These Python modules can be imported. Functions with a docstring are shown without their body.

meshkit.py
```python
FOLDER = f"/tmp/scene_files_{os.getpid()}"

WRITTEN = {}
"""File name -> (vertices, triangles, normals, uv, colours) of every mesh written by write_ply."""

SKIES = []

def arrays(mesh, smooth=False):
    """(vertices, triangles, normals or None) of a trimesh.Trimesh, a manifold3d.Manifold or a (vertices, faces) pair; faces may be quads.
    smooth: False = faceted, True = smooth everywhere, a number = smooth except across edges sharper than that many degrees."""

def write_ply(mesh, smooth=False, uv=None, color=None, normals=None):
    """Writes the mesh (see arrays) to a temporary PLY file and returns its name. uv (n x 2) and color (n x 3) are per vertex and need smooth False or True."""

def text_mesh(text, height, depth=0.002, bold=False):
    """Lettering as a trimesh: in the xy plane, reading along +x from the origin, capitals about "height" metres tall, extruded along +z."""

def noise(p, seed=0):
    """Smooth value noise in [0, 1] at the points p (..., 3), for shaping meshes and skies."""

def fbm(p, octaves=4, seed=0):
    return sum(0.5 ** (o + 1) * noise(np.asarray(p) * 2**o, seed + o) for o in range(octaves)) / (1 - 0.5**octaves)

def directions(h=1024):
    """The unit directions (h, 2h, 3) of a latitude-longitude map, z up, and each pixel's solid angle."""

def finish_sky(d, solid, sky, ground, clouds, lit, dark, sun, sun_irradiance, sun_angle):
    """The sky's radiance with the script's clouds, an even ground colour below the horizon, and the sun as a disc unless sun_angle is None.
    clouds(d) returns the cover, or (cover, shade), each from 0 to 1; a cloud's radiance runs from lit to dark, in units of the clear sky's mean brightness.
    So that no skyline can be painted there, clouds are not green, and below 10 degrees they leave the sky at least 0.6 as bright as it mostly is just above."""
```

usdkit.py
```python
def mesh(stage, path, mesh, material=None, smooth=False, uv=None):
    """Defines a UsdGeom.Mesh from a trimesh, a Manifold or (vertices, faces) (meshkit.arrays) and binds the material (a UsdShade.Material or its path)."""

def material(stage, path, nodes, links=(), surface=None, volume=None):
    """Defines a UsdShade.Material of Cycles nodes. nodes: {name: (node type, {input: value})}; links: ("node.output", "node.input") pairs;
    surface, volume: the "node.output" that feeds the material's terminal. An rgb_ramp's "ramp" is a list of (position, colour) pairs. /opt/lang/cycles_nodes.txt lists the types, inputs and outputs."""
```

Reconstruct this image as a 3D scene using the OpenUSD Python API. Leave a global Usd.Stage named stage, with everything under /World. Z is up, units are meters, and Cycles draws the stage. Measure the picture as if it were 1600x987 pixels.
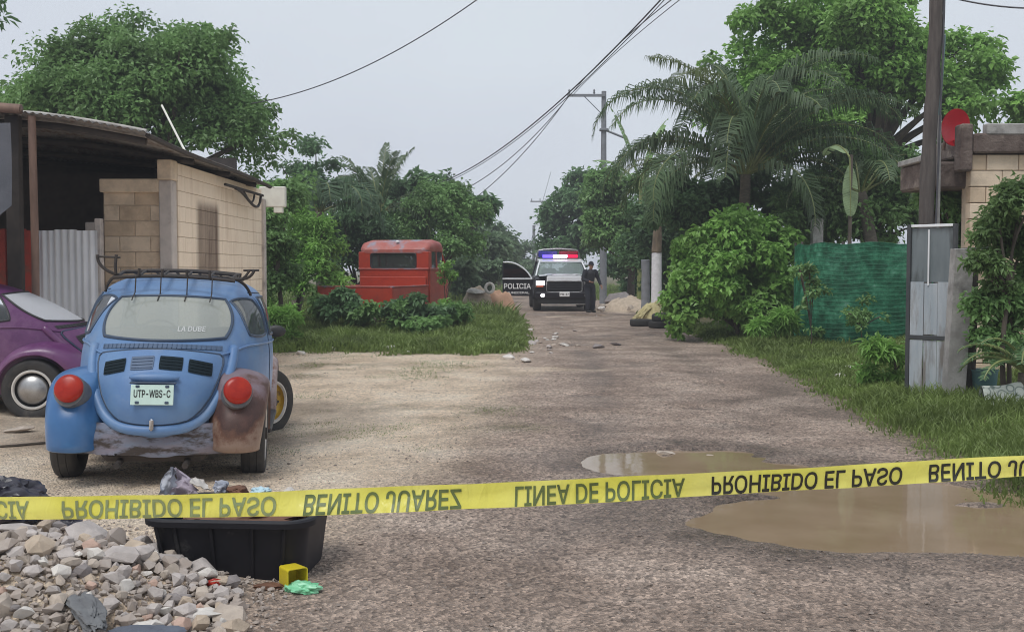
import math, random
import numpy as np
import trimesh, manifold3d, shapely
from shapely.geometry import Polygon
import usdkit, meshkit
from meshkit import fbm, noise
from pxr import Gf, Sdf, Usd, UsdGeom, UsdLux, UsdShade, Vt

stage = Usd.Stage.CreateInMemory()
UsdGeom.Xform.Define(stage, '/World')
UsdGeom.Scope.Define(stage, '/World/Looks')
PI = math.pi
RNG = np.random.default_rng(7)

# ------------------------------------------------------------------ camera
EYE = np.array([0.0, 0.0, 1.48])
FPX = 1650.0
TILT = math.atan(73.5 / FPX)
cam = UsdGeom.Camera.Define(stage, '/World/camera')
cam.AddTranslateOp().Set(Gf.Vec3d(*EYE))
cam.AddRotateXOp().Set(90 - math.degrees(TILT))
cam.CreateHorizontalApertureAttr(36.0)
cam.CreateFocalLengthAttr(36.0 * FPX / 1600)
cam.CreateClippingRangeAttr(Gf.Vec2f(0.05, 5000))
cam.CreateExposureAttr(0.50)

# ------------------------------------------------------------------ overcast sky and weak, wide sun
SUN_EL, SUN_AZ = math.radians(62), math.radians(-150)      # azimuth: atan2(x, y) towards the sun
usdkit.material(stage, '/World/Looks/sky', {
    'sky': ('sky_texture', {'sky_type': 'single_scattering', 'sun_disc': False, 'sun_elevation': SUN_EL, 'sun_rotation': SUN_AZ, 'aerosol_density': 2.0}),
    'tc': ('texture_coordinate', {}),
    'mp': ('mapping', {'scale': (1.0, 1.0, 2.2)}),
    'nz': ('noise_texture', {'scale': 1.6, 'detail': 4.0, 'roughness': 0.5}),
    'cl': ('rgb_ramp', {'ramp': [(0.28, (4.2, 4.48, 5.10)), (0.5, (4.6, 4.92, 5.50)), (0.72, (5.0, 5.4, 5.85))]}),
    'mx': ('mix', {'fac': 0.97}),
    'bg': ('background_shader', {'strength': 0.1}),
}, [('tc.generated', 'mp.vector'), ('mp.vector', 'nz.vector'), ('nz.fac', 'cl.fac'), ('sky.color', 'mx.color1'), ('cl.color', 'mx.color2'),
    ('mx.color', 'bg.color')], surface='bg.background')
dome = UsdLux.DomeLight.Define(stage, '/World/sky_dome')
UsdShade.MaterialBindingAPI.Apply(dome.GetPrim()).Bind(UsdShade.Material.Get(stage, '/World/Looks/sky'))
dome.GetPrim().SetCustomDataByKey('kind', 'structure')
sun = UsdLux.DistantLight.Define(stage, '/World/sun')
sun.CreateIntensityAttr(0.4); sun.CreateAngleAttr(28.0); sun.CreateNormalizeAttr(True)
sun.CreateColorAttr(Gf.Vec3f(1.0, 0.985, 0.96))
sun.AddRotateZOp().Set(-math.degrees(SUN_AZ)); sun.AddRotateXOp().Set(-(90 - math.degrees(SUN_EL)))

# ------------------------------------------------------------------ where things are: a pixel of the photograph at a distance -> a place in the world
def at(px, py, y):
    u, v = (px - 800) / FPX, (493.5 - py) / FPX
    d = np.array([u, math.cos(TILT) + v * math.sin(TILT), -math.sin(TILT) + v * math.cos(TILT)])
    return EYE + d * (y / d[1])
def sc(y): return FPX / y                      # pixels of the photograph per metre at a distance

# ------------------------------------------------------------------ prims
COUNT = {}
def numbered(parent, name):
    k = (parent, name); n = COUNT.get(k, 0); COUNT[k] = n + 1
    return f'{parent}/{name}' + (f'_{n:03d}' if n else '')
def tag(path, label=None, cat=None, group=None, kind=None):
    p = stage.GetPrimAtPath(path)
    for k, v in (('label', label), ('category', cat), ('group', group), ('kind', kind)):
        if v: p.SetCustomDataByKey(k, v)
    return path
def obj(name, mesh, material, parent='/World', smooth=False, label=None, cat=None, group=None, kind=None):
    path = numbered(parent, name)
    if hasattr(mesh, 'mesh'): mesh = mesh.mesh()
    usdkit.mesh(stage, path, mesh, f'/World/Looks/{material}', smooth=smooth)
    return tag(path, label, cat, group, kind)
def thing(name, label=None, cat=None, loc=(0, 0, 0), rz=0, group=None, parent='/World', rx=0, ry=0, kind=None):
    path = numbered(parent, name)
    x = UsdGeom.Xform.Define(stage, path)
    x.AddTranslateOp().Set(Gf.Vec3d(*map(float, loc)))
    if rz: x.AddRotateZOp().Set(math.degrees(rz))
    if rx: x.AddRotateXOp().Set(math.degrees(rx))
    if ry: x.AddRotateYOp().Set(math.degrees(ry))
    return tag(path, label, cat, group, kind)

# ------------------------------------------------------------------ materials
def L(p): return f'/World/Looks/{p}'
def mat(name, c1, c2=None, scale=6.0, rough=0.6, bump=0.0, bscale=None, metallic=0.0, spec=0.5, detail=5.0, lo=0.35, hi=0.65, c3=None, s3=1.2, lo3=0.5, hi3=0.62, coat=0.0, stretch=(1, 1, 1), island=0.0, rough2=None, dist=0.02):
    """Two noise-mixed colours, optionally a third one in larger patches, with fine relief; island: how much each loose piece varies in brightness."""
    c2 = c2 or tuple(x * 0.8 for x in c1)
    N = {'tc': ('texture_coordinate', {}), 'mp': ('mapping', {'scale': stretch}),
         'n': ('noise_texture', {'scale': scale, 'detail': detail, 'roughness': 0.6}),
         'r': ('rgb_ramp', {'ramp': [(lo, c1), (hi, c2)]}),
         'p': ('principled_bsdf', {'roughness': rough, 'metallic': metallic, 'specular_ior_level': spec, 'coat_weight': coat})}
    K = [('tc.object', 'mp.vector'), ('mp.vector', 'n.vector'), ('n.fac', 'r.fac')]
    out = 'r.color'
    if c3:
        N['n3'] = ('noise_texture', {'scale': s3, 'detail': 6.0, 'roughness': 0.65}); N['r3'] = ('rgb_ramp', {'ramp': [(lo3, (0, 0, 0)), (hi3, (1, 1, 1))]})
        N['m3'] = ('mix', {'color2': c3}); K += [('mp.vector', 'n3.vector'), ('n3.fac', 'r3.fac'), ('r3.color', 'm3.fac'), (out, 'm3.color1')]; out = 'm3.color'
        if rough2 is not None:
            N['mr'] = ('map_range', {'to_min': rough, 'to_max': rough2}); K += [('r3.color', 'mr.value'), ('mr.result', 'p.roughness')]
    if island:
        N['g'] = ('geometry', {}); N['mi'] = ('map_range', {'to_min': 1 - island, 'to_max': 1 + island}); N['hv'] = ('hsv', {})
        K += [('g.random_per_island', 'mi.value'), ('mi.result', 'hv.value'), (out, 'hv.color')]; out = 'hv.color'
    K.append((out, 'p.base_color'))
    if bump:
        N['nb'] = ('noise_texture', {'scale': bscale or scale * 3, 'detail': 6.0, 'roughness': 0.65}); N['b'] = ('bump', {'strength': bump, 'distance': dist})
        K += [('mp.vector', 'nb.vector'), ('nb.fac', 'b.height'), ('b.normal', 'p.normal')]
    usdkit.material(stage, L(name), N, K, surface='p.BSDF'); return name
def leafmat(name, ca, cb, cc, patch=0.9, rough=0.48, trans=0.36):
    """Leaves: colour varies from leaf to leaf and in clumps; some light passes through."""
    usdkit.material(stage, L(name), {
        'g': ('geometry', {}), 'r': ('rgb_ramp', {'ramp': [(0.0, ca), (0.55, cb), (1.0, cc)]}),
        'n': ('noise_texture', {'scale': patch, 'detail': 3.0}), 'mr': ('map_range', {'from_min': 0.3, 'from_max': 0.7, 'to_min': 0.66, 'to_max': 1.4}),
        'hv': ('hsv', {}), 'p': ('principled_bsdf', {'roughness': rough, 'specular_ior_level': 0.45}), 't': ('translucent_bsdf', {}), 'mx': ('mix_closure', {'fac': trans}),
    }, [('g.random_per_island', 'r.fac'), ('g.position', 'n.vector'), ('n.fac', 'mr.value'), ('mr.result', 'hv.value'), ('r.color', 'hv.color'),
        ('hv.color', 'p.base_color'), ('hv.color', 't.color'), ('p.BSDF', 'mx.closure1'), ('t.BSDF', 'mx.closure2')], surface='mx.closure'); return name
def emit(name, col, strength):
    usdkit.material(stage, L(name), {'e': ('emission', {'color': col, 'strength': strength})}, [], surface='e.emission'); return name
def glass(name, tint=(0.75, 0.8, 0.8), dust=0.0, dustcol=(0.4, 0.42, 0.4)):
    usdkit.material(stage, L(name), {
        't': ('transparent_bsdf', {'color': tint}), 'g': ('glossy_bsdf', {'color': (1, 1, 1), 'roughness': 0.03}), 'f': ('fresnel', {'IOR': 1.5}), 'm': ('mix_closure', {}),
        'd': ('diffuse_bsdf', {'color': dustcol}), 'm2': ('mix_closure', {'fac': dust}),
    }, [('f.fac', 'm.fac'), ('t.BSDF', 'm.closure1'), ('g.BSDF', 'm.closure2'), ('m.closure', 'm2.closure1'), ('d.BSDF', 'm2.closure2')], surface='m2.closure' if dust else 'm.closure'); return name

# ------------------------------------------------------------------ mesh building
def rotz(a): c, s = math.cos(a), math.sin(a); return np.array([[c, -s, 0], [s, c, 0], [0, 0, 1.0]])
def rotx(a): c, s = math.cos(a), math.sin(a); return np.array([[1.0, 0, 0], [0, c, -s], [0, s, c]])
def roty(a): c, s = math.cos(a), math.sin(a); return np.array([[c, 0, s], [0, 1.0, 0], [-s, 0, c]])
class MB:
    """Collects shapes that become one mesh."""
    def __init__(self): self.v, self.f, self.n = [], [], 0
    def add(self, v, f, R=None, t=None):
        v = np.asarray(v, float); f = np.asarray(f, int)
        if f.shape[1] == 4: f = np.vstack([f[:, [0, 1, 2]], f[:, [0, 2, 3]]])
        if R is not None: v = v @ np.asarray(R).T
        if t is not None: v = v + np.asarray(t)
        self.v.append(v); self.f.append(f + self.n); self.n += len(v); return self
    def tm(self, m, R=None, t=None): return self.add(m.vertices, m.faces, R, t)
    def box(self, c, s, R=None, bev=0.0):
        c, s = np.asarray(c, float), np.asarray(s, float)
        if bev:
            h = s / 2; pts = []
            for sx in (-1, 1):
                for sy in (-1, 1):
                    for sz in (-1, 1):
                        for k in range(3):
                            q = h - bev; q = q.copy(); q[k] = h[k]; pts.append(q * (sx, sy, sz))
            m = trimesh.convex.convex_hull(np.array(pts)); return self.add(m.vertices, m.faces, R, c)
        m = trimesh.creation.box(s); return self.add(m.vertices, m.faces, R, c)
    def tube(self, pts, r, seg=8, cap=True):
        v, f = tube(pts, r, seg, cap); return self.add(v, f)
    def grid(self, P, close_u=False, close_v=False):
        v, f = gridmesh(P, close_u, close_v); return self.add(v, f)
    def mesh(self): return np.vstack(self.v), np.vstack(self.f)
def gridmesh(P, close_u=False, close_v=False):
    P = np.asarray(P, float); a, b = P.shape[:2]; idx = np.arange(a * b).reshape(a, b)
    if close_u: idx = np.vstack([idx, idx[:1]])
    if close_v: idx = np.hstack([idx, idx[:, :1]])
    f = np.stack([idx[:-1, :-1], idx[1:, :-1], idx[1:, 1:], idx[:-1, 1:]], -1).reshape(-1, 4)
    return P.reshape(-1, 3), np.vstack([f[:, [0, 1, 2]], f[:, [0, 2, 3]]])
def tube(pts, r, seg=8, cap=True):
    pts = np.asarray(pts, float); n = len(pts); r = np.broadcast_to(np.asarray(r, float), (n,))
    t = np.gradient(pts, axis=0); t /= np.maximum(np.linalg.norm(t, axis=1, keepdims=True), 1e-9)
    up = np.array([0, 0, 1.0]) if abs(t[0][2]) < 0.9 else np.array([1.0, 0, 0])
    a = np.cross(t[0], up); a /= np.linalg.norm(a); A = []
    for k in range(n):
        a = a - t[k] * (a @ t[k]); a /= np.linalg.norm(a); A.append(a)
    A = np.array(A); B = np.cross(t, A); th = np.arange(seg) * 2 * PI / seg
    P = pts[:, None] + r[:, None, None] * (np.cos(th)[None, :, None] * A[:, None] + np.sin(th)[None, :, None] * B[:, None])
    v, f = gridmesh(P, close_v=True)
    if cap:
        m = len(v); v = np.vstack([v, pts[:1], pts[-1:]]); i = np.arange(seg); j = (i + 1) % seg
        f = np.vstack([f, np.stack([np.full(seg, m), i, j], 1), np.stack([np.full(seg, m + 1), (n - 1) * seg + j, (n - 1) * seg + i], 1)])
    return v, f
def revolve_x(profile, seg=40):
    """profile: (radius, x) pairs round the x axis."""
    p = np.asarray(profile, float); th = np.arange(seg) * 2 * PI / seg
    return gridmesh(np.stack([np.broadcast_to(p[:, 1:2], (len(p), seg)), p[:, :1] * np.cos(th), p[:, :1] * np.sin(th)], -1), close_v=True)
def revolve_z(profile, seg=24):
    v, f = revolve_x(profile, seg); return v[:, [1, 2, 0]], f
def bez(p, n=20):
    """A smooth line through the points."""
    p = np.asarray(p, float)
    if len(p) < 3: return p[0] + (p[-1] - p[0]) * np.linspace(0, 1, n)[:, None]
    from scipy.interpolate import CubicSpline
    s = np.r_[0, np.cumsum(np.linalg.norm(np.diff(p, axis=0), axis=1))]; return CubicSpline(s, p)(np.linspace(0, s[-1], n))
def extrude_yz(poly, x0, x1, seg=None):
    m = trimesh.creation.extrude_polygon(Polygon(poly), x1 - x0, engine='earcut')   # poly in (y, z)
    v = np.asarray(m.vertices); return np.stack([v[:, 2] + x0, v[:, 0], v[:, 1]], 1), np.asarray(m.faces)
def smoothstep(a, b, x):
    t = np.clip((np.asarray(x, float) - a) / (b - a), 0, 1); return t * t * (3 - 2 * t)
def hull(points): return trimesh.convex.convex_hull(np.asarray(points))
def rock(rng, s, flat=0.7, n=14):
    p = rng.normal(size=(n, 3)); p /= np.linalg.norm(p, axis=1, keepdims=True); p *= rng.uniform(0.75, 1.0, (n, 1))
    p = p * np.array([1, rng.uniform(0.6, 0.95), flat * rng.uniform(0.7, 1.1)]) * s
    m = hull(p); return np.asarray(m.vertices) @ (rotz(rng.uniform(0, 6.3)) @ rotx(rng.normal() * 0.3)).T, np.asarray(m.faces)

# ------------------------------------------------------------------ terrain
def road_left(y): return np.interp(y, [-5, 4, 5.7, 8.7, 13.6, 18, 23, 30, 36, 60, 130], [-1.4, -1.2, -0.95, -0.25, 0.1, 0.2, 0.45, 0.35, -0.6, -0.3, 0.6])
def road_right(y): return np.interp(y, [-5, 4, 6.4, 7.1, 9.05, 12.2, 16.3, 25.7, 36, 60, 130], [3.5, 3.2, 3.1, 3.0, 3.2, 3.55, 3.9, 3.95, 4.3, 3.6, 3.4])
def n2(x, y, s, seed, octv=3): return fbm(np.stack([x * s, y * s, np.full_like(x, 0.37)], -1), octv, seed) - 0.5
PUDDLES = [((2.90, 6.25), (1.85, 0.82), 0.0), ((1.45, 8.15), (1.0, 0.62), 0.0), ((2.35, 7.25), (0.80, 0.36), 0.0), ((2.2, 34.3), (1.1, 0.8), 0.0)]
WATER = -0.032
_rp = np.random.default_rng(23); POTHOLES = [(road_left(y) + (road_right(y) - road_left(y)) * f, y, r) for y, f, r in zip(_rp.uniform(5, 30, 34), _rp.uniform(0.15, 0.9, 34), _rp.uniform(0.12, 0.42, 34))]; POTHOLES = [q for q in POTHOLES if min(math.hypot((q[0] - c[0]) / r[0], (q[1] - c[1]) / r[1]) for c, r, _ in PUDDLES) > 2.3]
def height(x, y):
    x, y = np.broadcast_arrays(np.asarray(x, float), np.asarray(y, float))
    near = smoothstep(60, 30, y)
    h = (0.05 * n2(x, y, 0.45, 3) + 0.022 * n2(x, y, 2.3, 5)) * near
    h = h - 0.10 * np.exp(-(((x + 3.2) / 2.3) ** 2 + ((y - 10.6) / 2.0) ** 2))
    rr = road_right(y); rl = road_left(y)
    on_road = smoothstep(-0.3, 0.4, x - rl) * smoothstep(0.3, -0.4, x - rr)
    for c, off in ((0.30, 11), (0.72, 12)):
        xr = rl + (rr - rl) * c; h = h - 0.016 * on_road * np.exp(-((x - xr - 0.2 * n2(x, y, 0.2, off)) / 0.25) ** 2) * near
    h = h + 0.10 * smoothstep(0.0, 1.6, x - rr) + 0.07 * smoothstep(18.2, 21, y) * smoothstep(0.3, -0.9, x - rl)
    for (cx, cy), (a, b), r in PUDDLES:
        e = np.sqrt(((x - cx) / a) ** 2 + ((y - cy) / b) ** 2) + 0.80 * n2(x, y, 1.3, 21) + 0.18 * n2(x, y, 4.5, 22)
        h = h * smoothstep(0.6, 1.35, e) - 0.095 * smoothstep(1.22, 0.55, e)
    for cx, cy, r in POTHOLES: h = h - 0.036 * np.exp(-(((x - cx) / r) ** 2 + ((y - cy) / (r * 0.8)) ** 2) ** 1.5) * (1 + n2(x, y, 6, 33))
    for cx, cy, r, k in ((2.98, 6.72, 0.26, 0.075), (1.26, 8.5, 0.16, 0.062), (1.75, 8.45, 0.16, 0.060), (1.12, 8.0, 0.13, 0.05), (2.05, 8.25, 0.2, 0.055)):
        h = h + k * np.exp(-(((x - cx) / (r * 1.4)) ** 2 + ((y - cy) / (r * 0.7)) ** 2)) * (1 + 0.8 * n2(x, y, 9, 31))
    h = h + 0.24 * np.exp(-(((x + 2.30) / 0.80) ** 2 + ((y - 4.72) / 0.58) ** 2) ** 1.5)          # the rubble heap
    h = h + 0.20 * np.exp(-(((x + 2.9) / 2.6) ** 2 + ((y - 26.0) / 3.6) ** 2) ** 2)
    h = h + 0.30 * smoothstep(5.2, 9, x) * smoothstep(14, 17, y) * near
    return h
def masks(x, y):
    """(sand, grass soil, wet) at places of the ground."""
    w = 0.55 * n2(x, y, 0.8, 41) + 0.25 * n2(x, y, 3.2, 42)
    rl, rr = road_left(y), road_right(y)
    gl = smoothstep(18.0, 19.0, y + 1.6 * n2(x, y, 0.7, 43) * 2 + 1.5 * n2(x, y, 2.6, 48)) * smoothstep(0.2, -0.35, x - rl + w)
    gr = smoothstep(-0.15, 0.5, x - rr + w * 1.3)
    grass = np.clip(np.maximum(gl, gr), 0, 1)
    for px_, py_, rr_ in ((-2.65, 16.1, 1.0), (-0.6, 11.1, 0.75), (-1.7, 11.7, 0.6), (-3.2, 14.6, 0.7), (0.1, 9.9, 0.5), (-1.4, 15.2, 0.5), (-4.6, 16.2, 0.8)):
        grass = np.maximum(grass, 0.55 * np.exp(-((x - px_) ** 2 / rr_ ** 2 + (y - py_) ** 2 / (rr_ * 0.55) ** 2)) * smoothstep(-0.12, 0.12, n2(x, y, 2.2, 47)))
    sand = smoothstep(0.35, -0.75, x - rl + w) * (1 - grass)
    sand = np.maximum(sand, 0.75 * smoothstep(0.10, 0.22, n2(x, y * 1.6, 0.8, 63)) * smoothstep(12, 16, y) * smoothstep(50, 34, y) * (1 - grass))
    wet = smoothstep(-0.02, -0.06, height(x, y))
    wet = np.maximum(wet, 0.75 * smoothstep(0.02, 0.2, n2(x, y, 0.55, 44)) * smoothstep(0.3, 1.2, x - rl) * (1 - grass) * smoothstep(6, 9, y))
    for c, off in ((0.30, 11), (0.72, 12)):
        xr = rl + (rr - rl) * c; wet = np.maximum(wet, 0.8 * np.exp(-((x - xr - 0.2 * n2(x, y, 0.2, off)) / 0.30) ** 2) * smoothstep(-0.12, 0.1, n2(x, y, 0.5, 51)) * (1 - grass))
    for cx, cy, r in POTHOLES: wet = np.maximum(wet, 0.9 * smoothstep(1.1, 0.6, np.sqrt(((x - cx) / r) ** 2 + ((y - cy) / (r * 0.8)) ** 2) + 0.5 * n2(x, y, 4, 34)))
    for (cx, cy), (a, b), r in PUDDLES: wet = np.maximum(wet, smoothstep(1.75, 1.15, np.sqrt(((x - cx) / a) ** 2 + ((y - cy) / b) ** 2) + 0.7 * n2(x, y, 1.3, 21)))
    return sand, grass, np.clip(wet, 0, 1)

N = {
    'at': ('attribute', {'attribute': 'masks'}), 'sep': ('separate_color', {}), 'g': ('geometry', {}),
    'n1': ('noise_texture', {'scale': 1.1, 'detail': 8.0, 'roughness': 0.62}), 'n2': ('noise_texture', {'scale': 14.0, 'detail': 6.0, 'roughness': 0.7}), 'n3': ('noise_texture', {'scale': 70.0, 'detail': 4.0, 'roughness': 0.7}),
    'vo': ('voronoi_texture', {'scale': 55.0}), 'vo2': ('voronoi_texture', {'scale': 22.0}),
    'sand': ('rgb_ramp', {'ramp': [(0.30, (0.58, 0.445, 0.315)), (0.5, (0.82, 0.67, 0.51)), (0.68, (0.90, 0.78, 0.625))]}),
    'gravel': ('rgb_ramp', {'ramp': [(0.28, (0.231, 0.169, 0.132)), (0.5, (0.416, 0.321, 0.261)), (0.72, (0.594, 0.482, 0.403))]}),
    'soil': ('rgb_ramp', {'ramp': [(0.3, (0.075, 0.075, 0.03)), (0.5, (0.13, 0.12, 0.05)), (0.7, (0.21, 0.165, 0.09))]}),
    'peb': ('rgb_ramp', {'ramp': [(0.0, (0.30, 0.30, 0.30)), (0.45, (0.95, 0.94, 0.93)), (1.0, (1.9, 1.87, 1.82))]}),
    'fine': ('rgb_ramp', {'ramp': [(0.3, (0.55, 0.55, 0.55)), (0.7, (1.42, 1.41, 1.40))]}),
    'm1': ('mix', {}), 'm2': ('mix', {}), 'mp': ('mix', {'mix_type': 'multiply', 'fac': 1.0}), 'mf': ('mix', {'mix_type': 'multiply', 'fac': 0.8}), 'mw': ('mix', {'mix_type': 'multiply', 'color2': (0.50, 0.48, 0.47)}),
    'ro': ('map_range', {'to_min': 0.86, 'to_max': 0.30}), 'addh': ('math', {'math_type': 'add'}), 'addh2': ('math', {'math_type': 'multiply_add', 'value2': 0.5}),
    'b': ('bump', {'strength': 0.9, 'distance': 0.045}), 'p': ('principled_bsdf', {'specular_ior_level': 0.5}),
    'pf': ('map_range', {'to_min': 0.95, 'to_max': 0.42}), 'ff': ('map_range', {'to_min': 0.8, 'to_max': 0.5}), 'wmul': ('math', {'math_type': 'multiply'}), 'wr': ('map_range', {'from_min': 0.35, 'from_max': 0.65, 'to_min': 1.0, 'to_max': 0.5, 'clamp': True}),
}
K = [('g.position', f'{k}.vector') for k in ('n1', 'n2', 'n3', 'vo', 'vo2')] + [
    ('at.color', 'sep.color'), ('n1.fac', 'sand.fac'), ('n1.fac', 'gravel.fac'), ('n2.fac', 'soil.fac'),
    ('gravel.color', 'm1.color1'), ('sand.color', 'm1.color2'), ('sep.r', 'm1.fac'), ('m1.color', 'm2.color1'), ('soil.color', 'm2.color2'), ('sep.g', 'm2.fac'),
    ('sep.r', 'pf.value'), ('pf.result', 'mp.fac'), ('sep.r', 'ff.value'), ('ff.result', 'mf.fac'), ('vo.color', 'peb.fac'), ('m2.color', 'mp.color1'), ('peb.color', 'mp.color2'), ('n2.fac', 'fine.fac'), ('mp.color', 'mf.color1'), ('fine.color', 'mf.color2'),
    ('n1.fac', 'wr.value'), ('sep.b', 'wmul.value1'), ('wr.result', 'wmul.value2'), ('mf.color', 'mw.color1'), ('wmul.value', 'mw.fac'), ('mw.color', 'p.base_color'), ('wmul.value', 'ro.value'), ('ro.result', 'p.roughness'),
    ('n3.fac', 'addh.value1'), ('vo.distance', 'addh.value2'), ('vo2.distance', 'addh2.value1'), ('addh.value', 'addh2.value3'), ('addh2.value', 'b.height'), ('b.normal', 'p.normal')]
usdkit.material(stage, L('earth'), N, K, surface='p.BSDF')

def geo_axis(lo, hi, step, far, grow=1.25):
    a = list(np.arange(lo, hi + 1e-6, step)); s = step
    while a[-1] < far: s *= grow; a.append(a[-1] + s)
    s = step; b = [lo]
    while b[-1] > -far: s *= grow; b.append(b[-1] - s)
    return np.array(b[:0:-1] + a)
xs = geo_axis(-6.5, 6.5, 0.05, 400); xs = xs[(xs > -440) & (xs < 440)]
ys = np.r_[np.arange(-20, 0, 2.0), np.arange(0, 3.6, 0.3), np.arange(3.6, 13, 0.045), np.arange(13, 40, 0.13), np.arange(40, 130, 1.0), np.geomspace(130, 700, 18)]
X, Y = np.meshgrid(xs, ys, indexing='ij')
Z = height(X, Y)
S_, G_, W_ = masks(X, Y)
from scipy.interpolate import RegularGridInterpolator
_hi = RegularGridInterpolator((xs, ys), Z, bounds_error=False, fill_value=0.0); _mi = RegularGridInterpolator((xs, ys), np.stack([S_, G_, W_], -1), bounds_error=False, fill_value=0.0)
def height(x, y): x, y = np.broadcast_arrays(np.asarray(x, float), np.asarray(y, float)); return _hi(np.stack([x, y], -1))      # from here on read off the finished grid
def masks(x, y): x, y = np.broadcast_arrays(np.asarray(x, float), np.asarray(y, float)); m = _mi(np.stack([x, y], -1)); return m[..., 0], m[..., 1], m[..., 2]
def hz(x, y): i, j = np.searchsorted(xs, x) - 1, np.searchsorted(ys, y) - 1; a, b = (x - xs[i]) / (xs[i + 1] - xs[i]), (y - ys[j]) / (ys[j + 1] - ys[j]); return float(Z[i, j] * (1 - a) * (1 - b) + Z[i + 1, j] * a * (1 - b) + Z[i, j + 1] * (1 - a) * b + Z[i + 1, j + 1] * a * b)
V = np.stack([X, Y, Z], -1).reshape(-1, 3); M = np.stack([S_, G_, W_], -1).reshape(-1, 3)
idx = np.arange(X.size).reshape(X.shape)
F = np.stack([idx[:-1, :-1], idx[1:, :-1], idx[1:, 1:], idx[:-1, 1:]], -1).reshape(-1, 4)
fc = V[F].mean(1); fm = M[F].mean(1)
is_road = (fc[:, 0] > road_left(fc[:, 1])) & (fm[:, 1] < 0.5) & (fm[:, 0] < 0.5) & (fc[:, 0] < road_right(fc[:, 1]) + 0.6) & (fc[:, 1] > -19) & (fc[:, 1] < 130)
is_yard = ~is_road & (fm[:, 1] < 0.5) & (fc[:, 1] > -19) & (fc[:, 1] < 20) & (fc[:, 0] > -9) & (fc[:, 0] < road_right(fc[:, 1]) + 0.6)
NV = np.zeros_like(V)
fn = np.cross(V[F[:, 1]] - V[F[:, 0]], V[F[:, 2]] - V[F[:, 0]])
for k in range(4): np.add.at(NV, F[:, k], fn)
NV /= np.linalg.norm(NV, axis=1, keepdims=True)
def earth(name, sel):
    f = F[sel]; used, inv = np.unique(f, return_inverse=True); f = inv.reshape(f.shape)
    m = usdkit.mesh(stage, f'/World/{name}', (V[used], f), L('earth'))
    m.CreateNormalsAttr(Vt.Vec3fArray.FromNumpy(NV[used].astype(np.float32))); m.SetNormalsInterpolation('vertex')
    UsdGeom.PrimvarsAPI(m).CreatePrimvar('masks', Sdf.ValueTypeNames.Color3fArray, 'vertex').Set(Vt.Vec3fArray.FromNumpy(M[used].astype(np.float32)))
    tag(f'/World/{name}', kind='structure')
earth('dirt_road', is_road); earth('sandy_yard', is_yard); earth('ground', ~is_road & ~is_yard)

usdkit.material(stage, L('muddy_water'), {
    'g': ('geometry', {}), 'n': ('noise_texture', {'scale': 1.7, 'detail': 3.0}), 'r': ('rgb_ramp', {'ramp': [(0.35, (0.225, 0.16, 0.098)), (0.65, (0.28, 0.205, 0.135))]}),
    'w': ('noise_texture', {'scale': 9.0, 'detail': 2.0}), 'b': ('bump', {'strength': 0.05, 'distance': 0.01}), 'p': ('principled_bsdf', {'roughness': 0.05, 'ior': 1.33, 'specular_ior_level': 0.5})},
    [('g.position', 'n.vector'), ('n.fac', 'r.fac'), ('r.color', 'p.base_color'), ('g.position', 'w.vector'), ('w.fac', 'b.height'), ('b.normal', 'p.normal')], surface='p.BSDF')
th = np.linspace(0, 2 * PI, 64, endpoint=False)
wet_area = shapely.union_all([Polygon(np.stack([cx + 1.4 * a * np.cos(th), cy + 1.4 * b * np.sin(th)], 1)) for (cx, cy), (a, b), r in PUDDLES])      # sheets that meet are one water
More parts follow.
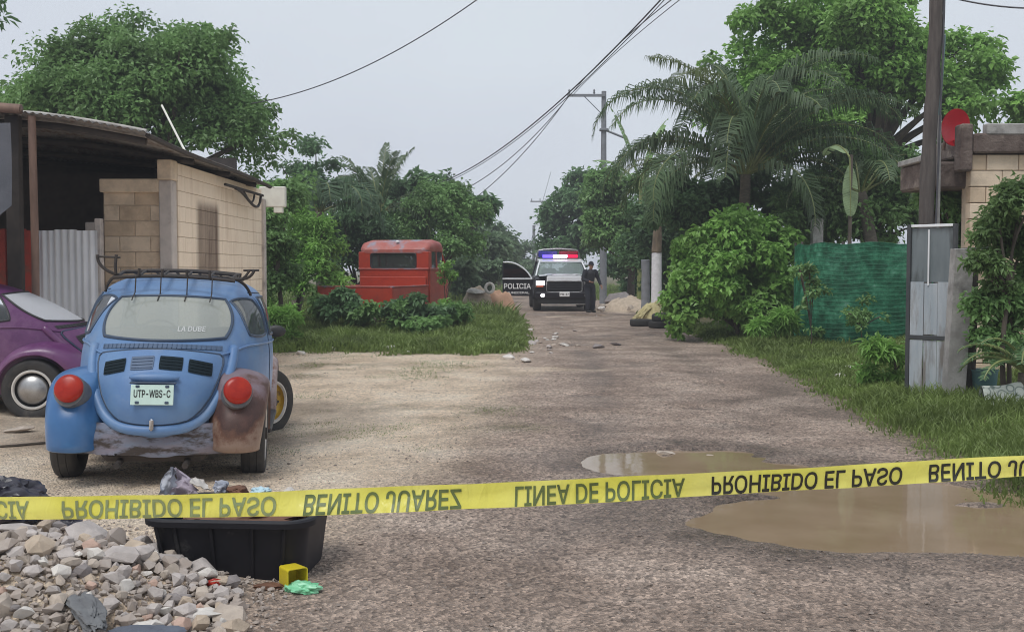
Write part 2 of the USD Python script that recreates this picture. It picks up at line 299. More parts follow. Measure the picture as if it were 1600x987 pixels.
for g in getattr(wet_area, 'geoms', [wet_area]):
    v2, f2 = trimesh.creation.triangulate_polygon(g, engine='earcut'); f2 = np.asarray(f2); n3 = np.cross(v2[f2[:, 1]] - v2[f2[:, 0]], v2[f2[:, 2]] - v2[f2[:, 0]]); f2[n3 < 0] = f2[n3 < 0][:, ::-1]
    obj('puddle', (np.column_stack([v2, np.full(len(v2), WATER)]), f2), 'muddy_water', kind='structure')

# ------------------------------------------------------------------ shared materials
mat('blue_paint', (0.079, 0.163, 0.327), (0.108, 0.206, 0.370), scale=3.0, rough=0.46, c3=(0.164, 0.220, 0.313), s3=2.2, lo3=0.52, hi3=0.75, bump=0.06, bscale=40, rough2=0.68)
mat('blue_fender_paint', (0.028, 0.100, 0.250), (0.041, 0.128, 0.292), scale=3.0, rough=0.32, c3=(0.068, 0.165, 0.319), s3=3.0, lo3=0.55, hi3=0.8, bump=0.05, bscale=40)
usdkit.material(stage, L('rusty_primer'), {'tc': ('texture_coordinate', {}), 's': ('separate_xyz', {}), 'n': ('noise_texture', {'scale': 4.5, 'detail': 7.0, 'roughness': 0.65}), 'z': ('map_range', {'from_min': 0.35, 'from_max': 0.75, 'to_min': 0.40, 'to_max': -0.10}),
    'a': ('math', {'math_type': 'add'}), 'r': ('rgb_ramp', {'ramp': [(0.42, (0.155, 0.115, 0.135)), (0.52, (0.13, 0.08, 0.085)), (0.58, (0.075, 0.034, 0.026)), (0.74, (0.045, 0.020, 0.016)), (0.84, (0.10, 0.045, 0.028)), (0.95, (0.19, 0.13, 0.10))]}),
    'nb': ('noise_texture', {'scale': 40.0, 'detail': 6.0}), 'b': ('bump', {'strength': 0.2, 'distance': 0.01}), 'p': ('principled_bsdf', {'roughness': 0.55})},
    [('tc.object', 'n.vector'), ('tc.object', 's.vector'), ('s.z', 'z.value'), ('n.fac', 'a.value1'), ('z.result', 'a.value2'), ('a.value', 'r.fac'), ('r.color', 'p.base_color'), ('tc.object', 'nb.vector'), ('nb.fac', 'b.height'), ('b.normal', 'p.normal')], surface='p.BSDF')
mat('grey_primer', (0.30, 0.25, 0.25), (0.22, 0.17, 0.17), scale=6.0, rough=0.6, c3=(0.15, 0.08, 0.06), s3=5.0, lo3=0.55, hi3=0.65, bump=0.12, bscale=50, rough2=0.9)
mat('rotten_apron', (0.160, 0.144, 0.176), (0.136, 0.168, 0.232), scale=5.0, rough=0.6, c3=(0.044, 0.034, 0.030), s3=4.0, lo3=0.48, hi3=0.58, bump=0.2, bscale=40, rough2=0.9, stretch=(1, 1, 3))
mat('purple_paint', (0.085, 0.024, 0.089), (0.111, 0.034, 0.111), scale=3.0, rough=0.3, c3=(0.162, 0.076, 0.153), s3=2.0, lo3=0.5, hi3=0.75, rough2=0.6)
mat('rubber', (0.018, 0.018, 0.019), (0.035, 0.033, 0.031), scale=9, rough=0.8, bump=0.1, c3=(0.08, 0.07, 0.06), s3=6, lo3=0.58, hi3=0.75)
mat('black_trim', (0.014, 0.014, 0.016), (0.024, 0.024, 0.026), rough=0.55)
mat('black_iron', (0.016, 0.014, 0.014), (0.035, 0.026, 0.022), scale=14, rough=0.7, bump=0.1)
mat('blue_black', (0.02, 0.04, 0.075), (0.028, 0.05, 0.09), rough=0.5)
mat('vent_dark', (0.010, 0.018, 0.024), (0.014, 0.024, 0.03), rough=0.8, spec=0.1)
mat('vent_blue', (0.05, 0.085, 0.15), (0.06, 0.10, 0.17), rough=0.55)
mat('chrome', (0.75, 0.75, 0.76), (0.6, 0.6, 0.6), rough=0.12, metallic=1.0)
mat('dull_steel', (0.42, 0.42, 0.42), (0.30, 0.29, 0.28), rough=0.38, metallic=0.9)
mat('rim_cream', (0.42, 0.39, 0.31), (0.32, 0.29, 0.23), rough=0.5, c3=(0.13, 0.08, 0.05), s3=9, lo3=0.6, hi3=0.7)
mat('rim_yellow', (0.52, 0.34, 0.035), (0.42, 0.26, 0.03), rough=0.5, c3=(0.16, 0.09, 0.03), s3=9, lo3=0.58, hi3=0.68)
mat('rim_black', (0.02, 0.02, 0.022), rough=0.5)
mat('red_lens', (0.24, 0.008, 0.005), (0.34, 0.022, 0.008), rough=0.3, scale=8, spec=0.3)
mat('amber_lens', (0.50, 0.07, 0.015), (0.5, 0.09, 0.02), rough=0.2, coat=0.5)
mat('lamp_foot', (0.07, 0.075, 0.085), (0.14, 0.135, 0.13), scale=9, rough=0.5)
mat('dusty_white', (0.55, 0.53, 0.50), (0.42, 0.40, 0.37), rough=0.6, scale=10)
mat('plate_green', (0.50, 0.66, 0.60), (0.46, 0.60, 0.55), rough=0.4)
mat('ink', (0.012, 0.014, 0.014), rough=0.6)
mat('upholstery', (0.05, 0.045, 0.042), (0.075, 0.068, 0.06), rough=0.85)
mat('faded_sticker', (0.50, 0.51, 0.50), rough=0.6)
mat('sticker_white', (0.78, 0.78, 0.78), (0.7, 0.7, 0.7), rough=0.4)
glass('dusty_glass', (0.62, 0.66, 0.64), 0.46, (0.48, 0.51, 0.47))
glass('side_glass', (0.55, 0.6, 0.62), 0.1, (0.25, 0.28, 0.28))
glass('milky_glass', (0.6, 0.62, 0.64), 0.62, (0.62, 0.63, 0.66))

# ------------------------------------------------------------------ rounded small cars with bulging fenders
CZ = np.array([0.26, 0.34, 0.42, 0.55, 0.70, 0.85, 0.95, 1.02, 1.10, 1.20, 1.30, 1.38, 1.44, 1.47, 1.485])
CYR = -np.array([1.70, 1.79, 1.83, 1.85, 1.80, 1.68, 1.57, 1.47, 1.34, 1.155, 0.93, 0.70, 0.43, 0.27, 0.12])
CYF = np.array([0.80, 0.80, 0.80, 0.80, 0.80, 0.78, 0.70, 0.63, 0.55, 0.45, 0.34, 0.22, 0.10, 0.04, -0.06])
CW = np.array([0.62, 0.64, 0.65, 0.668, 0.675, 0.675, 0.668, 0.660, 0.648, 0.628, 0.592, 0.54, 0.445, 0.35, 0.19]) * 1.075
from scipy.interpolate import PchipInterpolator
fR, fF, fW = (PchipInterpolator(CZ, q) for q in (CYR, CYF, CW))
Y0, NR, NF = -0.10, 2.15, 3.4
def rear_y(x, z):
    w, b = fW(z), Y0 - fR(z); return Y0 - b * np.maximum(1 - np.abs(x / w) ** NR, 0) ** (1 / NR)
def front_y(x, z):
    w, b = fW(z), fF(z) - Y0; return Y0 + b * np.maximum(1 - np.abs(x / w) ** NF, 0) ** (1 / NF)
def side_x(y, z):
    b = np.where(y < Y0, Y0 - fR(z), fF(z) - Y0); n = np.where(y < Y0, NR, NF); return fW(z) * np.maximum(1 - np.abs((y - Y0) / b) ** n, 0) ** (1 / n)
def squircle(corners, k=0.32, n=22):
    """Grid over a four-cornered patch with rounded corners; corners counter-clockwise from the lower left."""
    a = np.linspace(-1, 1, n); A, B = np.meshgrid(a, a, indexing='ij')
    U, W = (A * np.sqrt(1 - k * B * B / 2) + 1) / 2, (B * np.sqrt(1 - k * A * A / 2) + 1) / 2
    c = np.asarray(corners, float)[:, None, None, :]
    return (1 - U)[..., None] * (1 - W)[..., None] * c[0] + U[..., None] * (1 - W)[..., None] * c[1] + U[..., None] * W[..., None] * c[2] + (1 - U)[..., None] * W[..., None] * c[3]
def rim_of(G): return np.concatenate([G[:-1, 0], G[-1, :-1], G[:0:-1, -1], G[0, :0:-1]])
def inside(poly, p):
    poly = np.asarray(poly); x, y = p[:, 0], p[:, 1]; r = np.zeros(len(p), bool); j = len(poly) - 1
    for i in range(len(poly)):
        xi, yi = poly[i]; xj, yj = poly[j]; c = ((yi > y) != (yj > y)) & (x < (xj - xi) * (y - yi) / (yj - yi + 1e-12) + xi); r ^= c; j = i
    return r
REAR_WIN = squircle([(-0.475, 1.00), (0.475, 1.00), (0.425, 1.315), (-0.425, 1.315)], 0.42)
FRONT_WIN = squircle([(-0.52, 1.03), (0.52, 1.03), (0.43, 1.33), (-0.43, 1.33)], 0.35)
SIDE_WINS = [squircle([(-0.98, 1.02), (-0.50, 1.02), (-0.50, 1.32), (-0.80, 1.30)], 0.45), squircle([(-0.40, 1.02), (0.50, 1.02), (0.24, 1.33), (-0.40, 1.33)], 0.22)]
def shell():
    zz = np.r_[np.linspace(0.26, 1.30, 66), 1.30 + (1.485 - 1.30) * np.sin(np.linspace(0, PI / 2, 24))[1:]]
    zz = np.minimum(zz, 1.4849); t = np.linspace(0, 2 * PI, 200, endpoint=False)
    P = []
    for z in zz:
        c, s = np.cos(t), np.sin(t); n = np.where(s < 0, NR, NF); b = np.where(s < 0, Y0 - fR(z), fF(z) - Y0)
        P.append(np.stack([fW(z) * np.sign(c) * np.abs(c) ** (2 / n), Y0 + b * np.sign(s) * np.abs(s) ** (2 / n), np.full_like(t, z)], 1))
    v, f = gridmesh(np.array(P), close_v=True)
    last = P[-1]; m = len(v); v = np.vstack([v, [[0, last[:, 1].mean(), 1.4905]]]); i = np.arange(200) + (len(zz) - 1) * 200
    f = np.vstack([f, np.stack([i, np.roll(i, -1), np.full(200, m)], 1)])
    c = v[f].mean(1)
    def shrink(r, k): m_ = r.mean(0); return m_ + (r - m_) * k
    cut = (inside(shrink(rim_of(REAR_WIN), 0.985), c[:, [0, 2]]) & (c[:, 1] < -0.6)) | (inside(shrink(rim_of(FRONT_WIN), 0.985), c[:, [0, 2]]) & (c[:, 1] > 0.05))
    for g in SIDE_WINS: cut |= inside(shrink(rim_of(g), 0.985), c[:, [1, 2]]) & (np.abs(c[:, 0]) > 0.3)
    return v, f[~cut]
SHELL = shell()
def on_rear(G, off=0.0): x, z = G[..., 0], G[..., 1]; return np.stack([x, rear_y(x, z) - off, z + off * 0.4], -1)
def on_front(G, off=0.0): x, z = G[..., 0], G[..., 1]; return np.stack([x, front_y(x, z) + off, z + off * 0.4], -1)
def on_side(G, s, off=0.0): y, z = G[..., 0], G[..., 1]; return np.stack([s * (side_x(y, z) + off), y, z], -1)
def ring(P, r, seg=6): P = np.vstack([P, P[:2]]); return tube(P, r, seg, cap=False)

def fender(side, yc, rear):
    th = np.radians(np.linspace(-2, 185, 52) if rear else np.linspace(-22, 190, 52)); ph = np.linspace(0, 1, 22)
    d = np.degrees(th)
    Ro = np.interp(d, [-25, 20, 60, 90, 130, 165, 200], [0.42, 0.44, 0.475, 0.492, 0.55, 0.625, 0.615] if rear else [0.56, 0.60, 0.55, 0.50, 0.46, 0.46, 0.46])
    Ri = np.interp(d, [-25, 90, 150, 200], [0.35, 0.365, 0.40, 0.50] if rear else [0.44, 0.37, 0.36, 0.36])
    P = []
    for a, ro, ri in zip(th, Ro, Ri):
        dg = math.degrees(a); e = 0.84; back = float(smoothstep(95, 155, dg)) if rear else 0.0
        xi, xc = (0.34 - 0.04 * back, 0.34 + 0.17 * back) if rear else (0.34, 0.34); xo = 0.745 - (0.045 * max(0, (dg - 130) / 55) ** 1.5 if rear else 0)
        m = 0.35 * back; inn = np.clip(1 - ph / max(m, 1e-6), 0, 1) if m > 0.01 else np.zeros_like(ph); q = np.clip((ph - m) / (1 - m), 0, 1) * PI / 2
        x = np.where(ph < m, xi + (xc - xi) * (1 - inn), xc + (xo - xc) * np.sin(q) ** e); r = ri + (ro - ri) * np.cos(q) ** e - 0.26 * back * inn ** 2
        r = np.r_[r, r[-1] - 0.012]; x = np.r_[x, x[-1] - 0.03]
        c, s = math.cos(a), math.sin(a)
        P.append(np.stack([side * x, yc + c * r, 0.315 + s * r], 1))
    if rear:      # the lower edge rolls inwards
        for k in (1, 2): P.append(P[51] + np.array([0, 0.035 * k * k ** 0.5, -0.012 * (2 - k)]))
    return gridmesh(np.array(P))
TYRE = [(0.19, 0.045), (0.20, 0.065), (0.24, 0.083), (0.285, 0.085), (0.305, 0.075), (0.315, 0.055), (0.318, 0.03), (0.313, 0.026), (0.318, 0.022), (0.319, 0.0)]
TYRE = TYRE + [(r, -x) for r, x in TYRE[-2::-1]]
def wheel(parent, c, side, rim_mat, hub=None, steer=0.0, trim=True, label=None):
    w = thing('wheel', loc=c, parent=parent, rz=steer, label=label); s = side
    obj('tyre', revolve_x(TYRE, 56), 'rubber', w, smooth=40)
    obj('rim', revolve_x([(0.205, s * 0.052), (0.20, s * 0.062), (0.188, s * 0.058), (0.178, s * 0.02), (0.15, s * 0.005), (0.12, s * 0.03), (0.10, s * 0.045), (0.07, s * 0.045), (0.0, s * 0.045)], 40), rim_mat, w, smooth=35)
    if trim: obj('trim_ring', revolve_x([(0.212, s * 0.060), (0.205, s * 0.078), (0.190, s * 0.080), (0.178, s * 0.062)], 48), 'dusty_white', w, smooth=50)
    if hub: obj('hubcap', revolve_x([(0.158, s * 0.035), (0.155, s * 0.052), (0.13, s * 0.082), (0.09, s * 0.105), (0.04, s * 0.115), (0.0, s * 0.116)], 36), hub, w, smooth=60)
    else:
        b = MB()
        for k in range(5): b.tm(trimesh.creation.cylinder(0.012, 0.03, sections=8), R=roty(PI / 2), t=(s * 0.05, 0.085 * math.cos(k * 1.2566), 0.085 * math.sin(k * 1.2566)))
        b.tm(trimesh.creation.cylinder(0.045, 0.06, sections=16), R=roty(PI / 2), t=(s * 0.06, 0, 0)); obj('wheel_bolts', b, 'black_iron', w, smooth=40)

def text_on(text, w, h, depth=0.002, bold=True):
    m = meshkit.text_mesh(text, 1.0, depth, bold=bold); v = np.asarray(m.vertices).copy(); lo, hi = v.min(0), v.max(0)
    v[:, 0] = (v[:, 0] - (lo[0] + hi[0]) / 2) * w / (hi[0] - lo[0]); v[:, 1] = (v[:, 1] - (lo[1] + hi[1]) / 2) * h / (hi[1] - lo[1])
    return v, np.asarray(m.faces)

def small_car(name, label, loc, yaw, pitch, P):
    car = thing(name, label, 'car', loc, yaw, rx=pitch, ry=P.get('roll', 0))
    obj('body', SHELL, P['body'], car, smooth=60)
    # bonnet at the front
    rows = []
    for y in np.linspace(0.55, 1.96, 26):
        wh = np.interp(y, [0.55, 1.0, 1.5, 1.8, 1.96], [0.60, 0.53, 0.42, 0.31, 0.20]); zt = np.interp(y, [0.55, 0.9, 1.2, 1.5, 1.75, 1.9, 1.96], [1.0, 0.965, 0.91, 0.80, 0.64, 0.48, 0.40]); zb = 0.27
        a = np.linspace(0, PI, 25); rows.append(np.stack([wh * np.cos(a), np.full_like(a, y), zb + (zt - zb) * np.sin(a) ** 0.62], 1))
    obj('bonnet', gridmesh(np.array(rows)), P['body'], car, smooth=60)
    obj('floor_pan', MB().box((0, -0.05, 0.25), (1.18, 3.2, 0.05), bev=0.01), 'black_trim', car)
    obj('windscreen', gridmesh(on_front(FRONT_WIN, 0.004)), P['glass'], car, smooth=True)
    g = obj('rear_window', gridmesh(on_rear(REAR_WIN, 0.004)), P['rear_glass'], car, smooth=True)
    obj('window_seal', ring(on_rear(rim_of(REAR_WIN), 0.004), 0.013), P['seal'], car, smooth=True)
    obj('window_seal', ring(on_front(rim_of(FRONT_WIN), 0.004), 0.013), 'black_trim', car, smooth=True)
    for s in (-1, 1):
        for G in SIDE_WINS:
            obj('side_window', gridmesh(on_side(G, s, 0.003)), P['side_glass'], car, smooth=True)
            obj('window_seal', ring(on_side(rim_of(G), s, 0.003), 0.011), P['seal'], car, smooth=True)
        # door outline, waist moulding, door handle, running board
        dl = np.array([(-0.45, 0.34), (-0.45, 1.36), (0.28, 1.36), (0.58, 1.0), (0.58, 0.34)]); dl = np.vstack([np.linspace(dl[i], dl[i + 1], 16) for i in range(4)])
        obj('door_gap', tube(on_side(dl, s, 0.001), 0.005, 5), 'blue_black', car)
        wl = np.stack([np.linspace(-1.42, 0.72, 50), 0.965 - 0.015 * np.linspace(-1, 1, 50) ** 2], 1); wl[:, 1] -= 0.05 * smoothstep(-1.0, -1.5, wl[:, 0])
        obj('waist_moulding', tube(on_side(wl, s, 0.006), 0.009, 6), P['moulding'], car, smooth=True)
        obj('door_handle', MB().box((s * 0.685, -0.30, 0.90), (0.03, 0.14, 0.024), bev=0.008), 'dull_steel', car)
        obj('running_board', MB().box((s * 0.675, 0.02, 0.275), (0.15, 1.42, 0.04), bev=0.012), P['board'], car)
        obj('fender', fender(s, -1.2, True), P['fender'][s][0], car, smooth=50, label=P['fender_label'].get((s, 0)))
        obj('fender', fender(s, 1.2, False), P['fender'][s][1], car, smooth=50, label=P['fender_label'].get((s, 1)))
        wheel(car, (s * 0.645, -1.2, 0.315), s, P['rims'][s][0], P['hub'])
        wheel(car, (s * 0.65, 1.2, 0.315), s, P['rims'][s][1], P['hub'] if P['hub_front'] else None, steer=P['steer'], label=P['wheel_label'].get(s))
        # head lamp
        hv, hf = revolve_z([(0.10, -0.1), (0.105, 0.0), (0.09, 0.015), (0.05, 0.03), (0, 0.034)], 28); obj('headlamp', (hv @ rotx(-PI / 2 + 0.35).T + (s * 0.56, 1.70, 0.66), hf), 'dull_steel', car, smooth=50)
        # tail lamp: big round lens in a low pale foot
        if P.get('no_lamps'): continue
        t = thing('tail_lamp', parent=car, loc=(s * 0.54, -1.725, 0.668), rx=-0.30, rz=s * 0.18)
        hv, hf = revolve_z([(0.096, -0.16), (0.104, 0.02), (0.101, 0.045), (0.0, 0.047)], 32); obj('housing', (hv @ rotx(PI / 2).T * (1, 1, 1.08) - (0, 0, 0.012), hf), P['lamp_base'], t, smooth=40)
        lv, lf = revolve_z([(0.096, 0.045), (0.095, 0.060), (0.087, 0.076), (0.060, 0.087), (0.0, 0.091)], 32); obj('lens', (lv @ rotx(PI / 2).T, lf), 'red_lens', t, smooth=60)
    # engine lid: raised skin with a dark gap round it and a ridge outside
    lz = np.linspace(0, 1, 40); zz = 0.465 + lz * (0.905 - 0.465)
    half = np.interp(zz, [0.465, 0.475, 0.50, 0.55, 0.63, 0.75, 0.84, 0.885, 0.905], [0.17, 0.215, 0.255, 0.305, 0.355, 0.398, 0.418, 0.415, 0.395])
    u = np.linspace(-1, 1, 33); G = np.stack([half[:, None] * u[None], np.repeat(zz[:, None], 33, 1)], -1)
    G[..., 1] += 0.04 * (1 - u[None] ** 2) * lz[:, None] ** 3 - 0.012 * (1 - u[None] ** 2) * (1 - lz[:, None]) ** 3
    bulge = 0.018 + 0.014 * (1 - np.abs(u)[None] ** 6) * np.sin(np.clip(lz, 0.02, 0.98)[:, None] * PI) ** 0.4
    x, z = G[..., 0], G[..., 1]
    lid = np.stack([x, rear_y(x, z) - bulge, z], -1)
    lid_path = thing('engine_lid', parent=car)
    obj('lid_skin', gridmesh(lid), P['body'], lid_path, smooth=50)
    edge = rim_of(G); obj('lid_gap', ring(np.stack([edge[:, 0] * 1.012, rear_y(edge[:, 0] * 1.012, edge[:, 1]) - 0.009, edge[:, 1]], 1), 0.009), 'blue_black', lid_path, smooth=True)
    rh = np.array([(0.480, 0.95), (0.478, 0.85), (0.458, 0.75), (0.420, 0.65), (0.372, 0.555), (0.312, 0.48), (0.235, 0.435), (0.13, 0.415), (0.0, 0.410)])
    rp = bez(np.vstack([rh, rh[-2::-1] * (-1, 1)]), 70); rv, rf = tube(np.stack([rp[:, 0], rear_y(rp[:, 0], rp[:, 1]) - 0.012, rp[:, 1]], 1), 0.036, 10)
    obj('body_ridge', (rv, rf), P['body'], car, smooth=True)
    def on_lid(xx, zz_, off=0.03): return np.stack([xx, rear_y(xx, zz_) - off, zz_], -1)
    for k, xc in enumerate((-0.285, -0.095, 0.095, 0.285)):
        q = squircle([(-0.077, -0.044), (0.077, -0.044), (0.077, 0.044), (-0.077, 0.044)], 0.12, 8); zc = 0.862 - 0.45 * xc * xc
        sl = -2 * 0.45 * xc
        g_ = on_lid(xc + q[..., 0], zc + q[..., 1] + sl * q[..., 0] * 0.9, 0.037)
        av = obj('air_vent', gridmesh(g_), 'vent_blue' if (k == 1 and P['blue_vent']) else P['vent'], lid_path)
        for j in range(4):
            yy = -0.03 + j * 0.02; xx = np.linspace(-0.068, 0.068, 6); obj('vent_louvre', tube(on_lid(xc + xx, zc + yy + sl * xx * 0.9, 0.040), 0.004, 5), 'vent_blue' if (k == 1 and P['blue_vent']) else P['vent'], lid_path)
    xx = np.linspace(-0.41, 0.41, 40); s1 = np.stack([on_rear(np.stack([xx, 0.952 + k * 0.030 - 0.12 * xx * xx], -1), 0.007) for k in (0, 1)], 0)
    obj('cowl_vent', gridmesh(s1), P['cowl'], car)
    b = MB()
    for k in range(26):
        xk = -0.40 + k * 0.032; b.add(*tube(on_rear(np.array([(xk, 0.954 - 0.12 * xk * xk), (xk, 0.980 - 0.12 * xk * xk)]), 0.009), 0.0035, 4))
    obj('cowl_louvre', b, P['cowl'], car, kind='stuff')
    # plate lamp housing, plate, latch
    a = np.linspace(0, PI, 12); bb = np.linspace(0, 2 * PI, 28, endpoint=False)
    hp = np.stack([0.165 * np.sin(a)[:, None] * np.cos(bb), -0.045 * np.sin(a)[:, None] * np.sin(bb) - 0.0, 0.036 * np.cos(a)[:, None] * np.ones_like(bb)], -1)
    hv, hf = gridmesh(hp, close_v=True); obj('plate_lamp', (hv @ rotx(0.25).T + (0, rear_y(0.0, 0.765) - 0.035, 0.765), hf), P['body'], lid_path, smooth=True)
    obj('lamp_underside', MB().box((0, rear_y(0.0, 0.735) - 0.055, 0.732), (0.30, 0.05, 0.012), bev=0.005), 'blue_black', lid_path)
    if P.get('plate'):
        pz = 0.655; py = rear_y(0.0, pz); tilt = 0.17
        pl = thing('number_plate', parent=car, loc=(0, py - 0.058, pz), rx=-tilt)
        obj('plate', MB().box((0, 0, 0), (0.275, 0.006, 0.135), bev=0.002), 'plate_green', pl)
        def onp(v): return np.stack([v[:, 0], -0.0035 - v[:, 2], v[:, 1]], 1)
        tv, tf = text_on(P['plate'], 0.235, 0.052, 0.0015); tv = onp(tv); tv[:, 2] += 0.008; obj('plate_lettering', (tv, tf), 'ink', pl)
        for xk in (-0.095, 0.095):
            for zk in (-0.052, 0.056): obj('plate_bolt', MB().box((xk, -0.005, zk), (0.026, 0.006, 0.018), bev=0.004), 'blue_black', pl)
    obj('lid_latch', MB().box((0, rear_y(0, 0.435) - 0.052, 0.455), (0.028, 0.03, 0.08), bev=0.01), 'chrome', lid_path)
    # apron under the lid, engine block, exhaust stubs
    xx = np.linspace(-0.50, 0.50, 40); rows = []
    for z in np.linspace(0.215, 0.45, 12): rows.append(np.stack([xx, -1.80 + 1.3 * np.abs(xx) ** 3 - 0.02 * math.sin((z - 0.19) / 0.23 * PI) + 0.02 * noise(np.stack([xx * 7, xx * 0 + z * 22, xx * 0], -1), 3), np.full_like(xx, z) + (0.05 * np.abs(xx) ** 2 + 0.06) * (z < 0.225) * noise(np.stack([xx * 11, xx * 0, xx * 0], -1), 4)], 1))
    obj('rear_apron', gridmesh(np.array(rows)), P['apron'], car, smooth=60)
    obj('engine', MB().box((0, -1.45, 0.30), (0.7, 0.55, 0.24), bev=0.04), 'black_iron', car)
    for s in (-1, 1): obj('exhaust_pipe', tube([(s * 0.22, -1.5, 0.20), (s * 0.22, -1.86, 0.175)], 0.022, 10), 'black_iron', car, smooth=40)
    obj('axle', MB().tube([(-0.62, -1.2, 0.30), (0.62, -1.2, 0.30)], 0.045, 10), 'black_iron', car, smooth=40)
    # seats and steering wheel seen through the glass
    for s in (-1, 1):
        obj('seat', MB().box((s * 0.27, 0.0, 0.52), (0.46, 0.46, 0.16), bev=0.05), 'upholstery', car); obj('seat_back', MB().box((s * 0.27, -0.27, 0.80), (0.45, 0.12, 0.52), R=rotx(0.2), bev=0.05), 'upholstery', car)
    obj('seat', MB().box((0, -0.80, 0.60), (1.0, 0.40, 0.14), bev=0.05), 'upholstery', car); obj('seat_back', MB().box((0, -1.0, 0.80), (1.0, 0.12, 0.36), R=rotx(0.3), bev=0.04), 'upholstery', car)
    a = np.linspace(0, 2 * PI, 28); obj('steering_wheel', (lambda m: (m[0] @ rotx(1.1).T + (-0.27, 0.38, 0.93), m[1]))(tube(np.stack([0.19 * np.cos(a), 0.19 * np.sin(a), a * 0], 1), 0.012, 6, False)), 'black_trim', car, smooth=True)
    return car

B_PITCH, B_YAW = -0.026, math.radians(11.0)
blue = small_car('rounded_car', 'faded blue rounded car with red tail lamps, mismatched fenders and black roof rack', (-2.785, 8.86, -0.065), B_YAW, B_PITCH, dict(
    body='blue_paint', glass='side_glass', rear_glass='dusty_glass', side_glass='side_glass', seal='blue_black', moulding='blue_paint', board='black_trim',
    fender={-1: ('blue_fender_paint', 'blue_paint'), 1: ('rusty_primer', 'grey_primer')},
    fender_label={(1, 0): 'brown fender patched with primer and rust', (1, 1): 'grey fender in bare primer', (-1, 0): 'bright blue fender'},
    rims={-1: ('rim_black', 'rim_cream'), 1: ('rim_cream', 'rim_yellow')}, hub=None, hub_front=False, steer=-math.radians(37), wheel_label={1: 'steered wheel with a yellow rim'},
    roll=math.radians(1.9), lamp_base='lamp_foot', vent='vent_dark', blue_vent=True, cowl='vent_blue', plate='UTP-WBS-C', apron='rotten_apron'))
# lettering on the rear window
tv, tf = text_on('LA DUBE', 0.185, 0.036, 0.002); tv = np.stack([tv[:, 0] + 0.19, rear_y(tv[:, 0] + 0.19, tv[:, 1] + 1.085) - 0.008 - tv[:, 2], tv[:, 1] + 1.085], 1); obj('window_lettering', (tv, tf), 'faded_sticker', blue)
# roof rack of black tube
rk = thing('roof_rack', parent=blue)
for s in (-1, 1):
    obj('side_rail', tube(bez([(s * 0.42, -0.78, 1.458), (s * 0.43, -0.5, 1.49), (s * 0.43, 0.0, 1.51), (s * 0.42, 0.35, 1.48)], 16), 0.013, 7), 'black_iron', rk, smooth=True)
    hx = -1 if s < 0 else 1
    if s < 0: obj('end_hook', MB().tube(bez([(-0.41, -0.78, 1.465), (-0.47, -0.80, 1.485), (-0.54, -0.80, 1.535), (-0.565, -0.80, 1.615)], 12), 0.012, 7).tube([(-0.565, -0.80, 1.60), (-0.40, -0.80, 1.60)], 0.009, 6).tube([(-0.43, -0.80, 1.47), (-0.435, -0.80, 1.54), (-0.43, -0.80, 1.62)], 0.012, 6), 'black_iron', rk, smooth=True)
    else: obj('end_hook', MB().tube(bez([(0.41, -0.78, 1.465), (0.50, -0.79, 1.462), (0.56, -0.8, 1.485), (0.59, -0.8, 1.53)], 12), 0.012, 7).tube(bez([(0.50, -0.79, 1.462), (0.53, -0.8, 1.49), (0.555, -0.8, 1.53)], 8), 0.010, 6).tube([(0.51, -0.8, 1.53), (0.63, -0.8, 1.535)], 0.009, 6), 'black_iron', rk, smooth=True)
for y, z in ((-0.80, 1.455), (-0.42, 1.505), (0.0, 1.52), (0.34, 1.485)):
    obj('crossbar', tube(bez([(-0.45, y, z - 0.01), (0, y, z + 0.012), (0.45, y, z - 0.01)], 10), 0.014, 7), 'black_iron', rk, smooth=True)
for k, x in enumerate((-0.26, -0.09, 0.09, 0.26)):
    obj('slat', tube(bez([(x, -0.80, 1.462), (x, -0.4, 1.515), (x, 0.34, 1.495)], 10), 0.010, 6), 'black_iron', rk, smooth=True)
    obj('upright', tube([(x, -0.81, 1.46), (x, -0.81, 1.52)], 0.011, 6), 'black_iron', rk, smooth=True)
    yy = np.linspace(-0.82, -0.99, 8); zz = np.array([1.46] + [float(np.interp(-y, -CYR[::-1], CZ[::-1])) + 0.006 for y in yy[1:]])
    obj('strap', tube(np.stack([np.full(8, x * 1.08), yy, zz], 1), 0.005, 5), 'black_iron', rk, smooth=True)
for s in (-1, 1): obj('clamp', tube(bez([(s * 0.42, -0.70, 1.465), (s * 0.50, -0.60, 1.43), (s * 0.555, -0.5, 1.34)], 8), 0.012, 6), 'black_iron', rk, smooth=True)
mi = thing('door_mirror', parent=blue, loc=(0.735, 0.58, 1.02)); obj('mirror_arm', tube([(-0.13, 0, -0.06), (-0.04, 0, -0.02)], 0.008, 6), 'black_iron', mi)
mm = trimesh.creation.icosphere(2, 1.0); obj('mirror_head', (np.asarray(mm.vertices) * (0.085, 0.03, 0.055), mm.faces), 'black_trim', mi, smooth=True)

purple = small_car('rounded_car', 'purple rounded car with chrome hubcaps parked by the corrugated metal fence', (-6.25, 11.50, -0.09), math.radians(96), 0.0, dict(
    body='purple_paint', glass='side_glass', rear_glass='milky_glass', side_glass='side_glass', seal='black_trim', moulding='purple_paint', board='black_trim',
    fender={-1: ('purple_paint', 'purple_paint'), 1: ('purple_paint', 'purple_paint')}, fender_label={}, rims={-1: ('rim_black', 'rim_black'), 1: ('rim_black', 'rim_black')}, hub='dull_steel', hub_front=True, steer=0.0, wheel_label={},
    lamp_base='dull_steel', vent='black_trim', blue_vent=False, cowl='black_trim', apron='purple_paint', no_lamps=True))

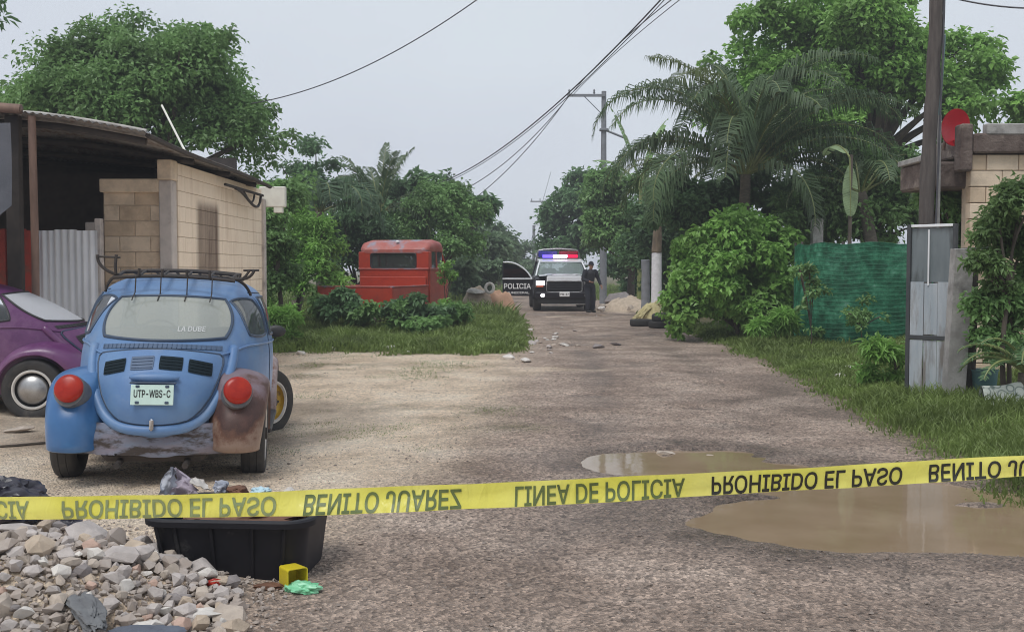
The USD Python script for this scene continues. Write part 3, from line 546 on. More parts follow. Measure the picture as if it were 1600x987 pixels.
# ------------------------------------------------------------------ materials of the buildings
TAN = [mat(f'tan_block_{k}', c, tuple(x * 0.86 for x in c), scale=5, rough=0.92, bump=0.35, bscale=60, c3=tuple(x * 0.62 for x in c), s3=2.5, lo3=0.48, hi3=0.75) for k, c in (('pale', (0.70, 0.57, 0.43)), ('sand', (0.65, 0.51, 0.37)), ('ochre', (0.58, 0.45, 0.32)))]
mat('mortar', (0.500, 0.413, 0.312), (0.413, 0.338, 0.263), scale=12, rough=0.95, bump=0.3)
mat('plaster_grey', (0.520, 0.468, 0.429), (0.403, 0.364, 0.338), scale=4, rough=0.95, bump=0.3, c3=(0.260, 0.234, 0.221), s3=2, lo3=0.55, hi3=0.7)
usdkit.material(stage, L('streaked_render'), {'g': ('geometry', {}), 'mp': ('mapping', {'scale': (1, 1.9, 0.25)}), 'n': ('noise_texture', {'scale': 2.6, 'detail': 6.0, 'roughness': 0.6}), 'n2': ('noise_texture', {'scale': 22.0, 'detail': 5.0}),
    's': ('separate_xyz', {}), 'y1': ('map_range', {'range_type': 'smoothstep', 'from_min': 14.55, 'from_max': 14.8, 'clamp': True}), 'y2': ('map_range', {'range_type': 'smoothstep', 'from_min': 15.85, 'from_max': 15.6, 'clamp': True}), 'z': ('map_range', {'range_type': 'smoothstep', 'from_min': 2.5, 'from_max': 2.3, 'clamp': True}),
    'a': ('math', {'math_type': 'multiply'}), 'a2': ('math', {'math_type': 'multiply'}), 'nr': ('map_range', {'from_min': 0.3, 'from_max': 0.62, 'to_min': 0.65, 'to_max': 1.0, 'clamp': True}), 'a3': ('math', {'math_type': 'multiply'}),
    'r': ('rgb_ramp', {'ramp': [(0.3, (0.74, 0.61, 0.47)), (0.5, (0.80, 0.68, 0.54)), (0.7, (0.68, 0.55, 0.42))]}), 'm': ('mix', {'color2': (0.13, 0.085, 0.06)}), 'b': ('bump', {'strength': 0.3, 'distance': 0.01}), 'p': ('principled_bsdf', {'roughness': 0.93})},
    [('g.position', 'mp.vector'), ('mp.vector', 'n.vector'), ('g.position', 'n2.vector'), ('g.position', 's.vector'), ('s.y', 'y1.value'), ('s.y', 'y2.value'), ('s.z', 'z.value'), ('y1.result', 'a.value1'), ('y2.result', 'a.value2'), ('a.value', 'a2.value1'), ('z.result', 'a2.value2'),
     ('n.fac', 'nr.value'), ('a2.value', 'a3.value1'), ('nr.result', 'a3.value2'), ('n.fac', 'r.fac'), ('r.color', 'm.color1'), ('a3.value', 'm.fac'), ('m.color', 'p.base_color'), ('n2.fac', 'b.height'), ('b.normal', 'p.normal')], surface='p.BSDF')
mat('galvanised', (0.78, 0.79, 0.80), (0.62, 0.63, 0.64), scale=3, rough=0.5, metallic=0.15, c3=(0.30, 0.25, 0.20), s3=4, lo3=0.62, hi3=0.75, stretch=(1, 1, 0.3))
mat('old_zinc', (0.26, 0.255, 0.25), (0.18, 0.17, 0.165), scale=4, rough=0.65, metallic=0.2, c3=(0.12, 0.075, 0.05), s3=2.5, lo3=0.5, hi3=0.65)
mat('roof_edge', (0.45, 0.43, 0.40), (0.30, 0.28, 0.26), scale=8, rough=0.7)
mat('red_board', (0.36, 0.045, 0.028), (0.28, 0.035, 0.025), scale=4, rough=0.6, c3=(0.22, 0.06, 0.04), s3=5)
mat('brown_post', (0.20, 0.125, 0.095), (0.13, 0.08, 0.06), scale=10, rough=0.75, bump=0.2, stretch=(1, 1, 0.2))
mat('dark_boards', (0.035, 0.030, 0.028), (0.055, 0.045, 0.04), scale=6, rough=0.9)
mat('slate_tarp', (0.062, 0.068, 0.085), (0.085, 0.09, 0.11), scale=4, rough=0.7, bump=0.2)
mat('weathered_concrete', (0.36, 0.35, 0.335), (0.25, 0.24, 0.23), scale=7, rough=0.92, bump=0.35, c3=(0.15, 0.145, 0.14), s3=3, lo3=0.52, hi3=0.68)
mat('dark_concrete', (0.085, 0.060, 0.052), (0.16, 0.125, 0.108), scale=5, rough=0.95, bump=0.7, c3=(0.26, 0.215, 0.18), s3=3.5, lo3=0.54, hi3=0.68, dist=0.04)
mat('pole_wood', (0.052, 0.043, 0.040), (0.10, 0.086, 0.078), scale=16, rough=0.9, bump=0.4, stretch=(1, 1, 0.12))
mat('concrete_pole', (0.21, 0.22, 0.24), (0.17, 0.175, 0.19), scale=6, rough=0.85)
mat('trunk_grey', (0.24, 0.185, 0.13), (0.15, 0.115, 0.085), scale=14, rough=0.95, bump=0.5, stretch=(1, 1, 0.3))
mat('whitewash', (0.72, 0.71, 0.73), (0.58, 0.57, 0.59), scale=8, rough=0.9, bump=0.3)
mat('gate_metal', (0.30, 0.345, 0.38), (0.40, 0.43, 0.455), scale=6, rough=0.6, c3=(0.19, 0.175, 0.16), s3=5, lo3=0.52, hi3=0.66, stretch=(1.5, 1.5, 0.22), bump=0.3, bscale=14)
mat('gate_screen', (0.115, 0.14, 0.15), (0.16, 0.185, 0.195), scale=6, rough=0.5, c3=(0.07, 0.08, 0.08), s3=4, stretch=(1.5, 1.5, 0.25))
mat('gate_frame', (0.035, 0.04, 0.045), (0.055, 0.058, 0.06), rough=0.6)
mat('cable', (0.06, 0.06, 0.07), rough=0.6)
mat('thin_cable', (0.16, 0.17, 0.19), rough=0.6)
mat('red_dish', (0.50, 0.010, 0.022), (0.45, 0.012, 0.022), rough=0.4)
mat('teal_plastic', (0.08, 0.17, 0.18), (0.12, 0.22, 0.22), scale=5, rough=0.5)
mat('teal_pipe', (0.16, 0.26, 0.26), rough=0.5)
mat('pale_cloth', (0.52, 0.55, 0.50), (0.42, 0.45, 0.42), scale=14, rough=0.9)
mat('white_panel', (0.66, 0.65, 0.58), (0.58, 0.56, 0.50), scale=6, rough=0.7)

# ------------------------------------------------------------------ open shed of blocks and sheet metal
shed = thing('shed', 'open-fronted shed of tan blocks and corrugated sheets with a dark interior', 'shed', (-5.5, 13.7, 0))
S0 = np.array([-5.5, 13.7, 0])
YF, XW, YB = 13.7, -4.36, 18.45          # front face, outer side face, far end
def sobj(name, m, mt, parent=None, **k):
    v, f = m.mesh() if hasattr(m, 'mesh') else m; return obj(name, (np.asarray(v) - S0, f), mt, parent or shed, **k)
rb = np.random.default_rng(4)
def blockwork(parent, o, ux, n, length, zb, ztop, mats, bl=0.40, bh=0.20, th=0.14, skip=None):
    """Blocks laid in courses along ux from o; each block a piece, joints recessed."""
    r = 0; z = zb
    while z < ztop - 0.05:
        h = min(bh, ztop - z); s = -bl / 2 if r % 2 else 0.0
        while s < length - 0.03:
            a, b = max(s, 0), min(s + bl, length)
            if b - a > 0.06 and not (skip and skip((a + b) / 2, z)):
                c = o + ux * (a + b) / 2 + np.array([0, 0, z + h / 2]) + n * (rb.normal() * 0.002 - th / 2)
                R = np.stack([ux, -n, [0, 0, 1]], 1)
                sobj('block', MB().box(c, (b - a - 0.010, th, h - 0.010), R=R, bev=0.006), mats[rb.integers(len(mats))], parent)
            s += bl
        z += bh; r += 1
# front wall, the far front part a course higher
fw = thing('front_wall', parent=shed)
blockwork(fw, np.array([-5.28, YF, 0]), np.array([1.0, 0, 0]), np.array([0, -1.0, 0]), 0.74, -0.1, 2.62, TAN)
sobj('mortar', MB().box((-4.92, YF + 0.085, 1.24), (0.73, 0.14, 2.7)), 'mortar', fw)
sobj('block', MB().box((-4.92, YF - 0.035, 2.55), (0.76, 0.10, 0.17), bev=0.01), TAN[0], fw, label='pale capping course on the front wall')
sobj('pier', MB().box((-4.455, YF + 0.02, 1.25), (0.17, 0.20, 2.74), bev=0.012), 'plaster_grey', fw)
sobj('pier_cap', MB().box((-4.45, YF + 0.0, 2.75), (0.19, 0.24, 0.26), bev=0.012), TAN[0], fw)
sobj('wall_stub', MB().box((-5.40, YF + 0.02, 0.98), (0.20, 0.18, 2.2), bev=0.012), 'plaster_grey', fw)
# side wall, rendered smooth, faint courses showing
sw = thing('side_wall', parent=shed)
z = -0.1; r = 0
while z < 2.84:
    s = YF + 0.14 - (0.3 if r % 2 else 0); 
    while s < YB - 0.02:
        a, b = max(s, YF + 0.14), min(s + 0.6, YB); h = min(0.2, 2.86 - z)
        sobj('block', MB().box((XW - 0.07 + rb.normal() * 0.0012, (a + b) / 2, z + h / 2), (0.14, b - a - 0.005, h - 0.005), bev=0.003), 'streaked_render', sw); s += 0.6
    z += 0.2; r += 1
sobj('wall_core', MB().box((XW - 0.13, (YF + YB) / 2 + 0.1, 1.37), (0.20, YB - YF - 0.25, 2.9)), 'mortar', sw)
sobj('corner_post', MB().box((XW - 0.03, YB + 0.06, 1.3), (0.16, 0.14, 2.8), bev=0.015), 'plaster_grey', sw)
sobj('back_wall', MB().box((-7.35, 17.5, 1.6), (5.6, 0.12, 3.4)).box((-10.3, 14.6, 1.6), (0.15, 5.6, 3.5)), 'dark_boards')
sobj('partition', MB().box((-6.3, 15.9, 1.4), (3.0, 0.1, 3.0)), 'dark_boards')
# front fence of corrugated sheets
def corrugated(p0, p1, z0, z1, pitch=0.086, amp=0.013, seed=0):
    p0, p1 = np.array(p0, float), np.array(p1, float); L_ = np.linalg.norm(p1 - p0); n = int(L_ / pitch * 8) + 1; t = np.linspace(0, 1, n)
    u = (p1 - p0) / L_; nn = np.array([u[1], -u[0]]); xy = p0 + np.outer(t, p1 - p0) + np.outer(amp * np.sin(t * L_ / pitch * 2 * PI), nn)
    P = np.stack([np.column_stack([xy, np.full(n, z)]) for z in (z0, (z0 + z1) / 2, z1)]); Q = P + np.r_[-nn * 0.0015, 0]
    b = MB().grid(P).grid(Q); return b
ff = thing('sheet_fence', parent=shed)
for k in range(3): sobj('corrugated_sheet', corrugated((-5.86 + k * 0.25 , 12.98 - 0.006 * (k % 2)), (-5.60 + k * 0.25 + 0.02, 12.98 - 0.006 * (k % 2)), 0.0, 1.95 + 0.012 * (k % 2)), 'galvanised', ff)
sobj('fence_post', MB().box((-5.09, 13.05, 1.05), (0.08, 0.10, 2.1), bev=0.01), 'plaster_grey', ff)
sobj('red_panel', MB().box((-6.06, 12.96, 0.98), (0.22, 0.05, 1.98), bev=0.008), 'red_board', ff)
sobj('red_post', MB().box((-5.90, 12.94, 0.97), (0.09, 0.09, 1.96), bev=0.01), 'red_board', ff)
sobj('red_panel', MB().box((-7.1, 12.97, 0.98), (1.8, 0.05, 1.98), bev=0.008), 'red_board', ff)
# roof: sheets running back from the front eave
def roof_z(x, y): return np.interp(x, [-12, -8.0, -5.4, -4.05], [3.42, 3.40, 3.20, 3.0]) - 0.020 * (np.asarray(y) - 11.9) + 0.02 * np.sin(np.asarray(x) * 2.1 + np.asarray(y))
rf = thing('roof', parent=shed)
for k in range(8):
    x1 = -4.05 - k * 0.82; x0 = x1 - 0.86; yf = 11.85 + rb.uniform(-0.08, 0.1); yb = 17.2 + (0.9 if k == 0 else rb.uniform(0.6, 1.0))
    n = 81; xs_ = np.linspace(x0, x1, n); P = []
    for y in np.linspace(yf, yb, 8): P.append(np.stack([xs_, np.full(n, y), roof_z(xs_, y) + 0.011 * np.sin(xs_ / 0.086 * 2 * PI) + 0.004 * (k % 2)], 1))
    P = np.array(P); sobj('roof_sheet', MB().grid(P).grid(P + (0, 0, -0.004)), 'old_zinc', rf)
sobj('eave_batten', tube(np.stack([np.linspace(-11, -4.1, 24), np.full(24, 11.93), roof_z(np.linspace(-11, -4.1, 24), 11.93) + 0.022], 1), 0.022, 6), 'roof_edge', rf, smooth=True)
sobj('verge_batten', tube(np.stack([np.full(16, -4.08), np.linspace(11.9, 17.9, 16), roof_z(-4.08, np.linspace(11.9, 17.9, 16)) - 0.03], 1), 0.030, 6), 'dark_boards', rf, smooth=True)
for y in (12.2, 14.0, 15.8, 17.4): sobj('rafter', MB().box((-7.5, y, 0), (0.01, 0.01, 0.01)) if False else tube(np.stack([np.linspace(-10.5, -4.2, 20), np.full(20, y), roof_z(np.linspace(-10.5, -4.2, 20), y) - 0.075], 1), 0.045, 6), 'dark_boards', rf, smooth=True)
sobj('eave_pipe', tube([(-10, 11.7, 3.46), (-7.2, 11.72, 3.37), (-5.42, 11.75, 3.24)], 0.055, 10), 'brown_post', rf, smooth=True)
sobj('roof_post', tube([(-5.36, 11.85, -0.1), (-5.345, 11.86, 1.6), (-5.35, 11.85, 3.18)], 0.042, 10), 'brown_post', shed, smooth=True)
sobj('door_jamb', MB().box((-5.62, 11.98, 1.6), (0.16, 0.10, 3.2), bev=0.01), 'dark_boards')
# ornamental iron bracket and pale panel at the far end of the side wall
br = thing('iron_bracket', parent=shed)
sobj('bracket_bar', tube([(-4.22, 15.6, 2.72), (-4.16, 17.7, 2.70)], 0.022, 6), 'black_iron', br)
sobj('bracket_scroll', tube(bez([(-4.2, 16.1, 2.70), (-4.18, 16.6, 2.62), (-4.17, 17.1, 2.50), (-4.17, 17.5, 2.55), (-4.17, 17.6, 2.68)], 16), 0.022, 6), 'black_iron', br, smooth=True)
sobj('bracket_scroll', tube(bez([(-4.2, 16.6, 2.70), (-4.18, 16.9, 2.56), (-4.18, 17.15, 2.60), (-4.18, 17.2, 2.68)], 14), 0.016, 6), 'black_iron', br, smooth=True)
sobj('end_panel', MB().box((-4.20, 18.62, 2.74), (0.46, 0.12, 0.36), bev=0.015).box((-4.10, 18.62, 2.52), (0.16, 0.10, 0.12), bev=0.01), 'white_panel')
obj('tarpaulin', gridmesh(np.array([[(x, 11.2 + 0.05 * math.sin(x * 9 + z * 2), z) for z in np.linspace(zb, 3.02, 14)] for x, zb in zip(np.linspace(-9.0, -5.30, 40), 1.3 + 0.85 * smoothstep(-5.75, -5.30, np.linspace(-9.0, -5.30, 40)))])), 'slate_tarp', smooth=True, label='slate grey tarpaulin hanging from the eave beside the brown roof post', cat='tarpaulin')
p0, p1 = at(253, 165, 15.5), at(289, 236, 14.3); obj('metal_rod', tube([p0, p1], 0.016, 6), 'white_panel', label='thin pale metal rod leaning up from the shed roof', cat='rod')

# ------------------------------------------------------------------ house behind the gate
house = thing('house', 'small tan block house with a weathered dark concrete roof edge', 'house', (7.4, 14.5, 0))
H0 = np.array([7.4, 14.5, 0])
def hobj(name, m, mt, parent=None, **k):
    v, f = m.mesh() if hasattr(m, 'mesh') else m; return obj(name, (np.asarray(v) - H0, f), mt, parent or house, **k)
hw = thing('front_wall', parent=house)
z = 0.1; r = 0
while z < 2.85:
    s = 5.70 - (0.2 if r % 2 else 0)
    while s < 8.6:
        a, b = max(s, 5.70), s + 0.4; h = min(0.2, 2.9 - z)
        hobj('block', MB().box(((a + b) / 2, 13.27 + rb.normal() * 0.002, z + h / 2), (b - a - 0.010, 0.14, h - 0.010), bev=0.006), TAN[rb.integers(3)], hw); s += 0.4
    z += 0.2; r += 1
hobj('mortar', MB().box((7.2, 13.37, 1.45), (2.98, 0.18, 2.88)), 'mortar', hw)
hobj('side_wall', MB().box((8.75, 14.0, 1.45), (0.15, 1.1, 2.88)).box((7.4, 14.6, 1.45), (2.55, 0.12, 2.88)), 'dark_concrete')
hobj('inner_wall', MB().box((6.20, 14.0, 1.4), (0.12, 1.0, 2.8)), 'dark_concrete')
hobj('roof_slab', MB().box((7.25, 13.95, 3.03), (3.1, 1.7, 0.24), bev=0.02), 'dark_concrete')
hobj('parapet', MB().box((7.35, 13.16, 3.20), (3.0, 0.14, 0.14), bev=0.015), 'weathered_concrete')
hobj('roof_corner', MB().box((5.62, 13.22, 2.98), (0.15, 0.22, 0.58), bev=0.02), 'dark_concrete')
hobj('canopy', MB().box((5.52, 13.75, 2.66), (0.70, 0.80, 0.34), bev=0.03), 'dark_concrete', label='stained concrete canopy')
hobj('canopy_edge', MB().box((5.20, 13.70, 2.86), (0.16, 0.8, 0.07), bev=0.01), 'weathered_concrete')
hobj('red_curtain', gridmesh(np.array([[(x, 14.2 + 0.03 * math.sin(x * 60), z) for z in (1.4, 2.5)] for x in np.linspace(5.55, 5.75, 20)])), 'red_board', smooth=True)
hobj('window_bar', tube([(5.55, 13.05, 1.72), (6.9, 13.0, 1.80)], 0.02, 6), 'gate_frame')
dish = thing('satellite_dish', 'small bright red satellite dish on the house roof corner', 'satellite dish', at(1488, 199, 13.62), rz=math.radians(22), rx=math.radians(8))
a = np.linspace(0, 1, 10); dv, df = revolve_z(np.stack([0.235 * a, 0.06 * a * a], 1), 36); RM = rotx(PI / 2)
obj('reflector', (np.vstack([dv, dv - (0, 0, 0.008)]) @ RM.T, np.vstack([df, df[:, ::-1] + len(dv)])), 'red_dish', dish, smooth=60)
obj('feed_arm', tube([(0, 0.02, -0.2), (0.02, -0.25, -0.06)], 0.009, 6), 'red_dish', dish); obj('receiver', MB().box((0.02, -0.27, -0.04), (0.05, 0.07, 0.05), bev=0.012), 'red_dish', dish)
obj('mount', tube([(0, 0.03, -0.02), (0, 0.10, -0.10), (0, 0.10, -0.30)], 0.02, 8), 'old_zinc', dish)
p0 = at(1466, 300, 13.1); p1 = at(1468, 180, 13.1); p2 = at(1476, 55, 13.1)
mast = thing('aerial_mast', 'thin pale and teal pipe mast rising beside the dark wooden pole', 'mast'); obj('lower_pipe', tube([(p0[0], p0[1], 0.1), p0, p1], 0.026, 8), 'weathered_concrete', mast, smooth=True); obj('upper_pipe', tube([p1, p2], 0.017, 8), 'teal_pipe', mast, smooth=True)
obj('orange_pole', tube([at(1467, 345, 13.4), at(1468, 288, 13.4)], 0.05, 8), 'rim_yellow', house) if False else None

# ------------------------------------------------------------------ gate, posts and green mesh fence
gp0, gp1 = np.array([4.47, 11.95]), np.array([4.86, 11.55]); gx = (gp1 - gp0) / np.linalg.norm(gp1 - gp0); GW = np.linalg.norm(gp1 - gp0); ga = math.atan2(gx[1], gx[0])
gz0 = hz(*gp0) - 0.02
gate = thing('metal_gate', 'grey sheet metal gate leaf with a dark frame on the grass verge', 'gate', (gp0[0], gp0[1], gz0), ga)
for x in (0.02, GW - 0.02): obj('gate_stile', MB().box((x, 0, 0.96), (0.045, 0.045, 1.92), bev=0.004), 'gate_frame', gate)
obj('gate_rail', MB().box((GW / 2, 0, 0.66), (GW - 0.085, 0.045, 0.05), bev=0.004), 'gate_frame', gate)
obj('gate_rail', MB().box((GW / 2, 0.002, 1.905), (GW - 0.085, 0.04, 0.03), bev=0.004), 'galvanised', gate)
for k in range(3):
    w = (GW - 0.09) / 3; obj('lower_sheet', MB().box((0.045 + w * (k + 0.5), -0.012 + 0.005 * (k % 2), 0.31), (w - 0.006, 0.010, 0.64), bev=0.002), 'gate_metal', gate)
    obj('upper_sheet', MB().box((0.045 + w * (k + 0.5), -0.012 + 0.005 * (k % 2), 0.98), (w - 0.006, 0.010, 0.60 - 0.03 * (k % 2)), bev=0.002), 'gate_metal', gate)
obj('gate_screen', MB().box((GW / 2, 0.012, 1.58), (GW - 0.09, 0.006, 0.60)), 'gate_screen', gate)
obj('hanging_strip', MB().box((GW * 0.45, -0.02, 1.55), (0.018, 0.008, 0.62), bev=0.002), 'galvanised', gate)
def post(name, label, cat, px, py, y, w, d, ztop, mt, lean=0.0, group=None):
    x = at(px, py, y)[0]; z0 = hz(x, y) - 0.05
    m = trimesh.creation.box((w, d, ztop - z0)); m = m.subdivide().subdivide().subdivide(); v = np.asarray(m.vertices) + (0, 0, (ztop - z0) / 2)
    v = v + (fbm(v * 9, 3, int(px)) - 0.5)[:, None] * np.array([0.02, 0.02, 0.03]); v[:, 0] += lean * v[:, 2]
    return obj(name, (v + (x, y, z0), m.faces), mt, label=label, cat=cat, group=group)
post('concrete_post', 'rough pale concrete post standing right against the gate', 'post', 1489, 600, 11.25, 0.20, 0.14, 1.69, 'weathered_concrete', 0.045)
post('wooden_post', 'dark brown wooden post behind the pale concrete gate post', 'post', 1512, 600, 11.4, 0.11, 0.12, 1.55, 'pole_wood', 0.01)
post('concrete_post', 'mossy grey concrete post rising behind the green mesh fence', 'post', 1276, 400, 21.6, 0.20, 0.20, 2.50, 'weathered_concrete')
post('wooden_post', 'thin pale stake standing among the plants above the mesh fence', 'post', 1240, 340, 23.5, 0.06, 0.06, 2.6, 'weathered_concrete')

usdkit.material(stage, L('green_netting'), {'g': ('geometry', {}), 'n': ('noise_texture', {'scale': 3.5, 'detail': 9.0, 'roughness': 0.78}), 'r': ('rgb_ramp', {'ramp': [(0.38, (0.008, 0.07, 0.034)), (0.5, (0.02, 0.155, 0.08)), (0.60, (0.07, 0.30, 0.17)), (0.72, (0.25, 0.42, 0.36))]}), 'w': ('brick_texture', {'scale': 1.0, 'brick_width': 0.07, 'row_height': 0.07, 'mortar_size': 0.016, 'offset': 0.0, 'color1': (1, 1, 1), 'color2': (1, 1, 1), 'mortar': (0, 0, 0)}),
    'rot': ('mapping', {'rotation': (PI / 2, 0, 0)}), 'p': ('principled_bsdf', {'roughness': 0.6}), 't': ('translucent_bsdf', {}), 'm': ('mix_closure', {'fac': 0.35}), 'tr': ('transparent_bsdf', {}), 'm2': ('mix_closure', {}), 'k': ('map_range', {'to_min': 0.0, 'to_max': 0.015})},
    [('g.position', 'n.vector'), ('n.fac', 'r.fac'), ('r.color', 'p.base_color'), ('r.color', 't.color'), ('p.BSDF', 'm.closure1'), ('t.BSDF', 'm.closure2'), ('g.position', 'rot.vector'), ('rot.vector', 'w.vector'), ('w.fac', 'k.value'), ('k.result', 'm2.fac'), ('m.closure', 'm2.closure1'), ('tr.BSDF', 'm2.closure2')], surface='m2.closure')
mat('netting_cord', (0.025, 0.13, 0.07), (0.045, 0.20, 0.11), scale=5, rough=0.6)
fence = thing('mesh_fence', 'dark green netting fence with sagging cords beside the lush bush', 'fence', (6.4, 19.6, 0))
pl = bez([(5.62, 21.0), (5.42, 19.3), (5.65, 18.8), (6.2, 18.55), (7.6, 18.2)], 60)
base = np.array([hz(x, y) for x, y in pl]); top = 1.93 + 0.02 * np.sin(np.arange(60) * 0.5)
Pf = np.array([[(x + 0.05 * (noise(np.array([x * 3, z * 2, y]), 3) - 0.5), y + 0.05 * (noise(np.array([x * 2, z * 2, y]), 5) - 0.5), b + (z) * (t - b)) for z in np.linspace(0, 1, 24)] for (x, y), b, t in zip(pl, base, top)]) - (6.4, 19.6, 0)
obj('netting', gridmesh(Pf), 'green_netting', fence, smooth=True)
for k in range(2, 24): obj('cord', tube(Pf[:, k] + (0, -0.012, 0) + np.c_[np.zeros((60, 2)), 0.003 * np.sin(np.arange(60) * 1.7 + k * 2.3)], 0.0034, 4, cap=False), 'netting_cord', fence)
for k in (2, 18, 34, 48, 58): obj('fence_post', tube([Pf[k, 0] + (0.04, 0.1, -0.1), Pf[k, -1] + (0.04, 0.1, 0.05)], 0.024, 8), 'pole_wood', fence, smooth=True)
obj('bucket', (lambda m: (m[0] + (*at(1537, 615, 11.35)[:2], hz(at(1537, 615, 11.35)[0], 11.35)), m[1]))(revolve_z([(0.0, 0.0), (0.115, 0.0), (0.14, 0.27), (0.148, 0.275), (0.148, 0.29), (0.135, 0.285), (0.11, 0.02), (0, 0.02)], 28)), 'teal_plastic', smooth=40, label='dull teal plastic bucket at the foot of the wooden gate post', cat='bucket')
cl = np.linspace(0, 1, 26); cx0 = at(1590, 620, 10.2); cg = np.array([[(cx0[0] - 0.28 + 0.75 * u, cx0[1] + 0.3 * w, hz(cx0[0] - 0.28 + 0.75 * u, cx0[1] + 0.3 * w) + 0.02 + 0.20 * math.exp(-((w - 0.55) / 0.3) ** 2) * (0.7 + 0.6 * float(noise(np.array([u * 4, w * 3, 0.1]), 4)))) for w in cl] for u in cl])
usdkit.material(stage, L('patterned_cloth'), {'g': ('geometry', {}), 'v': ('voronoi_texture', {'scale': 11.0}), 'r': ('rgb_ramp', {'ramp': [(0.0, (0.58, 0.60, 0.55)), (0.42, (0.52, 0.55, 0.50)), (0.5, (0.12, 0.16, 0.15)), (0.6, (0.5, 0.53, 0.48)), (1, (0.55, 0.57, 0.53))]}), 'p': ('principled_bsdf', {'roughness': 0.9})}, [('g.position', 'v.vector'), ('v.distance', 'r.fac'), ('r.color', 'p.base_color')], surface='p.BSDF')
obj('cloth_sheet', gridmesh(cg), 'patterned_cloth', smooth=True, label='pale patterned sheet heaped on the grass beside the teal bucket', cat='sheet')

# ------------------------------------------------------------------ poles and cables
np_x, np_y = at(1443, 400, 12.9)[0], 12.9
pole = thing('utility_pole', 'dark weathered wooden utility pole rising behind the metal gate', 'utility pole', (np_x, np_y, 0))
def knobby(pts, r, seg, seed):
    v, f = tube(bez(pts, 60), r, seg); c = np.array([0, 0, 1]); v = v + (fbm(v * (14, 14, 3), 3, seed) - 0.5)[:, None] * 0.04 * np.sign(v - v.mean(0)) * (1, 1, 0); return v, f
obj('pole_shaft', knobby([(0, 0, -0.1), (0.02, 0, 2.0), (0.09, 0, 4.2), (0.16, 0, 9.4)], np.linspace(0.10, 0.058, 60), 12, 3), 'pole_wood', pole, smooth=True)
obj('cable_riser', tube([(0.10, -0.07, 0.2), (0.11, -0.08, 2.0), (0.17, -0.06, 4.2), (0.22, -0.05, 9.2)], 0.012, 6), 'cable', pole)
obj('pole_crossarm', MB().box((0.16, 0, 9.1), (1.4, 0.09, 0.11), bev=0.01), 'pole_wood', pole)
PT = np.array([np_x + 0.16, np_y, 9.15])
p45 = at(943, 300, 45)[0]; za = at(943, 150, 45)[2]; zt = at(943, 143, 45)[2]
pole2 = thing('utility_pole', 'slim grey utility pole with a one-sided crossarm above the trees', 'utility pole', (p45, 45, 0))
obj('pole_shaft', tube([(0, 0, 0), (0, 0, zt)], [0.16, 0.10], 12), 'concrete_pole', pole2, smooth=True)
xl = at(888, 150, 45)[0] - p45
obj('pole_crossarm', MB().box((xl / 2, -0.12, za), (abs(xl) + 0.1, 0.09, 0.11), bev=0.01), 'concrete_pole', pole2)
obj('arm_brace', tube([(xl * 0.55, -0.12, za - 0.05), (-0.02, -0.12, za - 0.85)], 0.02, 6), 'concrete_pole', pole2)
for x in (xl + 0.03, xl * 0.28): obj('insulator', (lambda m: (m[0] + (x, -0.12, za + 0.05), m[1]))(revolve_z([(0.0, 0.2), (0.03, 0.2), (0.05, 0.14), (0.03, 0.12), (0.05, 0.06), (0.02, 0.0)], 10)), 'concrete_pole', pole2, smooth=True)
obj('lower_arm', tube([(0, -0.1, at(943, 203, 45)[2]), (1.0, -0.1, at(980, 218, 45)[2])], 0.05, 6), 'concrete_pole', pole2)
obj('collar', MB().box((0, 0, at(943, 203, 45)[2]), (0.36, 0.36, 0.10), bev=0.02), 'concrete_pole', pole2)
p115 = at(861, 350, 115)[0]; za2 = at(861, 315, 115)[2]
pole3 = thing('utility_pole', 'distant utility pole standing far along the road behind the police pickup', 'utility pole', (p115, 115, 0))
obj('pole_shaft', tube([(0, 0, 0), (0, 0, za2 + 0.3)], [0.16, 0.11], 8), 'concrete_pole', pole3, smooth=True); obj('pole_crossarm', MB().box((-1.1, -0.12, za2), (2.3, 0.12, 0.14), bev=0.01), 'concrete_pole', pole3)
for x in (-2.1, -1.2, -0.35): obj('insulator', MB().box((x, -0.12, za2 + 0.2), (0.10, 0.1, 0.25), bev=0.02), 'concrete_pole', pole3)
x9 = at(834, 380, 95)[0]; obj('utility_pole', tube([(x9, 95, 0), (x9, 95, at(834, 352, 95)[2])], [0.15, 0.12], 8), 'concrete_pole', smooth=True, label='plain grey pole without an arm far along the road', cat='utility pole')
def wire(name_label, A, B, pix, r, mt='cable', zA=None, zB=None, group=None):
    """A cable between two places: plan A-B, height a sagging curve through the places where it is seen."""
    A, B = np.array(A, float), np.array(B, float); ts, zs = [], []
    for px, py in pix:
        k = (px - 800) / FPX; d0, d1 = A[1], B[1] - A[1]; x0, x1 = A[0], B[0] - A[0]
        cf = 1.0 / math.cos(TILT)
        t = (k * d0 - x0) / (x1 - k * d1)
        for _ in range(6):
            y = d0 + d1 * t; p = at(px, py, y); t = (p[0] - x0) / x1
        ts.append(t); zs.append(at(px, py, d0 + d1 * t)[2])
    if zA is not None: ts.append(0); zs.append(zA)
    if zB is not None: ts.append(1); zs.append(zB)
    c = np.polyfit(ts, zs, min(2, len(ts) - 1)); t = np.linspace(0, 1, 60)
    P = np.stack([A[0] + (B[0] - A[0]) * t, A[1] + (B[1] - A[1]) * t, np.polyval(c, t)], 1)
    return obj('power_cable', tube(P, r, 6), mt, smooth=True, label=name_label, cat='cable', group=group)
L_END = (-3.95, 40.0)
wire('thick black cable sagging down the sky into the palm trees', PT[:2], L_END, [(1030, 0), (940, 100), (800, 218), (690, 285)], 0.0158)
wire('thin cable running close beside the thick sagging cable', PT[:2] + (0.2, 0), (-4.0, 40.6), [(1036, 0), (945, 100), (803, 220), (693, 287)], 0.0094)
arm = (at(888, 150, 45)[0] + 0.05, 44.9)
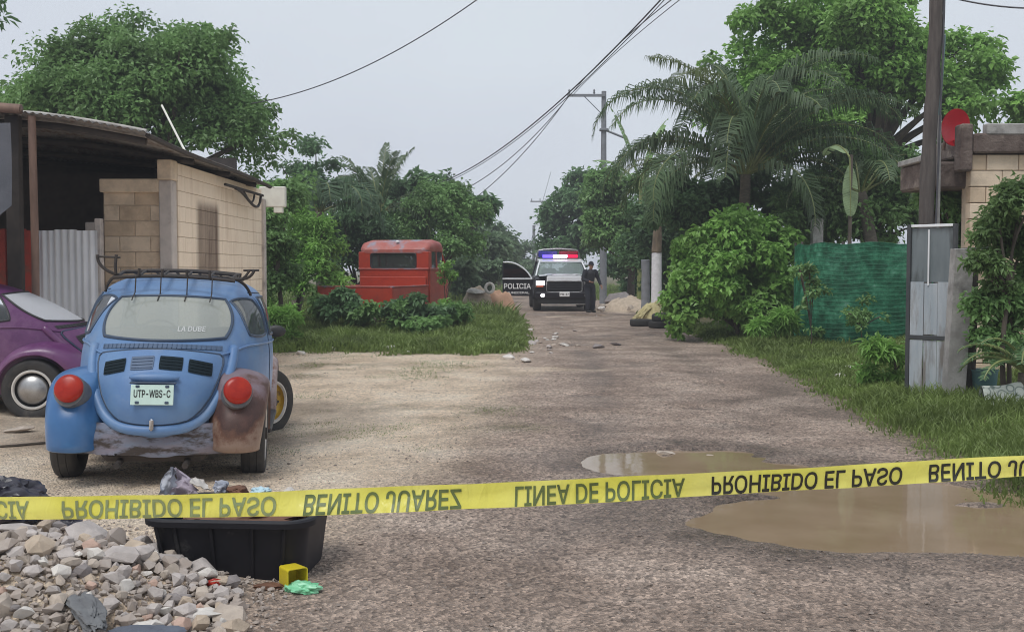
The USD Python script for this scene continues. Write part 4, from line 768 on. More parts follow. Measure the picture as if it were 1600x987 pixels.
wire('upper cable strung to the tip of the grey pole crossarm', PT[:2] + (0.3, 0), arm, [(1015, 14), (950, 84), (890, 150)], 0.0144)
wire('lower cable strung to the tip of the grey pole crossarm', PT[:2] + (0.5, 0), (arm[0] + 0.1, 44.9), [(1030, 8), (960, 84), (892, 152)], 0.0115)
wire('upper cable falling from the crossarm to the trees above the red pickup', arm, (-4.2, 44), [(888, 152), (800, 245), (712, 303)], 0.0187)
wire('lower cable falling from the crossarm to the trees above the red pickup', (arm[0], 44.8), (-2.6, 43), [(886, 154), (800, 258), (742, 310)], 0.0173)
wire('single dark cable crossing the sky above the shed tree', PT[:2], (-4.95, 20.2), [(745, 0), (628, 75), (487, 138), (405, 160)], 0.0094)
wire('faint grey guy wire climbing steeply above the grey pole', (2.25, 60), (2.9, 24), [(893, 140), (915, 80), (941, 0)], 0.011, 'thin_cable')
wire('faint grey service wire dropping behind the crossarm', (2.2, 60), (1.0, 60.2), [(882, 190), (870, 235), (852, 300)], 0.012, 'thin_cable')
wire('faint grey wire sloping across the sky beside the coconut palm', PT[:2] + (-0.1, 0), (3.2, 60), [(1160, 0), (1110, 75)], 0.010, 'thin_cable', zA=9.15)
wire('short dark cable crossing the sky above the house', PT[:2], (9.5, 10.5), [(1500, 0), (1560, 10), (1600, 13)], 0.010)
wire('cable dropping from the wooden pole into the big tree', (PT[0], PT[1]), (4.4, 26), [(1283, 5), (1240, 85)], 0.014, zA=9.1)

# ------------------------------------------------------------------ the tape across the road
usdkit.material(stage, L('tape_yellow'), {'g': ('geometry', {}), 'n': ('noise_texture', {'scale': 3.0, 'detail': 2.0}), 'r': ('rgb_ramp', {'ramp': [(0.35, (0.74, 0.71, 0.10)), (0.65, (0.82, 0.79, 0.20))]}), 'p': ('principled_bsdf', {'roughness': 0.28}), 't': ('translucent_bsdf', {}), 'm': ('mix_closure', {'fac': 0.4}), 'mp': ('mapping', {'scale': (14.0, 14.0, 3.0)}), 'nb': ('noise_texture', {'scale': 1.6, 'detail': 4.0, 'distortion': 1.0}), 'b': ('bump', {'strength': 0.55, 'distance': 0.02})},
    [('g.position', 'n.vector'), ('n.fac', 'r.fac'), ('r.color', 'p.base_color'), ('r.color', 't.color'), ('p.BSDF', 'm.closure1'), ('t.BSDF', 'm.closure2'), ('g.position', 'mp.vector'), ('mp.vector', 'nb.vector'), ('nb.fac', 'b.height'), ('b.normal', 'p.normal')], surface='m.closure')
mat('print_black', (0.02, 0.022, 0.015), rough=0.4); mat('print_mid', (0.11, 0.15, 0.045), (0.08, 0.11, 0.035), scale=30, rough=0.4); mat('print_faded', (0.22, 0.27, 0.12), (0.16, 0.20, 0.09), scale=30, rough=0.4)
TA, TB = np.array([-1.60, 3.28]), np.array([1.385, 2.86])
tp = np.array([(0, 775, 812), (100, 774.5, 811), (400, 769, 806), (560, 763, 800), (720, 756, 796), (900, 747, 786), (1100, 737, 775), (1300, 727, 764), (1450, 719, 754), (1600, 711, 744)], float)
def plan_t(px):
    k = (px - 800) / FPX; t = 0.5
    for _ in range(12): y = TA[1] + (TB[1] - TA[1]) * t; x = at(px, 770, y)[0]; t = (x - TA[0]) / (TB[0] - TA[0])
    return t
tt = np.array([plan_t(p) for p in tp[:, 0]]); ztp = [at(p[0], p[1], TA[1] + (TB[1] - TA[1]) * t)[2] for p, t in zip(tp, tt)]; zbt = [at(p[0], p[2], TA[1] + (TB[1] - TA[1]) * t)[2] for p, t in zip(tp, tt)]
ctop, cbot = np.polyfit(tt, ztp, 3), np.polyfit(tt, zbt, 3)
def cpoly(c, t):   # straight on beyond the part in view
    tc = np.clip(t, 0, 1); d = np.polyder(c); return np.polyval(c, tc) + np.polyval(d, tc) * (t - tc)
TLEN = np.linalg.norm(TB - TA); tn = np.array([(TB - TA)[1], -(TB - TA)[0]]) / TLEN; tn = tn if tn[1] < 0 else -tn
def on_tape(t, w, off=0.0):
    t = np.asarray(t, float); w = np.asarray(w, float); zb_, zt_ = cpoly(cbot, t), cpoly(ctop, t)
    wob = 0.018 * np.sin(t * 9.0 + 1.0) * (w - 0.5) + 0.005 * np.sin(t * 23 + w * 2) + 0.003 * np.sin(t * 61 - w * 3.5) + 0.004 * np.sin(w * 5 + t * 4); o = off + wob
    return np.stack([TA[0] + (TB[0] - TA[0]) * t + tn[0] * o, TA[1] + (TB[1] - TA[1]) * t + tn[1] * o, zb_ + (zt_ - zb_) * w], -1)
tape = thing('barrier_tape', 'yellow police line tape with upside-down black lettering stretched across the road', 'barrier tape')
g_t, g_w = np.meshgrid(np.linspace(-0.9, 1.9, 520), np.linspace(0, 1, 9), indexing='ij'); obj('tape_strip', gridmesh(on_tape(g_t, g_w)), 'tape_yellow', tape, smooth=True)
def lettering(text, px0, px1, mt, w0=0.01, w1=0.82):
    m = meshkit.text_mesh(text, 1.0, 0.02, bold=True); m = m.subdivide() if len(m.faces) < 4000 else m
    v = np.asarray(m.vertices).copy(); lo, hi = v.min(0), v.max(0); a, b = plan_t(px0), plan_t(px1)
    t = a + (b - a) * (v[:, 0] - lo[0]) / (hi[0] - lo[0]); w = w1 - (w1 - w0) * (v[:, 1] - lo[1]) / (hi[1] - lo[1])
    obj('lettering', (on_tape(t, w, 0.0018 + 0.0006 * (v[:, 2] > 0.01)), np.asarray(m.faces)[:, ::-1]), mt, tape)
lettering('LINEA DE POLICIA', -215, 46, 'print_faded'); lettering('PROHIBIDO EL PASO', 98, 432, 'print_faded'); lettering('BENITO JUAREZ', 476, 721, 'print_mid')
lettering('LINEA DE POLICIA', 805, 1070, 'print_mid'); lettering('PROHIBIDO EL PASO', 1112, 1409, 'print_black'); lettering('BENITO JUAREZ', 1451, 1690, 'print_black')

# ------------------------------------------------------------------ plants
leafmat('leaf_mid', (0.169, 0.296, 0.099), (0.300, 0.492, 0.162), (0.551, 0.799, 0.267))
leafmat('leaf_fresh', (0.206, 0.380, 0.087), (0.353, 0.610, 0.145), (0.617, 0.900, 0.237), patch=1.3)
leafmat('leaf_dark', (0.109, 0.201, 0.087), (0.172, 0.301, 0.125), (0.300, 0.465, 0.181))
leafmat('leaf_blue', (0.087, 0.152, 0.078), (0.137, 0.226, 0.120), (0.228, 0.336, 0.179))
leafmat('leaf_pale', (0.121, 0.203, 0.065), (0.244, 0.359, 0.122), (0.487, 0.593, 0.258), patch=2.5)
leafmat('leaf_far', (0.148, 0.222, 0.121), (0.222, 0.318, 0.170), (0.350, 0.472, 0.249), patch=0.5)
leafmat('palm_leaf', (0.075, 0.123, 0.054), (0.116, 0.178, 0.076), (0.194, 0.265, 0.112), patch=0.8, rough=0.55)
leafmat('palm_yellow', (0.093, 0.125, 0.039), (0.147, 0.188, 0.062), (0.230, 0.243, 0.099), patch=0.8, rough=0.4)
leafmat('banana_leaf', (0.125, 0.228, 0.066), (0.175, 0.300, 0.088), (0.250, 0.384, 0.132), patch=2, rough=0.35)
leafmat('pale_blade', (0.28, 0.38, 0.20), (0.34, 0.44, 0.25), (0.42, 0.50, 0.32), patch=3)
leafmat('grass_blade', (0.152, 0.211, 0.055), (0.266, 0.323, 0.088), (0.480, 0.442, 0.155), patch=1.2, rough=0.55)
mat('bark', (0.11, 0.09, 0.07), (0.065, 0.052, 0.042), scale=10, rough=0.95, bump=0.4, stretch=(1, 1, 0.3))
mat('palm_bark', (0.17, 0.145, 0.115), (0.10, 0.085, 0.07), scale=10, rough=0.95, bump=0.5, stretch=(1, 1, 3))
mat('rachis', (0.19, 0.22, 0.075), (0.15, 0.17, 0.06), rough=0.5)

def leaf_mesh(P, Nn, T, ln, wd, fold=0.25):
    """Leaves: folded rhombs at P along T with normal Nn."""
    T = T - Nn * (T * Nn).sum(1, keepdims=True); T /= np.maximum(np.linalg.norm(T, axis=1, keepdims=True), 1e-6); B = np.cross(Nn, T)
    ln, wd = ln[:, None], wd[:, None]
    v = np.stack([P, P + T * ln * 0.45 + B * wd * 0.5 + Nn * wd * fold, P + T * ln - Nn * ln * 0.12, P + T * ln * 0.45 - B * wd * 0.5 + Nn * wd * fold], 1).reshape(-1, 3)
    k = np.arange(len(P))[:, None] * 4; return v, np.vstack([k + [0, 1, 2], k + [0, 2, 3]])
def crown(rng, lobes, n, leaf, clump=0.45, spread=1.0, droop=0.25, per=26, inner=0.25):
    """Foliage of leaf clumps spread over lobes (centre, radii): uneven outline with gaps. Returns the mesh and the clump centres."""
    def unit(m): q = rng.normal(size=(m, 3)); return q / np.linalg.norm(q, axis=1, keepdims=True)
    vol = np.array([np.prod(r) ** (2 / 3) for c, r in lobes]); nb = max(9, int(n / 300)); which = rng.choice(len(lobes), nb, p=vol / vol.sum())
    C = np.array([lobes[i][0] for i in which], float); Rr = np.array([lobes[i][1] for i in which], float)
    d = unit(nb); d[:, 2] = np.where(rng.random(nb) < 0.65, np.abs(d[:, 2]), d[:, 2]); rad = np.where(rng.random(nb) < inner, rng.uniform(0.2, 0.6, nb), rng.uniform(0.62, 1.0, nb))
    BC = C + d * Rr * rad[:, None]; BR = np.minimum(Rr.mean(1) * rng.uniform(0.16, 0.36, nb), 1.3 * clump * rng.uniform(0.9, 2.2, nb))                 # boughs
    nc = max(10, n // per); bi = rng.choice(nb, nc, p=BR ** 2 / (BR ** 2).sum()); e = unit(nc); e[:, 2] = np.where(rng.random(nc) < 0.7, np.abs(e[:, 2]), e[:, 2]); e = e + 0.5 * d[bi]
    cc = BC[bi] + e * (BR[bi] * rng.uniform(0.55, 1.1, nc))[:, None]
    pick = rng.integers(nc, size=n); q = unit(n); size = (clump * rng.uniform(0.3, 0.95, nc))[pick]
    P = cc[pick] + q * (size * rng.random(n) ** 0.5)[:, None] * np.array([spread, spread, 0.7])
    Nn = q * 0.35 + e[pick] * 0.15 + np.array([0, 0, 0.6]) + rng.normal(size=(n, 3)) * 0.5; Nn /= np.linalg.norm(Nn, axis=1, keepdims=True)
    T = q + rng.normal(size=(n, 3)) * 0.6 + np.array([0, 0, -droop]); s = rng.uniform(0.6, 1.25, n)
    return leaf_mesh(P, Nn, T, leaf[0] * s, leaf[1] * s), cc
def lobes_px(spec, y, depth=0.9):
    """Lobes seen at pixel centre and half sizes of the photograph, at a distance."""
    out = []
    for (cx, cy, rx_, ry_, *o) in spec:
        yy = y + (o[0] if o else 0); out.append((at(cx, cy, yy), np.array([rx_ / sc(yy), depth * (rx_ + ry_) / 2 / sc(yy), ry_ / sc(yy)])))
    return out
def tree(name, label, cat, lobes, n, leaf, mt, seed, trunk=None, group=None, clump=0.45, trunk_r=0.16, droop=0.25, inner=0.25, limbs=9, bark='bark'):
    rng = np.random.default_rng(seed); cm = np.mean([c for c, r in lobes], 0); bx, by = trunk if trunk is not None else (cm[0], cm[1]); bz = hz(bx, by) - 0.1
    t = thing(name, label, cat, (bx, by, bz), group=group); o = np.array([bx, by, bz])
    (v, f), cc = crown(rng, lobes, n, leaf, clump, droop=droop, inner=inner); obj('crown', (v - o, f), mt, t)
    low = min(c[2] - r[2] for c, r in lobes); fork = np.array([bx, by, max(bz + 0.35 * (cm[2] - bz), min(low + 0.3, cm[2]))])
    b = MB(); b.tube(bez([o, (o + fork) / 2 + rng.normal(size=3) * (0.06, 0.06, 0), fork], 8) - o, np.linspace(trunk_r, trunk_r * 0.7, 8), 9)
    ends = cc[rng.choice(len(cc), min(limbs, len(cc)), replace=False)]
    for e in ends:
        dd = np.linalg.norm(e - fork); mid = fork * 0.5 + e * 0.5 + rng.normal(size=3) * 0.05 * dd + (0, 0, 0.05 * dd); b.tube(bez([fork - (0, 0, 0.05), mid, e], 9) - o, np.linspace(trunk_r * 0.5, 0.012, 9), 6)
    obj('trunk', b, bark, t, smooth=50); return t
def frond_mesh(base, az, el, L_, droop, rng, nl=44, lw=0.036, ll=0.42, twist=0.0, hang=0.55, ragged=0.15):
    """A feather palm leaf: (midrib, leaflets)."""
    n = 16; p = np.array(base, float); e = el; pts = [p.copy()]
    for k in range(n):
        d = np.array([math.cos(az) * math.cos(e), math.sin(az) * math.cos(e), math.sin(e)]); p = p + d * L_ / n; pts.append(p.copy()); e -= droop / n * (0.5 + 1.3 * k / n)
    pts = np.array(pts); rib = tube(pts, np.linspace(0.026, 0.006, n + 1), 5, False)
    s = np.linspace(0.14, 0.995, nl); i = s * n; P = np.stack([np.interp(i, np.arange(n + 1), pts[:, k]) for k in range(3)], 1); T = np.gradient(P, axis=0); T /= np.linalg.norm(T, axis=1, keepdims=True)
    side = np.array([-math.sin(az + twist), math.cos(az + twist), 0.0]); V_, F_, m = [], [], 0
    prof = ll * (0.35 + 0.65 * np.sin(np.clip((s - 0.08) / 0.95, 0, 1) * PI) ** 0.6) * (1 - 0.35 * s ** 6)
    for sg in (-1, 1):
        keep = rng.random(nl) > ragged * 0.6; ln = (prof * rng.uniform(0.8, 1.15, nl))[keep][:, None]; Pk, Tk = P[keep], T[keep]
        d0 = side * sg * 0.85 + Tk * 0.62 + np.array([0, 0, 0.14]) + rng.normal(size=Pk.shape) * 0.10; d0 /= np.linalg.norm(d0, axis=1, keepdims=True)
        d1 = d0 * (1 - hang) + np.array([0, 0, -1.0]) * hang; d1 /= np.linalg.norm(d1, axis=1, keepdims=True)
        w = np.cross(d0, Tk); w = np.cross(d0, w); w /= np.maximum(np.linalg.norm(w, axis=1, keepdims=True), 1e-6)
        a, b, c = Pk, Pk + d0 * ln * 0.5, Pk + d0 * ln * 0.5 + d1 * ln * 0.5
        V_.append(np.stack([a - w * lw * 0.3, a + w * lw * 0.3, b + w * lw * 0.5, b - w * lw * 0.5, c], 1).reshape(-1, 3)); k = np.arange(len(Pk))[:, None] * 5 + m
        F_.append(np.vstack([k + [0, 1, 2], k + [0, 2, 3], k + [3, 2, 4]])); m += 5 * len(Pk)
    return rib, (np.vstack(V_), np.vstack(F_))
def palm(label, base, head, fronds, seed, mt='palm_leaf', yellow=(), r=0.13, ll=0.45, lw=0.03, nl=44, hang=0.55):
    """fronds: (azimuth degrees from +x, elevation degrees, length, droop) each."""
    rng = np.random.default_rng(seed); o = np.array([base[0], base[1], hz(base[0], base[1]) - 0.1]); t = thing('palm_tree', label, 'palm tree', o); h = np.array(head) - o
    obj('trunk', tube(bez([(0, 0, 0), h * 0.5 + (0.06, 0, 0), h], 14), np.linspace(r * 1.25, r * 0.85, 14), 10), 'palm_bark', t, smooth=True)
    for k, (az, el, L_, dr) in enumerate(fronds):
        a = math.radians(az); rib, lf = frond_mesh(h + np.array([math.cos(a), math.sin(a), 0]) * 0.08, a, math.radians(el), L_, dr, rng, nl, lw, ll, twist=rng.normal() * 0.2, hang=hang)
        fr = obj('frond', lf, 'palm_yellow' if k in yellow else mt, t); obj('midrib', rib, 'rachis', fr, smooth=True)
    return t
def banana(label, base, leaves, seed, mt='banana_leaf', thin=False):
    """leaves: (azimuth, elevation, length, width, droop)."""
    rng = np.random.default_rng(seed); o = np.array(base, float); z0 = hz(o[0], o[1]); t = thing('banana_plant', label, 'banana plant', o)
    obj('stem', tube([(0, 0, z0 - o[2] - 0.05), (0.03, 0, 0.05)], [0.05, 0.03] if thin else [0.11, 0.06], 10), 'bark' if thin else 'rachis', t, smooth=True)
    for az, el, L_, W_, dr in leaves:
        a, e, p, pts = math.radians(az), math.radians(el), np.zeros(3), [np.zeros(3)]
        for k in range(24): d = np.array([math.cos(a) * math.cos(e), math.sin(a) * math.cos(e), math.sin(e)]); p = p + d * L_ / 24; pts.append(p.copy()); e -= dr / 24 * (0.3 + 1.5 * k / 24)
        pts = np.array(pts); side = np.array([-math.sin(a), math.cos(a), 0]); s = np.linspace(0, 1, 25); w = W_ * np.clip(np.sin(np.clip((s - 0.12) / 0.88, 0, 1) * PI), 0, 1) ** 0.5 * 0.5
        b = MB()
        for sg in (-1, 1):
            for k in range(3, 24):
                if rng.random() < 0.10: continue
                g = 0.12 * rng.random() / 1; q0, q1 = pts[k], pts[k] + (pts[k + 1] - pts[k]) * (0.98 - g)
                dz = np.array([0, 0, -0.35]); e0, e1 = q0 + (side * sg + dz) * w[k], q1 + (side * sg + dz) * w[min(k + 1, 24)]
                b.add([q0, q1, e1, e0], [[0, 1, 2, 3]])
        lf = obj('leaf', b, mt, t); obj('midrib', tube(pts, np.linspace(0.022, 0.005, 25), 5, False), 'rachis', lf, smooth=True)
    return t

# trees over the shed
tree('shade_tree', 'large broad green tree rising behind the shed roof', 'tree', lobes_px([(215, 165, 150, 105), (180, 200, 170, 85), (330, 210, 90, 60), (60, 165, 75, 65), (90, 210, 90, 60), (375, 235, 80, 70), (120, 110, 70, 55), (255, 95, 85, 50), (330, 160, 75, 60), (425, 290, 45, 60), (20, 190, 50, 60)], 24.0), 64000, (0.135, 0.075), 'leaf_mid', 11, trunk=(-8.2, 24.3), clump=0.42, trunk_r=0.26, limbs=16)
t0 = at(4, 60, 19.5); tree('overhanging_tree', 'dark twig tips hanging in at the very edge above the shed', 'tree', [(at(-70, 40, 19.0), np.array([0.75, 0.6, 0.8]))], 700, (0.22, 0.06), 'leaf_dark', 12, trunk=(-11.2, 19.2), clump=0.35, trunk_r=0.09, limbs=6)
tree('round_tree', 'dark rounded tree between the shade tree and the palm', 'tree', lobes_px([(505, 258, 42, 34), (520, 320, 70, 55), (470, 330, 60, 60)], 38.0), 12000, (0.19, 0.1), 'leaf_dark', 13, clump=0.5, trunk_r=0.16)
tree('almond_tree', 'broad leaved tree just above the thick cable end', 'tree', lobes_px([(640, 300, 50, 34), (675, 285, 36, 26), (630, 350, 75, 50)], 37.5), 8500, (0.25, 0.15), 'leaf_dark', 14, clump=0.5, trunk_r=0.14)
tree('vine_tree', 'vine-covered bushy tree behind the red pickup cab', 'tree', lobes_px([(690, 350, 62, 48), (640, 390, 60, 45), (712, 400, 40, 55)], 33.0), 15000, (0.13, 0.075), 'leaf_mid', 15, clump=0.4, trunk_r=0.13)
tree('thin_tree', 'sparse dark tree leaning out over the road verge', 'tree', lobes_px([(728, 330, 36, 26), (745, 350, 22, 22)], 42.0), 1500, (0.34, 0.20), 'leaf_dark', 16, clump=0.5, trunk_r=0.10, limbs=8)
tree('dark_shrub', 'dark shrub filling the gap behind the red pickup roof', 'shrub', lobes_px([(560, 380, 75, 55), (500, 400, 55, 60), (610, 410, 60, 50)], 32.5), 13000, (0.15, 0.08), 'leaf_dark', 17, clump=0.45, trunk_r=0.08)
tree('tall_shrub', 'light green feathery shrub beside the end of the shed wall', 'shrub', lobes_px([(470, 395, 62, 52), (440, 430, 45, 48), (500, 425, 38, 40), (465, 350, 30, 25)], 24.0), 14000, (0.13, 0.045), 'leaf_fresh', 18, clump=0.36, trunk_r=0.06, droop=0.0)
tree('shrub', 'dense green shrub against the back corner of the shed', 'shrub', lobes_px([(430, 345, 34, 55), (420, 400, 34, 60), (450, 310, 30, 35)], 21.5), 7500, (0.12, 0.07), 'leaf_mid', 19, clump=0.34, trunk_r=0.06)
palm('palm tree with tall upright fronds standing over the red pickup', (-4.35, 33.5), at(592, 335, 33.5), [(80, 82, 2.5, 0.5), (20, 78, 2.4, 0.6), (160, 76, 2.3, 0.8), (-60, 74, 2.4, 0.9), (110, 70, 2.5, 1.1), (-120, 62, 2.4, 1.5), (0, 48, 2.5, 1.7), (180, 45, 2.5, 1.8), (-90, 40, 2.6, 1.9), (45, 35, 2.5, 1.7), (200, 25, 2.5, 1.9), (-30, 20, 2.5, 1.9), (60, 74, 2.5, 0.8), (240, 66, 2.4, 1.2)], 21, ll=0.5, nl=44, lw=0.05)
palm('palm tree with one grey-green drooping frond beside the dark rounded tree', (-6.2, 29.5), at(500, 330, 29.5), [(200, 66, 2.0, 2.4), (-15, 70, 2.2, 2.8), (-70, 64, 2.1, 2.5), (-40, 58, 2.4, 2.7), (170, 40, 2.0, 1.9), (-100, 35, 2.2, 2.1), (20, 30, 2.2, 2.0), (90, 55, 2.0, 1.5)], 22, mt='leaf_blue', ll=0.85, nl=54, lw=0.045, hang=0.8)
far = [('distant tree by the bend of the road beyond the sand heap', (780, 402, 46, 38), 66, 1.1), ('distant bushy tree closing the road behind the open truck door', (815, 415, 40, 34), 85, 1.2), ('distant low tree left of the sand heap', (748, 395, 34, 42), 52, 1.1)]
for k, (lb, e, y, cl_) in enumerate(far): tree('distant_tree', lb.replace('left of', 'behind'), 'tree', lobes_px([e, (e[0] - 14, e[1] + 14, e[2] * 0.8, e[3] * 0.7), (e[0] + 16, e[1] + 10, e[2] * 0.7, e[3] * 0.8)], y), 5000, (0.34, 0.20), 'leaf_far', 30 + k, clump=0.6 * cl_, trunk_r=0.15)
for k, (px, py, rx_, ry_, y, lb) in enumerate(((715, 425, 40, 26, 40, 'low bush beyond the cab of the red pickup'), (760, 432, 32, 22, 47, 'low bush behind the sand heap'), (800, 430, 30, 22, 60, 'low bush at the far edge of the road beside the open truck door'), (690, 430, 34, 26, 44, 'low bush deeper in the grass past the red pickup'), (968, 425, 30, 30, 47, 'low bush behind the mossy boulder'), (1000, 430, 34, 30, 42, 'low bush between the boulder and the grey dead trunk'))):
    tree('distant_bush', lb, 'bush', lobes_px([(px, py, rx_, ry_), (px + rx_ * 0.5, py + 6, rx_ * 0.6, ry_ * 0.7)], y), 2600, (0.24, 0.14), 'leaf_far' if px < 900 else 'leaf_dark', 130 + k, clump=0.4, trunk_r=0.05, limbs=6)
# right of the road
tree('roadside_tree', 'dark tree with a stepped outline directly above the police pickup', 'tree', lobes_px([(890, 345, 36, 55), (925, 330, 46, 50), (905, 395, 50, 45), (868, 370, 20, 40)], 56.0), 17000, (0.28, 0.16), 'leaf_dark', 41, clump=0.7, trunk_r=0.22)
tree('roadside_tree', 'green tree around the foot of the slim grey crossarm pole', 'tree', lobes_px([(965, 330, 50, 55), (985, 385, 55, 50), (950, 310, 36, 34)], 40.0), 17000, (0.19, 0.11), 'leaf_mid', 42, clump=0.5, trunk_r=0.18, trunk=(4.6, 40.5))
tree('roadside_tree', 'shadowy tree behind the whitewashed trunk', 'tree', lobes_px([(1005, 395, 60, 60), (1060, 350, 55, 70), (1040, 420, 50, 50)], 33.0), 15000, (0.17, 0.1), 'leaf_dark', 43, clump=0.45, trunk_r=0.16, trunk=(5.4, 33.6))
tree('big_tree', 'huge broad-leaved tree towering behind the coconut palm and the house', 'tree', lobes_px([(1300, 110, 130, 90), (1190, 60, 50, 42), (1240, 30, 60, 45), (1350, 40, 75, 45), (1470, 130, 75, 80), (1540, 190, 70, 55), (1400, 170, 110, 80), (1150, 130, 45, 60), (1240, 200, 110, 70), (1600, 210, 50, 55), (1470, 50, 30, 22), (1530, 165, 60, 55), (1400, 90, 60, 50), (1290, 180, 120, 70)], 27.5), 68000, (0.17, 0.105), 'leaf_fresh', 44, clump=0.48, trunk_r=0.32, trunk=(9.5, 28), limbs=22)
tree('low_tree', 'green low tree in front of the big tree above the netting', 'tree', lobes_px([(1330, 300, 75, 55), (1395, 320, 60, 50), (1280, 330, 60, 50), (1430, 330, 45, 65), (1340, 345, 100, 45), (1400, 285, 60, 40)], 23.5), 26000, (0.14, 0.08), 'leaf_mid', 45, clump=0.38, trunk_r=0.10)
tree('climbing_bush', 'lush bright green bush spilling onto the road verge beside the netting', 'bush', lobes_px([(1150, 420, 92, 66), (1185, 385, 60, 40), (1095, 455, 48, 50), (1210, 470, 45, 50), (1140, 490, 75, 36), (1070, 490, 28, 30), (1150, 475, 95, 50), (1215, 430, 46, 60), (1110, 500, 70, 30), (1190, 505, 60, 28)], 21.8), 36000, (0.14, 0.1), 'leaf_fresh', 46, clump=0.30, trunk_r=0.06, droop=0.5, inner=0.1)
tree('dark_shrub', 'dark shrub between the bright bush and the coconut palm trunk', 'shrub', lobes_px([(1110, 350, 60, 50), (1240, 350, 60, 50), (1170, 330, 80, 40), (1060, 340, 50, 50), (1280, 320, 60, 50)], 25.2), 16000, (0.17, 0.10), 'leaf_dark', 47, clump=0.36, trunk_r=0.07)
tree('flowering_shrub', 'pale variegated shrub in front of the tan house wall', 'shrub', lobes_px([(1585, 350, 55, 48), (1575, 400, 52, 60), (1600, 310, 36, 26), (1560, 450, 34, 50)], 10.6), 9000, (0.075, 0.034), 'leaf_pale', 48, clump=0.16, trunk_r=0.03)
tree('green_shrub', 'green shrub low against the house wall behind the bucket', 'shrub', lobes_px([(1580, 510, 52, 65), (1550, 545, 34, 50), (1600, 450, 40, 50)], 10.9), 8000, (0.085, 0.045), 'leaf_mid', 49, clump=0.17, trunk_r=0.03)
tree('weedy_shrub', 'small shrub growing under the canopy beside the wooden pole', 'shrub', lobes_px([(1490, 345, 32, 45), (1455, 330, 34, 45), (1500, 400, 30, 50)], 12.9 + 1.2), 4200, (0.11, 0.06), 'leaf_mid', 50, clump=0.22, trunk_r=0.03)
palm('big coconut palm with long arching fronds above the lush bush', (5.0, 24.0), at(1165, 272, 23.2), [(172, 74, 4.8, 2.6), (150, 82, 3.8, 1.3), (100, 80, 4.0, 1.3), (60, 78, 4.0, 1.5), (20, 72, 4.1, 1.9), (-20, 66, 4.1, 2.1), (200, 62, 4.0, 2), (230, 70, 3.8, 1.7), (-60, 74, 3.8, 1.5), (-90, 66, 3.7, 1.8), (0, 48, 4.2, 2), (40, 50, 4.0, 2), (180, 42, 3.6, 2.1), (215, 34, 3.4, 2.1), (-30, 36, 4.2, 2), (-110, 40, 3.4, 2), (10, 22, 4.0, 1.8), (150, 30, 3.6, 2), (-150, 20, 3.2, 1.9), (-70, 15, 3.2, 1.8), (90, 60, 4.0, 1.8), (15, 60, 4.4, 1.7)] + [(k * 47 % 360, 30 + (k * 31) % 55, 3.3 + 0.25 * (k % 4), 1.5 + 0.3 * (k % 3)) for k in range(16)], 23, yellow=(1, 7), ll=0.78, lw=0.034, nl=86, hang=0.72)
palm('smaller yellowish palm beside the banana leaves', (6.0, 31.0), at(1068, 300, 30.5), [(180, 60, 2.3, 2.2), (200, 74, 2.3, 1.8), (150, 66, 2.3, 1.9), (90, 80, 2.2, 1.2), (-90, 62, 2.3, 2.0), (-140, 50, 2.3, 2.2), (-45, 55, 2.3, 2.1), (20, 60, 2.3, 2.0), (230, 35, 2.2, 2.1), (170, 30, 2.2, 2.0)], 24, mt='palm_yellow', ll=0.5, nl=40)
palm('low palm clump with arching fronds beside the pale hanging banana leaf', (8.0, 22.8), at(1345, 300, 22.5), [(20, 62, 2.2, 2.0), (-20, 56, 2.1, 2.1), (160, 60, 2.2, 2.2), (90, 74, 2.1, 1.6), (-90, 50, 2.0, 2.0), (0, 34, 2.1, 1.8), (190, 34, 2.0, 2.0)], 25, ll=0.46, nl=44)
banana('banana plant with two raised ragged leaves beside the grey pole', at(1000, 290, 37), [(150, 76, 3.1, 0.42, 0.4), (40, 70, 2.9, 0.4, 0.5), (175, 52, 2.0, 0.5, 1.2), (-60, 60, 2.0, 0.5, 1.5), (0, 35, 1.8, 0.5, 1.3)], 51, mt='leaf_mid')
banana('banana plant with one pale leaf hanging straight down', at(1328, 246, 20.6), [(-80, -86, 1.15, 0.33, 0.05), (100, 40, 1.2, 0.3, 1.6)], 52, mt='pale_blade', thin=True)
# cycad fronds by the sheet
rngc = np.random.default_rng(61); cb = np.array([at(1605, 560, 10.4)[0], 10.4, hz(at(1605, 560, 10.4)[0], 10.4)]); cy = thing('cycad', 'dark cycad with stiff comb-like fronds beside the patterned sheet', 'cycad', cb)
obj('trunk', tube([(0, 0, -0.05), (0, 0, 0.35)], [0.10, 0.08], 10), 'palm_bark', cy, smooth=True)
for az, el in ((185, 45), (210, 35), (160, 55), (240, 50), (135, 35), (270, 40), (300, 50), (200, 65), (90, 60)):
    rib, lf = frond_mesh((0, 0, 0.35), math.radians(az), math.radians(el), 0.75, 1.6, rngc, 34, 0.014, 0.15, hang=0.15); fr = obj('frond', lf, 'leaf_dark', cy); obj('midrib', rib, 'rachis', fr)
